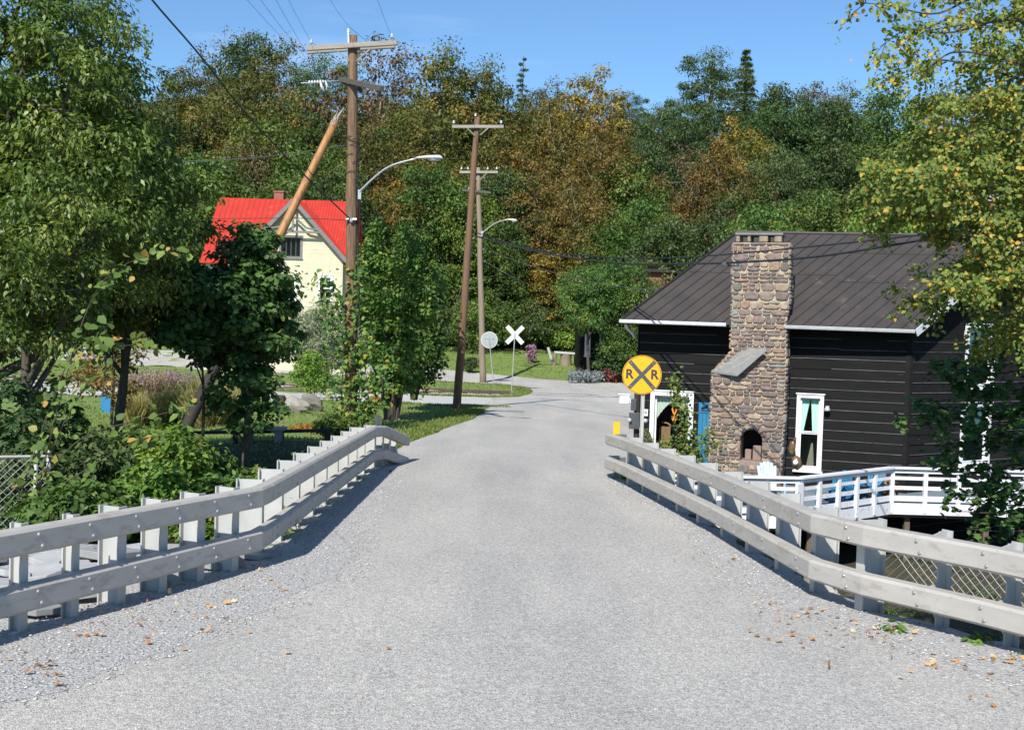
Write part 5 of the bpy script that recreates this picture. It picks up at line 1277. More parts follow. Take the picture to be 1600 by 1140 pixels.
chm = MB(); zs = list(np.arange(zBot, zTop, .22)) + [zTop]
for a, b in zip(zs, zs[1:]):                          # mortar core in courses, leaving the hearth open
    L0, R0_, L1, R1_ = eL(a + .001), eR(a), eL(b - .001), eR(b)
    spans = [(R0_, L0, R1_, L1)]
    if b > az0 and a < az1 + ahw * .75: spans = [(R0_, au - ahw, R1_, au - ahw), (au + ahw, L0, au + ahw, L1)]
    for p0, p1, q0, q1 in spans:
        p0, p1 = min(p0, p1), max(p0, p1); q0, q1 = min(q0, q1), max(q0, q1)
        chm.hexa([FR.P(p0, a, 0), FR.P(p1, a, 0), FR.P(p1, a, CH), FR.P(p0, a, CH), FR.P(q0, b, 0), FR.P(q1, b, 0), FR.P(q1, b, CH), FR.P(q0, b, CH)])
chim = chm.build('stone_chimney', 'mortar', house)
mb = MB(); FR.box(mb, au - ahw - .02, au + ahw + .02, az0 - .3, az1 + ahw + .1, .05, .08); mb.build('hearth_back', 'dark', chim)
mb = MB(); FR.box(mb, au - ahw, au + ahw, az0 - .35, az0, .1, CH + .02); FR.box(mb, au - .26, au - .02, az0, az0 + .42, .42, .60); FR.box(mb, au + .02, au + .2, az0, az0 + .30, .42, .58); mb.build('hearth_stones', 'stone', chim, bevel=.02)
stone_m = bpy.data.materials.new('varied_fieldstone'); stone_m.use_nodes = True; n_ = stone_m.node_tree.nodes; l_ = stone_m.node_tree.links; b_ = n_['Principled BSDF']; b_.inputs['Roughness'].default_value = .85
gi = n_.new('ShaderNodeNewGeometry'); rp_ = n_.new('ShaderNodeValToRGB'); rp_.color_ramp.interpolation = 'CONSTANT'
cols = [(0, (0.214, 0.163, 0.137)), (.14, (0.157, 0.124, 0.108)), (.28, (0.283, 0.223, 0.165)), (.40, (0.188, 0.148, 0.137)), (.50, (0.356, 0.287, 0.212)), (.60, (0.231, 0.188, 0.155)), (.70, (0.146, 0.134, 0.122)), (.80, (0.273, 0.188, 0.141)), (.88, (0.199, 0.148, 0.141)), (.95, (0.231, 0.247, 0.226))]
rp_.color_ramp.elements[0].color = (*cols[0][1], 1); rp_.color_ramp.elements[1].position = cols[-1][0]; rp_.color_ramp.elements[1].color = (*cols[-1][1], 1)
for p, c_ in cols[1:-1]: e_ = rp_.color_ramp.elements.new(p); e_.color = (*c_, 1)
l_.new(gi.outputs['Random Per Island'], rp_.inputs[0]); tc_ = n_.new('ShaderNodeTexCoord'); nz_ = n_.new('ShaderNodeTexNoise'); nz_.inputs['Scale'].default_value = 9; nz_.inputs['Detail'].default_value = 8; l_.new(tc_.outputs['Object'], nz_.inputs['Vector'])
r5 = n_.new('ShaderNodeValToRGB'); r5.color_ramp.elements[0].position = .3; r5.color_ramp.elements[1].position = .7; r5.color_ramp.elements[0].color = (.72, .72, .72, 1); r5.color_ramp.elements[1].color = (1.25, 1.22, 1.18, 1); l_.new(nz_.outputs['Fac'], r5.inputs[0])
mu_ = n_.new('ShaderNodeMixRGB'); mu_.blend_type = 'MULTIPLY'; mu_.inputs[0].default_value = 1; l_.new(rp_.outputs[0], mu_.inputs[1]); l_.new(r5.outputs[0], mu_.inputs[2]); l_.new(mu_.outputs[0], b_.inputs['Base Color'])
bp_ = n_.new('ShaderNodeBump'); bp_.inputs['Strength'].default_value = .5; bp_.inputs['Distance'].default_value = .02; nz2 = n_.new('ShaderNodeTexNoise'); nz2.inputs['Scale'].default_value = 26; l_.new(tc_.outputs['Object'], nz2.inputs['Vector']); l_.new(nz2.outputs['Fac'], bp_.inputs['Height']); l_.new(bp_.outputs[0], b_.inputs['Normal'])
MT['varied'] = stone_m
def stone(mb, fr, u0, u1, z0, z1, o, g, prot=.05, skew=.0):
    n = 12; cu_, cz = (u0 + u1) / 2, (z0 + z1) / 2; a, b = (u1 - u0) / 2, (z1 - z0) / 2; ex = 2.6 + 2.5 * g.random(); vs = []; jit = 1 + g.normal(size=n) * .055; sk = g.normal() * .12
    for sc, off in ((1, -.02), (1, prot * .35), (.9, prot * .85), (.62, prot)):
        for j in range(n):
            th = 6.28318 * (j + .5) / n; c, s_ = math.cos(th), math.sin(th); r_ = (abs(c) ** ex + abs(s_) ** ex) ** (-1 / ex)
            vs.append(fr.P(cu_ + a * sc * c * r_ * jit[j] + sk * b * s_ * sc, cz + b * sc * s_ * r_ * jit[j], o + off + g.normal() * .003))
    vs.append(fr.P(cu_, cz, o + prot * 1.03)); fs = [(i * n + j, i * n + (j + 1) % n, (i + 1) * n + (j + 1) % n, (i + 1) * n + j) for i in range(3) for j in range(n)] + [(3 * n + j, 3 * n + (j + 1) % n, 4 * n) for j in range(n)]
    mb.add(vs, fs)
def pack(mb, fr, lo, hi, z0, z1, o, seed, hole=None):
    g = np.random.default_rng(seed); z = z0
    while z < z1 - .05:
        h = .08 + .22 * g.random() ** 1.6
        if z + h > z1 - .06: h = z1 - z
        zm = z + h / 2; a, b = lo(zm), hi(zm); a, b = min(a, b), max(a, b); x = a
        while x < b - .04:
            wd = (.12 + .34 * g.random() ** 1.4) * (1.25 if h < .15 else 1)
            if x + wd > b - .10: wd = b - x
            u0, u1 = x + .008, x + wd - .008; x += wd
            if hole and u1 > hole[0] and u0 < hole[1] and z + h > hole[2] and z < hole[3]:
                # clip against the round-headed opening
                if z + h / 2 < az1 + .0: 
                    if u0 < hole[0] - .06: u1 = hole[0] - .005
                    elif u1 > hole[1] + .06: u0 = hole[1] + .005
                    else: continue
                else:
                    if math.hypot((u0 + u1) / 2 - au, zm - az1) < ahw + .13: continue
            zz0, zz1 = z + .006 + g.normal() * .006, z + h - .006 + g.normal() * .006
            if h > .17 and g.random() < .4 and u1 - u0 > .1:
                m = zz0 + (zz1 - zz0) * (.35 + .3 * g.random()); stone(mb, fr, u0, u1, zz0, m - .006, o, g); 
                if u1 - u0 > .24: c = u0 + (u1 - u0) * (.35 + .3 * g.random()); stone(mb, fr, u0, c - .006, m + .006, zz1, o, g); stone(mb, fr, c + .006, u1, m + .006, zz1, o, g)
                else: stone(mb, fr, u0, u1, m + .006, zz1, o, g)
            else: stone(mb, fr, u0, u1, zz0, zz1, o, g, .04 + .03 * g.random())
        z += h
mb = MB(); pack(mb, FR, eR, eL, zBot, zTop, CH, 33, (au - ahw, au + ahw, az0, az1 + ahw + .12))
g = np.random.default_rng(5)
for i in range(9):                                   # arch stones
    th = math.pi * (i + .5) / 9; c, s_ = math.cos(th), math.sin(th); rad0, rad1 = ahw, ahw + .17; dth = math.pi / 9 * .46
    pts = [(rad0, -dth), (rad1, -dth), (rad1, dth), (rad0, dth)]; f_ = [FR.P(au + r * math.cos(th + d_), az1 + r * math.sin(th + d_), CH + .0) for r, d_ in pts]
    cen = sum(f_, V(0, 0, 0)) / 4; mb.hexa([p + FR.n * -.3 for p in f_] + [cen + (p - cen) * .86 + FR.n * .07 for p in f_])
# sides of the shaft
FSl = Frame(FR.P(eLs(zTop), 0, 0), FR.P(eLs(zTop), 0, CH)); FSl.n = FR.u.copy(); FSl.u = FR.n.copy(); FSl.o = V(*FR.P(0, 0, 0))
class Side:
    def __init__(s, e, sg): s.e = e; s.sg = sg
    def P(s, u, z, o=0): return FR.P(s.e(z) + s.sg * o, z, u)
pack(mb, Side(eL, 1), lambda z: 0.0, lambda z: CH, zBot, zTop, 0, 41); pack(mb, Side(eR, -1), lambda z: 0.0, lambda z: CH, zBot, zTop, 0, 43)
mb.build('stones', 'varied', chim)
# slate-covered shoulder
mb = MB(); A_ = FR.P(FR.pick(1116, 583, CH)[0] + .02, FR.pick(1116, 582, CH)[1], CH - .45)
s_pts = [FR.P(*FR.pick(1163, 543, o_), o_) for o_ in (CH + .02,)] + [FR.P(*FR.pick(x_, y_, o_), o_) for x_, y_, o_ in ((1198, 545, CH + .26), (1152, 585, CH + .26), (1111, 579, CH + .02))]
mb.prism(s_pts, (0, 0, -.055)); mb.build('shoulder_slab', 'slate', chim, bevel=.008)
mb = MB(); g = np.random.default_rng(12)
def sp_(a, b): return s_pts[0].lerp(s_pts[1], a).lerp(s_pts[3].lerp(s_pts[2], a), b) + V(0, 0, .004)
for ln in ([(0.0, .35), (.3, .42), (.35, .62), (.62, .78), (.6, 1)], [(.35, .62), (.1, .72), (.05, .9)], [(.55, 0), (.5, .2), (.72, .3), (1, .32)], [(.5, .2), (.3, .42)], [(.72, .3), (.72, .6), (.62, .78)]):
    mb.tube([sp_(*q) for q in ln], .014, 5)
mb.build('mortar_joints', 'mortar', chim)
cz = [FR.pick(1150, 378, CH)[1], FR.pick(1150, 367, CH)[1]]
for x0, x1 in ((1150, 1156), (1168, 1173), (1186, 1200), (1210, 1222)):
    for o0, o1 in ((.05, .2), (CH - .17, CH)): a, b = FR.pick(x0, 372, CH)[0], FR.pick(x1, 372, CH)[0]; mb = MB(); FR.box(mb, min(a, b), max(a, b), cz[0], cz[1], o0, o1); mb.build('cap_pillar', 'varied', chim, bevel=.03)
pass
mb = MB(); a, b = FR.pick(1149, 365, CH)[0], FR.pick(1224, 365, CH)[0]; FR.box(mb, min(a, b), max(a, b), cz[1], cz[1] + .06, -.02, CH + .04); mb.build('cap_slab', 'slate', chim, bevel=.01)
# flue interior and brick chimney on the far side of the ridge
cx0, cx1 = at(1520, 345, 36.5), at(1566, 345, 36.5); mb = MB(); zb_, zt_ = RRt.z - 1.5, at(1540, 316, 36.5).z
mb.hexa([V(x, y, z) for z in (zb_, zt_) for x, y in ((cx0.x, 36.2), (cx1.x, 36.2), (cx1.x, 36.9), (cx0.x, 36.9))]); bc = mb.build('brick_chimney', 'brick', house, bevel=.01)
mb = MB(); mb.box(V((cx0.x + cx1.x) / 2, 36.55, zt_ + .06), (cx1.x - cx0.x + .14, .86, .12)); mb.box(V((cx0.x + cx1.x) / 2, 36.55, zt_ + .17), (cx1.x - cx0.x - .2, .5, .10)); mb.build('cap', 'slate_pale', bc)

# flower box, ornament, deck, railing, chairs
u0, z0 = FR.pick(1022, 712, .3); u1, _ = FR.pick(1085, 712, .3); fb = thing('flower_box', FR.P((u0 + u1) / 2, z0 - .2, .3), 'window box full of white flowers under the picture window', 'flower box')
mb = MB(); FR.box(mb, min(u0, u1), max(u0, u1), z0 - .28, z0 - .02, .10, .34); mb.build('box', 'white_worn', fb)
g = np.random.default_rng(71); n = 900; U = min(u0, u1) - .1 + (abs(u1 - u0) + .2) * g.random(n); P_ = np.array([FR.P(U[i], z0 + .0 + g.normal() * .07, .25 + g.normal() * .08) for i in range(n)])
v, q, k = leaves(P_, nrm(g.normal(size=(n, 3)) * .6 + np.array([-.2, -.8, .6])), g.normal(size=(n, 3)), .05 + .04 * g.random(n), .9); raw_mesh('flowers', v - np.array(ORG[fb.name]), q, 'lf_white', g.random(n), fb)
n = 700; U = min(u0, u1) - .1 + (abs(u1 - u0) + .2) * g.random(n); P_ = np.array([FR.P(U[i], z0 - .08 + g.normal() * .09, .27 + g.normal() * .09) for i in range(n)])
v, q, k = leaves(P_, nrm(g.normal(size=(n, 3)) * .6 + np.array([-.2, -.8, .6])), g.normal(size=(n, 3)), .06 + .05 * g.random(n), .6); raw_mesh('foliage', v - np.array(ORG[fb.name]), q, 'lf_bright', g.random(n), fb)
# climbing plant by the picture window
def vine(name, label, cat, paths, mt, size, n, rad, seed, kind='leaf', r=.006, width=.75, droop=.3, stem='bark', loc=None):
    g = np.random.default_rng(seed); root = thing(name, paths[0][0], label, cat); mb = MB(); P = []
    for path in paths:
        sp = spline(path, 24); mb.tube(sp, [r * (1 - .7 * i / 23) for i in range(24)], 4, cap=False); A = np.array([tuple(p) for p in sp])
        L = sum((Vector(path[i + 1]) - Vector(path[i])).length for i in range(len(path) - 1)); m = int(n * L)
        i = g.random(m) * 22.99; k = i.astype(int); f_ = (i - k)[:, None]; P.append(A[k] * (1 - f_) + A[k + 1] * f_ + g.normal(size=(m, 3)) * rad)
    P = np.concatenate(P); m = len(P); mb.build('stem', stem, root)
    v, q, k = leaves(P, nrm(g.normal(size=(m, 3)) * .5 + np.array([-.2, -.55, .6])), g.normal(size=(m, 3)) * .8 + np.array([0, 0, -droop]), size * (.6 + .8 * g.random(m)), width, kind)
    raw_mesh('leaves', v - np.array(ORG[root.name]), q, mt, np.repeat(g.random(m), k), root); return root
Yv = 31.0
vine('climbing_plant', 'leafy climbing plant growing in front of the picture window', 'plant', [[at(1082, 735, Yv), at(1070, 690, Yv), at(1060, 640, Yv), at(1055, 603, Yv), at(1052, 585, Yv)], [at(1080, 730, Yv), at(1078, 690, Yv), at(1074, 650, Yv), at(1062, 618, Yv)], [at(1075, 712, Yv), at(1095, 690, Yv), at(1115, 672, Yv)], [at(1082, 735, Yv), at(1100, 705, Yv), at(1124, 690, Yv)], [at(1070, 700, Yv), at(1045, 690, Yv), at(1030, 700, Yv)]], 'lf_bush', .09, 150, .10, 81)
# carved ornament
c = at(1243, 735, 30.2); oz = thing('carved_ornament', c, 'glossy brown carved ornament standing before the tall mint-curtained window', 'ornament')
mb = MB(); p0 = at(1243, 722, 30.2); p1 = at(1240, 690, 30.2)
mb.tube([at(1243, 733, 30.2), at(1246, 727, 30.2), at(1244, 718, 30.2), at(1240, 712, 30.2)], [.06, .14, .135, .06], 12); mb.build('lower_body', 'gold_pot', oz, smooth=True)
mb = MB(); mb.tube([at(1240, 712, 30.2), at(1237, 702, 30.2), at(1239, 692, 30.2), at(1244, 683, 30.2)], [.06, .10, .085, .012], 12); mb.build('upper_body', 'gold_pot', oz, smooth=True)
mb = MB(); mb.lathe(at(1243, 722, 30.02), [(.075, 0), (.06, .03), (.02, .045)], 14, V(-.1, -1, .05).normalized()); mb.build('white_patch', 'white', oz, smooth=True)

deck = thing('wooden_deck', at(1300, 800, 29), 'raised grey-blue wooden deck with white fascia beside the black house', 'deck')
rz_ = DZ + .96
A, B, C_, D, E = (atz(1050, 741, rz_), atz(1250, 745, rz_), atz(1395, 729, rz_), atz(1603, 735, rz_), atz(1800, 744, rz_))
rail_pts = [V(p.x, p.y, 0) for p in (A, B, C_, D, E)]
mb = MB(); back = [FR.P(FR.L * .96, 0, -.0), FR.P(0, 0, -.0)]; g2 = FG.P(FG.L * .7, 0, 0)
poly = rail_pts + [V(g2.x, g2.y, 0), V(back[1].x, back[1].y, 0), V(back[0].x, back[0].y, 0)]
mb.prism([p + V(0, 0, DZ) for p in poly][::-1], (0, 0, -.05)); mb.build('floor', 'deck', deck)
for a, b in zip(rail_pts, rail_pts[1:]):
    mb = MB(); mb.bar(a + V(0, 0, DZ - .15), b + V(0, 0, DZ - .15), .04, .30); mb.build('fascia', 'white_worn', deck)
    mb = MB(); off = V(0, .25, 0); mb.bar(a + off + V(0, 0, DZ - .30), b + off + V(0, 0, DZ - .30), .14, .22); mb.build('beam', 'wood_raw', deck)
for a, b in zip(rail_pts, rail_pts[1:]):
    for t in (.15, .75): p = a.lerp(b, t) + V(0, .3, 0); mb = MB(); mb.box(p + V(0, 0, (DZ - 4.3) / 2 - .3), (.14, .14, 4.3 + DZ - .2)); mb.build('support_post', 'wood_raw', deck)
dr = thing('deck_railing', rail_pts[1] + V(0, 0, DZ), 'worn white wooden railing around the deck behind the right guardrail', 'railing')
segn = [4, 5, 4, 4]
for k, (a, b) in enumerate(zip(rail_pts, rail_pts[1:])):
    mb = MB(); mb.bar(a + V(0, 0, rz_ - .02), b + V(0, 0, rz_ - .02), .20, .045); mb.bar(a + V(0, 0, rz_ - .10), b + V(0, 0, rz_ - .10), .04, .11); mb.build('top_rail', 'white', dr)
    for zz, hh in ((.66, .09), (.40, .10), (.12, .14)):
        mb = MB(); mb.bar(a + V(0, .05, DZ + zz), b + V(0, .05, DZ + zz), .03, hh); mb.build('mid_rail', 'white_worn' if zz < .5 else 'white', dr)
    for i in range(segn[k] + (1 if k == 3 else 0)):
        p = a.lerp(b, i / segn[k]); mb = MB(); wd = .22 if (k == 1 and i == 0) else .10
        t_ = (b - a).normalized(); mb.bar(p + V(0, 0, DZ - .25), p + V(0, 0, rz_ - .16), wd, .09, side=t_); mb.build('post', 'white_worn', dr)

def adirondack(loc, rz, label, m, group='chairs on the deck', sc=1.0):
    t = thing('adirondack_chair', (0, 0, 0), label, 'chair', group)
    mb = MB()
    for i in range(6): mb.box((0, -.28 + i * .095, .36 - i * .025), (.52, .085, .02), Matrix.Rotation(R(-14), 3, 'X'))
    mb.build('seat', m, t)
    mb = MB()
    for i in range(6):
        x = -.235 + i * .094; h = .86 - .14 * (abs(i - 2.5) / 2.5) ** 2; a = V(x * .86, .22, .22); b = V(x * 1.12, .22 + h * .34, .22 + h * .94)
        mb.bar(a, b, .084, .02, side=(1, 0, 0))
    mb.bar((-.27, .37, .55), (.27, .37, .55), .02, .07, side=(0, 1, 0)); mb.build('backrest', m, t)
    for s_ in (-1, 1):
        mb = MB(); mb.box((s_ * .33, -.02, .56), (.14, .74, .022)); mb.build('armrest', m, t)
        mb = MB(); mb.box((s_ * .29, -.30, .275), (.03, .10, .55)); mb.build('leg', m, t)
        mb = MB(); mb.bar((s_ * .26, -.34, .33), (s_ * .26, .52, .03), .025, .12); mb.build('leg', m, t)
    t.location = loc; t.rotation_euler = (0, 0, rz); t.scale = (sc,) * 3; return t
p = atz(1206, 772, DZ); p = at(1206, 741, 29.9); p.z = DZ; adirondack(p, R(8), 'blue adirondack chair with sun glare in its pale colour in front of the stone chimney', 'blue_pale', sc=.9)
for px, Y, rz, lb in ((1296, 28.9, R(-60), 'blue adirondack chair just right of the tall window, behind the railing'), (1335, 29.6, R(30), 'middle blue adirondack chair behind the slanted part of the white railing'), (1165, 28.5, R(170), 'blue chair low behind the railing left of the pale chair'), (1362, 29.9, R(-35), 'rightmost blue adirondack chair beside the brown one')):
    x = xz(px, Y, DZ); adirondack((x, Y, DZ), rz, lb, 'blue', sc=.78)
x = xz(1382, 30.4, DZ); adirondack((x, 30.4, DZ), R(15), 'brown wooden deck chair behind the corner of the white railing', 'wood_brown', sc=.78)
x = xz(975, 52, -1.4); bx = thing('white_planter', (x, 52, Hf(x, 52)), 'white box planter behind the yellow railroad sign', 'planter')
zz = Hf(x, 52); mb = MB(); mb.box((x, 52, zz + .22), (.45, .4, .44)); mb.box((x - .02, 52, zz + .46), (.55, .5, .04)); mb.build('box', 'white', bx, bevel=.01)
mb = MB(); mb.box((x + .5, 51.7, zz + .12), (.5, .35, .3)); tag(mb.build('white_block', 'white', origin=(x + .5, 51.7, zz), bevel=.02), 'low white block right beside the white planter', 'block')

# ---------------- cream house with red roof
YH = 72.0
def hx(px, z=3): return xz(px, YH, z)
gA = at(459, 312, YH - .4); xl, xr = hx(322), hx(533); zev = at(545, 410, YH).z; gx0, gx1 = hx(374), hx(541); gcx = gA.x; ridge = at(400, 311, YH + 4).z; yr = YH + 4.2
zg = Hf(gcx, YH) - .1
red = thing('red_roofed_house', (gcx, YH + 3, zg), 'cream clapboard house with bright red metal roof and front gable', 'house')
FH = Frame(V(xl, YH, 0), V(xr, YH, 0)); hu = lambda px, py: (FH.pick(px, py)[0], FH.pick(px, py)[1])
def hrect(x0, y0, x1, y1): return rect(FH, x0, y0, x1, y1)
wins = [hrect(497, 469, 520, 431), hrect(436, 403, 473, 369), hrect(441, 470, 464, 430), hrect(500, 548, 524, 506), hrect(440, 550, 466, 506), hrect(355, 560, 376, 512), hrect(352, 470, 370, 432)]
mb = MB(); clap(FH, mb, 0, FH.L, zg - .5, zev, .125, wins, proud=.015, edge=False, seed=3)
uc = gcx - xl; hw = (gx1 - gx0) / 2 + .1
def gl(z): f_ = (z - zev) / (gA.z - zev); return (uc - hw * (1 - f_), uc + hw * (1 - f_))
clap(FH, mb, 0, 1, zev, gA.z - .15, .125, wins, proud=.015, edge=False, lim=gl, seed=5); mb.build('front_wall', 'cream', red)
mb = MB(); dpt = 8.4
for x in (xl, xr): mb.hexa([V(x + o, y, z) for z in (zg - .5, zev) for o, y in ((-.06, YH), (.06, YH), (.06, YH + dpt), (-.06, YH + dpt))]); mb.prism([V(x - .06, YH, zev), V(x - .06, YH + dpt, zev), V(x - .06, yr, ridge - .15)], (.12, 0, 0))
mb.hexa([V(x, YH + dpt + o, z) for z in (zg - .5, zev) for x, o in ((xl, -.06), (xr, -.06), (xr, .06), (xl, .06))]); mb.build('side_wall', 'cream', red)
def slab(a, b, c, d, th, ribs, name, m_, parent=red):   # a-b eave, d-c ridge
    mb = MB(); up = (b - a).cross(d - a).normalized(); up = up if up.z > 0 else -up; mb.hexa([a, b, c, d] + [p + up * th for p in (a, b, c, d)])
    for i in range(ribs + 1): t = i / ribs; p, q = a.lerp(b, t) + up * th, d.lerp(c, t) + up * th; mb.bar(p, q, .03, .05)
    return mb.build(name, m_, parent)
ov = .35; ze = zev - ov * (ridge - zev) / 4.2
def red_front():
    mb = MB(); zs_ = lambda y: ze + (ridge - ze) * (y - (YH - ov)) / (yr - YH + ov)
    yv = YH - ov + (yr - YH + ov) * (gA.z - .02 - ze) / (ridge - ze); up = V(0, -(ridge - ze), (yr - YH + ov)).normalized() * .06
    for s_ in (-1, 1):
        xe = xl - .35 if s_ < 0 else xr + .35; xg = gcx + s_ * (hw + .12)
        pl_ = [V(xe, YH - ov, ze), V(xg, YH - ov, ze), V(gcx, yv, zs_(yv)), V(gcx, yr, ridge), V(xe, yr, ridge)]
        mb.prism(pl_ if s_ < 0 else pl_[::-1], up)
        n = 17
        for i in range(n + 1):
            x = xe + (gcx - xe) * i / n; y0 = YH - ov if (x - xg) * s_ > 0 else YH - ov + (yv - YH + ov) * (xg - x) / (xg - gcx)
            if y0 < yr - .1: mb.bar(V(x, y0, zs_(y0)) + up, V(x, yr, ridge) + up, .03, .05)
    mb.build('roof', 'roof_red', red)
red_front()
slab(V(xr + .35, YH + dpt + ov, ze), V(xl - .35, YH + dpt + ov, ze), V(xl - .35, yr, ridge), V(xr + .35, yr, ridge), .06, 34, 'roof', 'roof_red')
sl = (gA.z - zev) / hw; ex_ = .45
for s_ in (-1, 1): slab(V(gcx + s_ * (hw + ex_), YH - .55, zev - sl * ex_ + .1), V(gcx + s_ * (hw + ex_), yr - .5, zev - sl * ex_ + .1), V(gcx, yr - .5, gA.z + .1), V(gcx, YH - .55, gA.z + .1), .06, 9, 'gable_roof', 'roof_red')
for s_ in (-1, 1):
    mb = MB(); mb.bar(V(gcx + s_ * (hw + ex_), YH - .57, zev - sl * ex_ - .03), V(gcx, YH - .57, gA.z - .03), .05, .24, side=(0, 1, 0)); mb.build('bargeboard', 'trim', red)
mb = MB(); zc = at(459, 362, YH - .5).z; wc = (gA.z - zc) / sl; mb.bar(V(gcx - wc, YH - .5, zc), V(gcx + wc, YH - .5, zc), .08, .14, side=(0, 1, 0)); mb.bar(V(gcx, YH - .5, zc), V(gcx, YH - .5, gA.z - .1), .08, .12, side=(0, 1, 0))
for s_ in (-1, 1): mb.tube([V(gcx + s_ * wc * .95, YH - .5, zc + .1), V(gcx + s_ * wc * .45, YH - .5, zc + .28), V(gcx + s_ * .08, YH - .5, zc + .95)], .07, 6)
mb.build('gable_truss', 'trim', red)
for i, r_ in enumerate(wins): window(FH, red, *r_, trimw=.12, sashes=2 if i != 1 else 1, cols=2 if i != 1 else 4, cur='lace' if i == 0 else None, m='trim' if i in (1,) else 'white', pos=.05)
cp = at(438, 300, yr + .8); mb = MB(); mb.hexa([V(cp.x + x, yr + y, z) for z in (ridge - 1, ridge + .6) for x, y in ((-.32, .3), (.32, .3), (.32, .9), (-.32, .9))]); mb.box((cp.x, yr + .6, ridge + .6), (.72, .70, .10)); mb.build('brick_chimney', 'brick', red)

# ---------------- distant dark cabin, brick building, benches
def small_house(px0, px1, Y, pyb, pyt, m_, label, wins_px, roof='roof', rise=2.2):
    a, b = at(px0, pyb, Y), at(px1, pyb, Y); zt = at(px0, pyt, Y).z; z0 = min(Hf(a.x, Y), a.z) - .3
    root = thing('distant_house', (a.x, Y, z0), label, 'house'); fr = Frame(V(a.x, Y, 0), V(b.x, Y, 0)); ws = [rect(fr, *w_) for w_ in wins_px]; mb = MB()
    clap(fr, mb, 0, fr.L, z0, zt, .2, ws, proud=.015, edge=False); mb.build('wall', m_, root); mb = MB(); D_ = 7
    for x in (a.x, b.x): mb.box((x, Y + D_ / 2, (z0 + zt) / 2), (.1, D_, zt - z0))
    mb.build('side_wall', m_, root); L = b.x - a.x
    for s_ in (0, 1):
        y0, y1 = (Y - .4, Y + D_ / 2) if s_ == 0 else (Y + D_ + .4, Y + D_ / 2); slab(V(a.x - .4, y0, zt), V(b.x + .4, y0, zt), V(b.x + .4, y1, zt + rise), V(a.x - .4, y1, zt + rise), .08, 8, 'roof', roof, root)
    for s_ in (a.x, b.x): mb = MB(); mb.prism([V(s_ - .03, Y, zt), V(s_ - .03, Y + D_, zt), V(s_ - .03, Y + D_ / 2, zt + rise - .1)], (.06, 0, 0)); mb.build('gable', m_, root)
    for w_ in ws: window(fr, root, *w_, trimw=.12, sashes=2, cur=None)
    return root
small_house(907, 975, 73, 568, 478, 'siding', 'dark cabin with white windows half hidden behind the tree left of the black house', [(913, 556, 923, 520), (936, 556, 946, 520)])
small_house(983, 1050, 79, 520, 424, 'brick', 'old red brick building showing through the trees above the dark roof', [(1000, 478, 1012, 452)], rise=.5)
p = onground(868, 572, 74); bt = thing('log_bench', p, 'weathered rustic log bench on the far lawn', 'bench')
mb = MB(); mb.tube([p + V(-.1, .5, .95), p + V(2.3, .5, .85)], .10, 8); mb.build('seat', 'slate_pale', bt, smooth=True)
for dx in (-.1, 2.1): mb = MB(); mb.tube([p + V(dx, .5, -.1), p + V(dx + .1, .5, .95)], [.14, .11], 8, jit=.1); mb.build('leg', 'pole_grey', bt)
mb = MB(); mb.tube([p + V(-.2, .5, .2), p + V(-.55, .6, 1.3)], .10, 7); mb.build('backrest', 'slate_pale', bt)
p = onground(884, 570, 72); mb = MB(); mb.lathe(p - V(0, 0, .1), [(.42, 0), (.38, .5), (.40, .85), (.3, .88)], 14); tag(mb.build('tree_stump', 'pole_grey', origin=p), 'grey tree stump used as a planter on the far lawn', 'stump')

# ================================================================ FOREST ON THE HILLSIDE
SP = {}
def proto(key, **k):
    H_ = k.pop('top'); t = make_tree(k.pop('name'), None, None, H_, **k); SP[key] = (t, H_, k['rx'])
proto('G', name='broadleaf_tree', top=16, cb=2.5, rx=5.0, shape='oval', nc=110, cr_=1.25, per=190, size=.30, mt='lf_green', seed=101)
proto('G2', name='broadleaf_tree', top=15, cb=2.0, rx=4.6, shape='round', nc=90, cr_=1.3, per=210, size=.27, mt='lf_bright', seed=102)
proto('D', name='broadleaf_tree', top=16, cb=2.5, rx=5.2, shape='round', nc=115, cr_=1.2, per=190, size=.30, mt='lf_dark', seed=103)
proto('O', name='broadleaf_tree', top=17, cb=3, rx=5.0, shape='oval', nc=105, cr_=1.2, per=170, size=.28, mt='lf_olive', seed=104)
proto('R', name='maple_tree', top=17, cb=2.5, rx=4.8, shape='oval', nc=110, cr_=1.05, per=125, size=.27, mt='lf_rust', bark='bark_pale', seed=105, nmain=14, r0=.2)
proto('R2', name='maple_tree', top=15, cb=2.5, rx=4.4, shape='round', nc=80, cr_=1.05, per=105, size=.25, mt='lf_brown', bark='bark_pale', seed=106, nmain=16, r0=.2)
proto('B', name='locust_tree', top=17, cb=5, rx=5.2, shape='vase', nc=75, cr_=1.35, per=260, size=.24, mt='lf_blue', seed=107, nmain=12, flat=.5)
proto('Y', name='broadleaf_tree', top=15, cb=3, rx=4.2, shape='round', nc=80, cr_=1.15, per=150, size=.27, mt='lf_gold', seed=108, bark='bark_pale')
proto('N', name='bare_tree', top=16, cb=4, rx=3.6, shape='vase', nc=55, cr_=1.0, per=26, size=.25, mt='lf_brown', bark='bark_pale', seed=109, nmain=22, r0=.2)
proto('L', name='broadleaf_tree', top=13, cb=.6, rx=4.6, shape='round', nc=110, cr_=1.1, per=200, size=.26, mt='lf_green', seed=110)
proto('LD', name='broadleaf_tree', top=13, cb=.6, rx=4.6, shape='round', nc=110, cr_=1.1, per=200, size=.26, mt='lf_dark', seed=111)
proto('H', name='broadleaf_tree', top=15, cb=6.6, rx=5.0, shape='round', nc=95, cr_=1.2, per=190, size=.30, mt='lf_green', seed=112)
t = make_spruce('spruce_tree', None, 16, 3.2, seed=5); SP['S'] = (t, 16, 3.2)
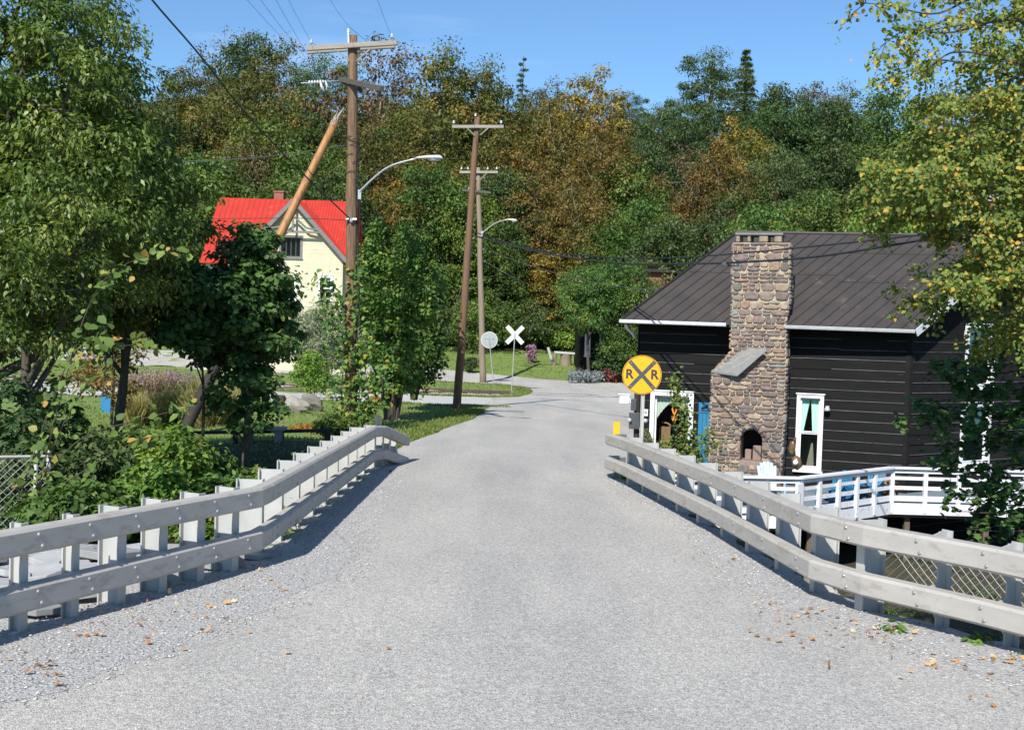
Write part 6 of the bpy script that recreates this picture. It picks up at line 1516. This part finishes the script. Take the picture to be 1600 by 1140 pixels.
t = make_spruce('spruce_tree', None, 16, 2.4, seed=6, sparse=.5, per=22, cb=.5); SP['S2'] = (t, 16, 2.4)
used = set()
def plant(key, px, pyt, Y, wpx, label, group, cat=None, rz=None):
    t, H_, rx = SP[key]
    X = xz(px, Y, at(px, pyt, Y).z); gz = Hf(X, Y) - .3; h = at(px, pyt, Y).z - gz
    if h < 3: h = 3
    s = h / H_; sx = (wpx / F * Y) / (2 * rx) if wpx else s
    sx = min(max(sx, s * .9), s * 1.8); rz = rz if rz is not None else random.random() * 6.28
    if key not in used:
        used.add(key); o = t; o.location = (X, Y, gz); o.scale = (sx, sx, s); o.rotation_euler = (0, 0, rz)
    else: o = copy_thing(t, (X, Y, gz), (sx, sx, s), rz)
    o['label'] = label; o['category'] = cat or ('conifer' if key[0] == 'S' else 'tree')
    if group: o['group'] = group
    elif 'group' in o: del o['group']
    return o
FG_ = 'trees on the wooded hillside'
F_ = [
 ('O', 300, 82, 132, 130, 'rounded olive tree on the skyline just right of the big left tree'), ('N', 345, 44, 150, 50, 'thin bare-topped tree poking above the skyline at upper left'), ('D', 398, 37, 150, 75, 'dark tree rising highest on the skyline left of the tall pole'),
 ('O', 400, 84, 122, 150, 'broad yellow-olive tree below the dark skyline tree left of the tall pole'), ('N', 455, 56, 142, 95, 'thin pale-branched tree on the skyline left of the tall pole'), ('B', 508, 78, 138, 110, 'bluish green tree on the skyline behind the near crossarm'),
 ('R2', 600, 46, 128, 150, 'sparse brown-leaved tree on the skyline right of the near crossarm'), ('O', 705, 62, 122, 160, 'large olive-brown tree on the skyline between the two poles'), ('O', 768, 88, 124, 110, 'olive tree on the skyline just right of the second pole top'),
 ('S2', 818, 88, 150, 42, 'thin ragged conifer above the skyline right of the second pole'), ('O', 862, 122, 132, 90, 'olive tree on the dip of the skyline left of the round golden crown'), ('Y', 922, 102, 118, 105, 'round golden-green crown standing out on the skyline in the middle'),
 ('R', 870, 150, 106, 180, 'large rusty orange maple in the middle of the hillside'), ('R', 945, 190, 100, 130, 'rusty maple below the round golden skyline crown'), ('B', 985, 140, 156, 60, 'small distant dark tree on the skyline right of the golden crown'),
 ('B', 1030, 158, 124, 120, 'blue-green tree right of the golden skyline crown'), ('B', 1112, 70, 126, 140, 'tall spreading blue-green locust highest on the right skyline'), ('S', 1166, 76, 130, 52, 'pointed spruce on the skyline beside the tall locust'),
 ('B', 1068, 150, 112, 130, 'blue-green tree just below the tall locust'), ('D', 1222, 118, 170, 70, 'dark round tree on the right skyline'), ('R2', 1272, 122, 190, 60, 'small reddish distant tree on the right skyline'), ('O', 1315, 128, 190, 80, 'distant olive tree on the right skyline by the birch twigs'),
 ('D', 1212, 146, 118, 150, 'dark green tree below the round tree on the right skyline'), ('Y', 1158, 182, 110, 90, 'golden-green tree below the pointed spruce'), ('D', 1295, 140, 120, 160, 'large dark green tree under the right skyline'), ('G', 1385, 128, 130, 150, 'green tree on the skyline behind the birch twigs'), ('O', 1480, 124, 135, 170, 'olive tree behind the birch crown at upper right'), ('D', 1590, 120, 130, 170, 'dark tree behind the birch at the right edge'),
 ('D', 265, 150, 102, 130, 'dark green tree beside the big left tree below the skyline'), ('O', 345, 140, 104, 150, 'olive tree above the red roof left part, below the skyline'), ('G', 430, 170, 98, 150, 'green tree behind the leaning pole top'), ('R2', 385, 205, 94, 120, 'thin tree with pale bare branches above the red roof'),
 ('G', 330, 225, 90, 130, 'green tree directly above the left half of the red roof'), ('G', 500, 215, 92, 120, 'green tree between the leaning pole and the tall pole'), ('L', 460, 265, 84, 140, 'low green tree right behind the red roof'), ('LD', 520, 262, 84, 110, 'dark low tree behind the right end of the red roof'),
 ('O', 592, 175, 98, 130, 'olive tree just right of the tall pole under its crossarms'), ('O', 665, 160, 104, 150, 'olive-brown tree behind the near street lamp'), ('Y', 605, 280, 88, 110, 'golden-green tree under the near street lamp arm'), ('G', 672, 240, 90, 130, 'green tree behind the near street lamp head'),
 ('G2', 725, 285, 90, 130, 'bright green tree behind the second pole at mid height'), ('O', 770, 190, 104, 130, 'olive tree right of the second pole crossarm'), ('D', 790, 250, 94, 110, 'dark green tree right of the grey pole crossarms'), ('R', 838, 250, 92, 130, 'rusty maple right of the far street lamp'), ('R', 905, 270, 90, 130, 'orange-brown maple in the lower middle of the hillside'),
 ('G', 980, 235, 100, 110, 'green tree right of the rusty maples at mid slope'), ('G', 1010, 300, 86, 120, 'green tree above the dark roof left end'), ('R2', 1085, 225, 102, 120, 'brownish sparse tree left of the golden tree on the right slope'), ('R', 1125, 215, 98, 120, 'rusty maple above the stone chimney'), ('D', 1050, 320, 82, 140, 'dark green tree behind the left slope of the dark roof'),
 ('B', 1215, 225, 96, 150, 'pale bluish tree right above the stone chimney'), ('D', 1305, 210, 100, 150, 'dark green tree above the middle of the dark roof'), ('G', 1370, 215, 110, 150, 'green tree behind the lower birch leaves'), ('G', 1275, 285, 78, 130, 'green tree just behind the dark roof ridge'), ('G2', 1390, 290, 72, 150, 'yellow-green tree behind the dark roof ridge at right'), ('LD', 1140, 300, 80, 120, 'dark low tree just left of the chimney top'), ('G', 1480, 260, 90, 160, 'green tree behind the birch at right'), ('D', 1580, 250, 85, 170, 'dark green tree behind the brick chimney'), ('G', 1195, 305, 72, 110, 'green tree behind the chimney cap'),
 ('G2', 655, 375, 90, 110, 'bright green tree right of the leafy bush beside the tall pole'), ('L', 705, 350, 91, 120, 'green tree behind the lower part of the second pole'), ('G', 785, 330, 90, 110, 'green tree just below the far street lamp'), ('Y', 875, 370, 90, 120, 'golden tree low on the slope above the far lawn'), ('G', 945, 345, 88, 110, 'green tree between the golden tree and the dark roof'), ('LD', 835, 445, 91, 100, 'low dark tree behind the crossbuck'), ('LD', 905, 445, 91, 100, 'low dark tree above the log bench'), ('LD', 755, 440, 91, 110, 'low dark tree behind the round sign'), ('L', 600, 395, 90, 110, 'green tree behind the leafy bush beside the tall pole'),
 ('L', 985, 430, 71, 75, 'dense green tree right of the dark cabin, left of the black house'), ('H', 928, 408, 70.5, 75, 'leafy tree overhanging the dark cabin'), ('H', 968, 400, 72, 80, 'leafy tree over the cabin roof beside the black house eave'), ('L', 1018, 425, 72, 62, 'dense green tree at the left corner of the black house'),
 ('G', 150, 120, 110, 160, 'green tree far behind the big left tree'), ('G', 40, 150, 110, 170, 'green tree on the slope behind the left edge'), ('D', 90, 300, 95, 160, 'dark tree behind the big left tree'), ('G', 215, 260, 92, 140, 'green tree right behind the big left tree'), ('L', 285, 330, 86, 120, 'low green tree beside the left end of the red roof'), ('L', 200, 420, 92, 120, 'low green tree behind the parked cars'), ('LD', 20, 400, 88, 150, 'low dark tree at the far left edge'),
]
for key, px, pyt, Y, wpx, lb in F_: plant(key, px, pyt, Y, wpx, lb, FG_)
# the fill between them: look-alikes that nothing tells apart
g = np.random.default_rng(61); filler = [('D', 'dark green tree'), ('G', 'mid green tree'), ('O', 'olive tree'), ('R', 'rust-coloured maple')]
marks = [(60, 'far left behind the big ash'), (230, 'right of the big ash trunk'), (330, 'over the red roof left end'), (430, 'over the red roof gable'), (530, 'left of the tall pole'), (630, 'above the near lamp arm'), (720, 'left of the second pole'), (800, 'right of the second pole'), (880, 'above the crossbuck'), (960, 'above the cabin'), (1050, 'above the left roof slope'), (1150, 'left of the stone chimney'), (1240, 'right of the stone chimney'), (1340, 'above the dark roof middle'), (1450, 'behind the birch leaves'), (1560, 'behind the birch crown'), (1900, 'beyond the right edge')]; seen_l = {}
sky_x = [-100, 250, 300, 420, 600, 700, 800, 860, 985, 1110, 1170, 1230, 1400, 1700]; sky_y = [90, 110, 100, 95, 95, 85, 130, 150, 165, 150, 150, 150, 150, 150]
for k, (Y0, n_, dy) in enumerate(((92, 17, 190), (104, 17, 130), (118, 18, 70), (134, 18, 22))):
    for i in range(n_):
        row_ = ['low on the slope', 'halfway up the slope', 'high on the slope', 'near the skyline'][k]
        px = -120 + (i + g.random()) * 1880 / n_; top = float(np.interp(px, sky_x, sky_y)) + dy + 25 * g.random()
        key, lb = filler[int(g.choice([0, 1, 2, 3], p=[.4, .28, .24, .08]))]
        lb = lb + ' ' + row_ + ', ' + [m_ for x_, m_ in marks if px < x_][0]
        if lb in seen_l: lb = lb.replace('tree', 'tree beside its twin', 1) if 'tree' in lb else lb.replace('maple', 'maple beside its twin', 1)
        seen_l[lb] = 1; plant(key, px, top, Y0 + g.random() * 9, 110 + 40 * g.random(), lb, 'trees on the wooded hillside')
# low brush at the foot of the hill
bk = [('brush_thicket', 640, 474, 90, 3.0, 'lf_bright', 'bright green brush at the foot of the hill left of the second pole'), ('brush_thicket', 700, 500, 90, 2.6, 'lf_green', 'green brush between the two poles at the lawn edge'), ('brush_thicket', 790, 506, 90, 2.4, 'lf_dark', 'dark brush behind the crossbuck'), ('brush_thicket', 850, 505, 90, 2.3, 'lf_bush', 'leafy brush right of the crossbuck'), ('brush_thicket', 893, 512, 89, 2.4, 'lf_bright', 'bright brush behind the log bench'),
      ('brush_thicket', 972, 540, 71, 1.4, 'lf_dark', 'dark shrub left of the yellow railroad sign'), ('brush_thicket', 820, 470, 88, 3.2, 'lf_dark', 'tall dark brush behind the pink flowers'), ('brush_thicket', 745, 475, 86, 3.0, 'lf_green', 'green brush behind the grey pole'), ('brush_thicket', 590, 500, 90, 3.0, 'lf_green', 'green brush behind the tall pole foot')]
for i, (nm, px, pyt, Y, rx, mt_n, lb) in enumerate(bk):
    x = xz(px, Y, at(px, pyt, Y).z); h = at(px, pyt, Y).z - Hf(x, Y); make_bush(nm, lb, 'shrub', rx, rx, max(1.2, h), 46, 170, .20, mt_n, 300 + i, loc=(x, Y, Hf(x, Y)), cr_=.75)
# distant wooded ridge at the right
g = np.random.default_rng(66); n = 420; X = 30 + 190 * g.random(n); Yy = 175 + 190 * g.random(n); P_ = np.stack([X, Yy, H(X, Yy) + 4.5], 1)
v, q, tt = cluster_leaves(P_, 4.5 * (.7 + .6 * g.random(n)), 60, 1.3, seed=9, flat=1.0, tvar=.35)
tag(raw_mesh('far_forest', v, q, 'lf_olive', tt), 'hazy green forest covering the far ridge at right', 'forest', kind='stuff')

# ================================================================ GARDEN PLANTS
def put(px, py, Y=None):
    return onground(px, py) if Y is None else V(xz(px, Y, at(px, py, Y).z), Y, 0)
def bush_px(name, label, cat, px, pyt, Y, rpx, mt_n, seed, per=150, nc=40, size=.16, base=None, **k):
    x = xz(px, Y, at(px, pyt, Y).z); zg_ = base if base is not None else Hf(x, Y); h = at(px, pyt, Y).z - zg_; r_ = rpx / F * Y
    return make_bush(name, label, cat, r_, k.pop('ry', r_), h, nc, per, size, mt_n, seed, loc=(x, Y, zg_), **k)
bush_px('juniper', 'blue-grey low juniper on the far lawn edge right of the log bench', 'shrub', 915, 578, 69.3, 26, 'lf_bluegrey', 401, nc=22, per=120, size=.12, cr_=.35)
bush_px('barberry', 'dark red low barberry right of the blue-grey juniper', 'shrub', 960, 573, 70.5, 22, 'lf_darkred', 402, nc=18, per=120, size=.12, cr_=.38)
bush_px('flower_clump', 'pink-flowered clump right of the crossbuck', 'flowers', 831, 540, 80, 8, 'lf_purple', 403, nc=12, per=60, size=.16)
bush_px('silver_willow', 'silvery green shrub in front of the cream house wall', 'shrub', 500, 470, 60, 50, 'lf_silver', 404, nc=95, per=220, size=.17, width=.3, cr_=.55)
bush_px('young_tree', 'young green tree left of the tall pole on the far lawn', 'tree', 488, 548, 47, 32, 'lf_bright', 405, nc=34, per=110, size=.12, cr_=.35)
bush_px('rusty_shrub', 'small rust-coloured shrub at the foot of the tall pole', 'shrub', 592, 622, 43.5, 13, 'lf_turn', 406, nc=20, per=110, size=.08, cr_=.18)
bush_px('lawn_shrub', 'dark shrub against the tree line behind the lower second pole', 'shrub', 735, 556, 74, 12, 'lf_dark', 407, nc=16, per=100, size=.12, cr_=.3)
bush_px('garden_shrub', 'reddish brown shrub behind the near end of the dark rail fence', 'shrub', 480, 668, 29, 26, 'lf_turn', 408, nc=18, per=70, size=.07, cr_=.2)
# leafy bush right of the tall pole
def upper_light(pts, g): z = pts[:, 2]; return np.clip((z - z.min()) / (z.max() - z.min()) * .6 + g.random(len(pts)) * .4, 0, 1)
bush_px('tall_bush', 'tall leafy green bush just right of the tall weathered pole', 'bush', 620, 342, 34.5, 60, 'lf_bush', 409, nc=88, per=165, size=.125, cr_=.38, kind='leaf', width=.62, tint_fn=lambda p, g: np.clip(.1 + .75 * g.random(len(p)), 0, 1), stems=16)
bush_px('tall_bush', 'lower drooping bush above the low stone wall', 'bush', 652, 420, 40, 42, 'lf_green', 410, nc=120, per=130, size=.16, cr_=.48, kind='leaf', width=.6, stems=12, base=-.6)
# vine climbing the tall pole
P1 = lambda px, py, dy=-.22: at(px, py, Y1 + dy)
vine('pole_vine', 'climbing vine wrapped round the foot of the tall weathered pole', 'vine', [[P1(556, 668), P1(562, 600), P1(554, 540), P1(560, 470), P1(558, 400)], [P1(560, 665), P1(575, 620), P1(570, 560), P1(582, 500)], [P1(540, 668), P1(534, 610), P1(538, 550), P1(530, 490), P1(520, 445)], [P1(545, 640), P1(528, 625), P1(515, 600)], [P1(566, 668), P1(590, 640), P1(600, 590), P1(596, 560)], [P1(540, 560), P1(525, 540), P1(510, 500), P1(500, 450), P1(505, 425)]], 'lf_bush', .13, 75, .16, 82, r=.02)
# maple in front of the cream house
xm = xz(374, 21, -.8); zb = Hf(xm, 21)
mp1 = make_tree('maple_tree', 'dense dark young maple in front of the leaning pole, by the rail fence', 'tree', at(400, 332, 21).z - zb, at(370, 585, 21).z - zb, 1.12, 1.2, 'egg', nc=78, cr_=.34, per=240, size=.10, mt='lf_maple', seed=201, kind='lobed', width=1.0, droop=.35, r0=.085, nmain=10, flat=.45, lean=(.22, 0), loc=(xm, 21, zb), jitter=.28)
xm2 = xz(310, 20.3, 0); make_tree('maple_tree', 'shaded maple boughs left of the dense young maple', 'tree', at(300, 400, 20.3).z - zb, at(300, 545, 20.3).z - zb, .85, 1.0, 'round', nc=55, cr_=.32, per=210, size=.10, mt='lf_maple', seed=202, kind='lobed', width=1.0, droop=.35, r0=.05, nmain=8, flat=.45, loc=(xz(302, 20.3, .6), 20.3, zb), jitter=.28)
make_tree('maple_sapling', 'thin maple sapling under the dense young maple', 'tree', at(380, 570, 19.6).z - zb, at(380, 680, 19.6).z - zb, .72, .7, 'round', nc=16, cr_=.2, per=50, size=.11, mt='lf_maple', seed=203, kind='lobed', width=1.0, r0=.045, nmain=6, flat=.5, loc=(xz(384, 19.6, -.6), 19.6, zb))
# big ash at the left
za = -2.0
ash = make_tree('ash_tree', 'big ash tree with drooping leaflets filling the upper left', 'tree', 9.6, 3.7, 3.0, 3.0, 'round', nc=150, cr_=.52, per=620, size=.10, mt='lf_ash', seed=204, kind='kite', width=.42, droop=.9, r0=.24, nmain=16, flat=.6, loc=(xz(-10, 17.6, 3), 17.6, za), trunk_frac=.85, tvar=.55, jitter=.5, bark='bark')
make_tree('ash_tree', 'second ash tree behind the big one, reaching toward the red roof', 'tree', 7.0, 3.4, 1.5, 1.5, 'round', nc=62, cr_=.40, per=430, size=.10, mt='lf_ash', seed=205, kind='kite', width=.42, droop=.9, r0=.12, nmain=9, lean=(.5, 0), loc=(xz(165, 19.5, 3), 19.5, -1.7), jitter=.5)
make_tree('ash_tree', 'shaded trunk and lower boughs of an ash at the far left edge', 'tree', 5.8, 3.2, 1.2, 1.3, 'round', nc=46, cr_=.36, per=380, size=.085, mt='lf_ash', seed=206, kind='kite', width=.42, droop=.9, r0=.13, nmain=9, loc=(xz(35, 14.5, 1), 14.5, -1.7), jitter=.5)
make_tree('turning_sapling', 'orange-brown sapling under the big ash tree', 'tree', 5.6, 1.2, 1.0, 1.0, 'oval', nc=44, cr_=.4, per=120, size=.11, mt='lf_rust', seed=207, kind='leaf', width=.45, r0=.05, nmain=8, loc=(xz(172, 27, 1), 27, -1.5))
# shrubs in the hollow behind the left rail
sh_ = [(20, 590, 14.5, 80, 'lf_dark', 'dark shrub at the left edge above the chain-link fence'), (80, 600, 15.5, 75, 'lf_green', 'dark green shrub under the big ash trunk'), (150, 675, 13.5, 75, 'lf_dark', 'shaded shrub behind the second post of the left guardrail'), (215, 668, 15.0, 70, 'lf_bush', 'leafy yellow-green shrub left of the ornamental grasses'), (265, 655, 14.5, 70, 'lf_bright', 'fresh green shrub in front of the mauve flowers'),
       (310, 690, 15.5, 62, 'lf_bush', 'green shrub under the foot of the leaning pole'), (235, 730, 12.8, 60, 'lf_bright', 'bright shrub touching the top of the left guardrail'), (350, 745, 14.2, 60, 'lf_bush', 'low shrub behind the left guardrail, below the maple trunk'), (410, 735, 17.0, 48, 'lf_green', 'low green shrub right of the maple trunk'), (60, 700, 12.8, 85, 'lf_dark', 'dark shrub just behind the left chain-link fence'), (130, 760, 12.0, 70, 'lf_green', 'low shaded shrub behind the near left guardrail'),
       (330, 800, 12.4, 45, 'lf_bush', 'small shrub seen between the left guardrail posts'), (525, 650, 27, 26, 'lf_bush', 'small bush left of the tall pole foot')]
for i, (px, pyt, Y, rpx, m_, lb) in enumerate(sh_):
    x = xz(px, Y, at(px, pyt, Y).z); bush_px('shrub', lb, 'shrub', px, pyt, Y, rpx, m_, 500 + i, nc=60, per=120, size=.085, kind='leaf', width=.55, cr_=rpx / F * Y * .36)
# undergrowth along the hollow floor
g = np.random.default_rng(91); n = 330; X = -14 + 11.2 * g.random(n); Yy = 12.2 + 11 * g.random(n); P_ = np.stack([X, Yy, H(X, Yy) + .18], 1)
v, q, tt = cluster_leaves(P_, .38 * (.6 + .8 * g.random(n)), 90, .085, seed=19, flat=.8, kind='leaf', width=.5); tag(raw_mesh('undergrowth', v, q, 'lf_bush', tt), 'low leafy ground cover in the shaded hollow left of the bridge', 'ground cover', kind='stuff')
g = np.random.default_rng(92); n = 260; X = 3.6 + 12 * g.random(n); Yy = 7.5 + 20 * g.random(n); P_ = np.stack([X, Yy, H(X, Yy) + .10], 1)
P_ = P_[(np.abs(P_[:, 1] - 20) > 0)]
v, q, tt = cluster_leaves(P_, .33 * (.6 + .8 * g.random(len(P_))), 80, .08, seed=20, flat=.7, kind='leaf', width=.5); tag(raw_mesh('undergrowth', v, q, 'lf_bush', tt), 'weeds and ground cover on the low bank right of the bridge', 'ground cover', kind='stuff')
# ornamental grasses
def grass_clump(px, py, Y, h, r_, mt_n, label, seed, heads=None, n=1500):
    x = xz(px, Y, at(px, py, Y).z); zg_ = Hf(x, Y); g = np.random.default_rng(seed); t = thing('ornamental_grass', (0, 0, 0), label, 'grass clump', 'ornamental grasses on the left lawn')
    a = g.random(n) * 6.28; rr = r_ * np.sqrt(g.random(n)); P_ = np.stack([rr * np.cos(a) * .5, rr * np.sin(a) * .5, np.zeros(n)], 1); d = np.stack([np.cos(a) * rr / r_ * .5, np.sin(a) * rr / r_ * .5, np.ones(n)], 1) + g.normal(size=(n, 3)) * .1
    v, q, k = leaves(P_, nrm(g.normal(size=(n, 3)) * [1, 1, .1]), d, h * (.6 + .5 * g.random(n)), .035, curl=.12); raw_mesh('blades', v, q, mt_n, g.random(n), t)
    if heads:
        m = n; i = g.integers(0, n, m); P2 = P_[i] + nrm(d)[i] * h * (.7 + .35 * g.random((m, 1))) + g.normal(size=(m, 3)) * .05; v, q, k = leaves(P2, nrm(g.normal(size=(m, 3))), g.normal(size=(m, 3)), .07, .6); raw_mesh('flower_heads', v, q, heads, g.random(m), t)
    t.location = (x, Y, zg_); ORG[t.name] = Vector((x, Y, zg_))
grass_clump(240, 640, 31, 1.35, .8, 'lf_straw', 'mauve flowering clump on the left lawn, left one', 601, 'lf_purple'); grass_clump(275, 622, 34, 1.2, .75, 'lf_grass', 'mauve flowering clump on the left lawn, beside the leaning pole', 602, 'lf_purple')
grass_clump(325, 640, 29, 1.3, .7, 'lf_straw', 'pale straw-coloured grass clump right of the leaning pole foot', 603); grass_clump(350, 650, 30, 1.2, .6, 'lf_grass', 'green grass clump under the maple', 604); grass_clump(268, 648, 29.5, 1.0, .6, 'lf_straw', 'pale straw-coloured grass clump left of the leaning pole foot', 605); grass_clump(215, 655, 30, .9, .7, 'lf_straw', 'low straw clump beside the blue bin', 606)

# boughs drawn as curves: twigs plus leaves hanging along them
def bough_tree(name, label, cat, trunk, boughs, mt_n, size, dens, rad, seed, kind='leaf', width=.75, droop=.9, bark='bark', r0=.03, twig=.5, tw_n=3.2, nor=(-.25, -.55, .55), jn=.5):
    g = np.random.default_rng(seed); root = thing(name, trunk[0], label, cat); mb = MB(); mb.tube(spline(trunk, 14), [.16 * (1 - .045 * i) for i in range(14)], 10, jit=.06); mb.build('trunk', bark, root, smooth=True)
    mb = MB(); P = []; T = []
    for path in boughs:
        sp = spline(path, 30); L = sum((sp[i + 1] - sp[i]).length for i in range(29)); mb.tube(sp, [r0 * (1 - .85 * i / 29) for i in range(30)], 5, cap=False); A = np.array([tuple(p) for p in sp]); D_ = np.gradient(A, axis=0); D_ = nrm(D_)
        for _ in range(int(L * tw_n * (.3 if name == 'birch_tree' and boughs.index(path) < 3 else 1))):
            u = (g.random() ** .75) * 28.9; k = int(u); s = A[k] + (A[k + 1] - A[k]) * (u - k); d = D_[k] * .5 + g.normal(size=3) * np.array([.55, .55, .4]) + np.array([0, 0, -.10 * droop]); d /= np.linalg.norm(d); tl = twig * (.4 + .9 * g.random()) * (1 - .35 * u / 29)
            e = s + d * tl + np.array([0, 0, -.18 * tl * droop]); m = s + d * tl * .55; mb.tube([tuple(s), tuple(m), tuple(e)], [.006, .004, .002], 3, cap=False)
            c = max(2, int(dens * tl)); w_ = (g.random(c) ** .8)[:, None]; P.append(np.where(w_ < .5, s + (m - s) * w_ * 2, m + (e - m) * (w_ * 2 - 1)) + g.normal(size=(c, 3)) * rad); T.append(np.tile(d, (c, 1)))
    P = np.concatenate(P); T = np.concatenate(T); m = len(P); mb.build('boughs', 'bark', root)
    v, q, k = leaves(P, nrm(g.normal(size=(m, 3)) * jn + np.array(nor)), T * .5 + g.normal(size=(m, 3)) * .5 + np.array([0, 0, -droop]), size * (.6 + .7 * g.random(m)), width, kind); cl = .5 * (np.sin(P[:, 0] * 5 + P[:, 2] * 4) * .5 + .5) + .5 * g.random(m)
    raw_mesh('leaves', v - np.array(ORG[root.name]), q, mt_n, np.repeat(np.clip(.25 * cl + .75 * g.random(m), 0, 1), k), root); return root
Yb = 12.5
def bp(*pts, dy=0): return [at(x, y, Yb + dy + (x - 1500) * .004) for x, y in pts]
tb = [V(6.9, 13.0, -3.6), V(6.9, 13.1, .0), V(6.85, 13.2, 3), V(6.9, 13.2, 6), V(7.0, 13.2, 8.5)]
bl = [bp((1740, 60), (1640, -10), (1500, -10), (1420, 20), (1345, 8), (1290, 2)), bp((1740, 130), (1640, 60), (1540, 30), (1440, 50), (1375, 45), (1330, 72)), bp((1740, 170), (1640, 130), (1540, 95), (1450, 80), (1400, 110), (1385, 90)), bp((1740, 240), (1650, 190), (1560, 150), (1480, 150), (1430, 165)),
      bp((1740, 300), (1650, 250), (1570, 210), (1500, 200), (1450, 230)), bp((1740, 340), (1650, 300), (1560, 265), (1480, 255), (1400, 270), (1340, 268)), bp((1740, 380), (1650, 340), (1560, 300), (1480, 290), (1410, 300), (1365, 310)), bp((1740, 300), (1660, 320), (1580, 330), (1520, 340), (1470, 330)),
      bp((1740, 400), (1660, 385), (1600, 380), (1550, 390), (1500, 385)), bp((1740, 440), (1660, 430), (1600, 430), (1540, 430), (1480, 445), (1410, 440)), bp((1740, 470), (1670, 480), (1610, 490), (1570, 510), (1560, 540)), bp((1740, 10), (1680, 20), (1620, 10), (1560, 0)), bp((1740, 100), (1690, 90), (1640, 100), (1590, 90), (1530, 70)),
      bp((1740, 200), (1690, 180), (1640, 190), (1600, 180)), bp((1740, 260), (1700, 260), (1640, 270), (1600, 270)), bp((1740, 420), (1690, 410), (1640, 400), (1600, 410)), bp((1700, -60), (1600, -50), (1520, -40), (1450, -30)), bp((1740, 450), (1690, 460), (1650, 450), (1600, 460), (1570, 475))]
bl = [[p + V(.30, 0, 0) for p in b] for b in bl]
bl += [[p + V(.1, .9, .12) for p in b] for b in bl[2:17]] + [[p + V(.25, 1.7, -.1) for p in b] for b in bl[3:17]]
bough_tree('birch_tree', 'birch tree with green and golden leaves reaching in from the upper right', 'tree', tb, bl, 'lf_birch', .056, 125, .055, 701, width=.82, bark='birch', r0=.022, twig=.42, tw_n=9.5)
bough_tree('bare_twigs', None, None, [at(1440, -10, 12.2), at(1420, -20, 12.2)], [], 'lf_birch', .08, 1, .1, 1) if False else None
Ym = 15.5
def mpz(*pts, dy=0): return [at(x, y, Ym + dy) for x, y in pts]
tm_ = [V(9.4, 16.4, -4.2), V(9.3, 16.3, -1.5), V(9.3, 16.2, 1.2), V(9.4, 16.2, 3.5)]
ml_ = [mpz((1760, 520), (1680, 530), (1600, 560), (1530, 580), (1460, 590)), mpz((1760, 560), (1680, 580), (1600, 600), (1540, 600), (1480, 585)), mpz((1760, 620), (1680, 620), (1600, 630), (1530, 640), (1450, 650)), mpz((1760, 660), (1680, 650), (1590, 660), (1500, 665), (1410, 672)), mpz((1760, 690), (1680, 690), (1600, 700), (1530, 705), (1470, 720)),
       mpz((1760, 740), (1680, 740), (1600, 750), (1550, 760), (1490, 770)), mpz((1760, 780), (1690, 780), (1620, 790), (1560, 800), (1500, 800)), mpz((1760, 820), (1690, 815), (1630, 825), (1570, 830), (1510, 825)), mpz((1760, 600), (1700, 610), (1650, 630), (1600, 650), (1560, 640)), mpz((1760, 840), (1700, 850), (1650, 850), (1590, 840)),
       mpz((1760, 500), (1690, 490), (1620, 480), (1560, 470), (1520, 500)), mpz((1760, 440), (1690, 430), (1620, 440), (1560, 450), (1500, 450)), mpz((1760, 720), (1700, 720), (1650, 730), (1600, 720))]
ml_ += [[p + V(.15, .6, .15) for p in b] for b in ml_]
bough_tree('maple_tree', 'dark green maple boughs hanging over the deck at the right edge', 'tree', tm_, ml_, 'lf_maple', .105, 48, .05, 702, kind='lobed', width=1.0, droop=.55, bark='bark', r0=.022, twig=.42, tw_n=6.0, nor=(-.1, -.25, .85), jn=.3)
# leggy shoots close by on the left
Yl = 12.0
def lp_(*pts): return [at(x, y, Yl) for x, y in pts]
vine('leafy_shoots', 'long out-leaning shoots with round leaves close by at the left', 'plant', [lp_((60, 760), (90, 640), (130, 500), (170, 430), (230, 400), (300, 385)), lp_((60, 770), (100, 660), (160, 560), (162, 500)), lp_((40, 780), (120, 690), (200, 660), (280, 640), (300, 635)), lp_((30, 780), (60, 690), (110, 560), (160, 545), (240, 535)), lp_((60, 780), (140, 730), (210, 690), (250, 680)), lp_((160, 620), (165, 560), (162, 520))], 'lf_green', .10, 22, .05, 83, r=.008, width=.85)
# weeds at the rail feet
for i, (px, py, n_, lb) in enumerate([(1395, 1010, 5, 'small weed tuft at the foot of the near right guardrail'), (1530, 1030, 6, 'weed tuft behind the nearest posts of the right guardrail'), (985, 752, 5, 'small weed at the far end of the right guardrail'), (604, 716, 6, 'vine tuft on the far end of the left guardrail')]):
    p = onground(px, py); bush_px('weed', lb, 'weed', px, py - 14, p.y + .3, 7, 'lf_bright', 720 + i, nc=9, per=26, size=.07, kind='leaf', cr_=.12)
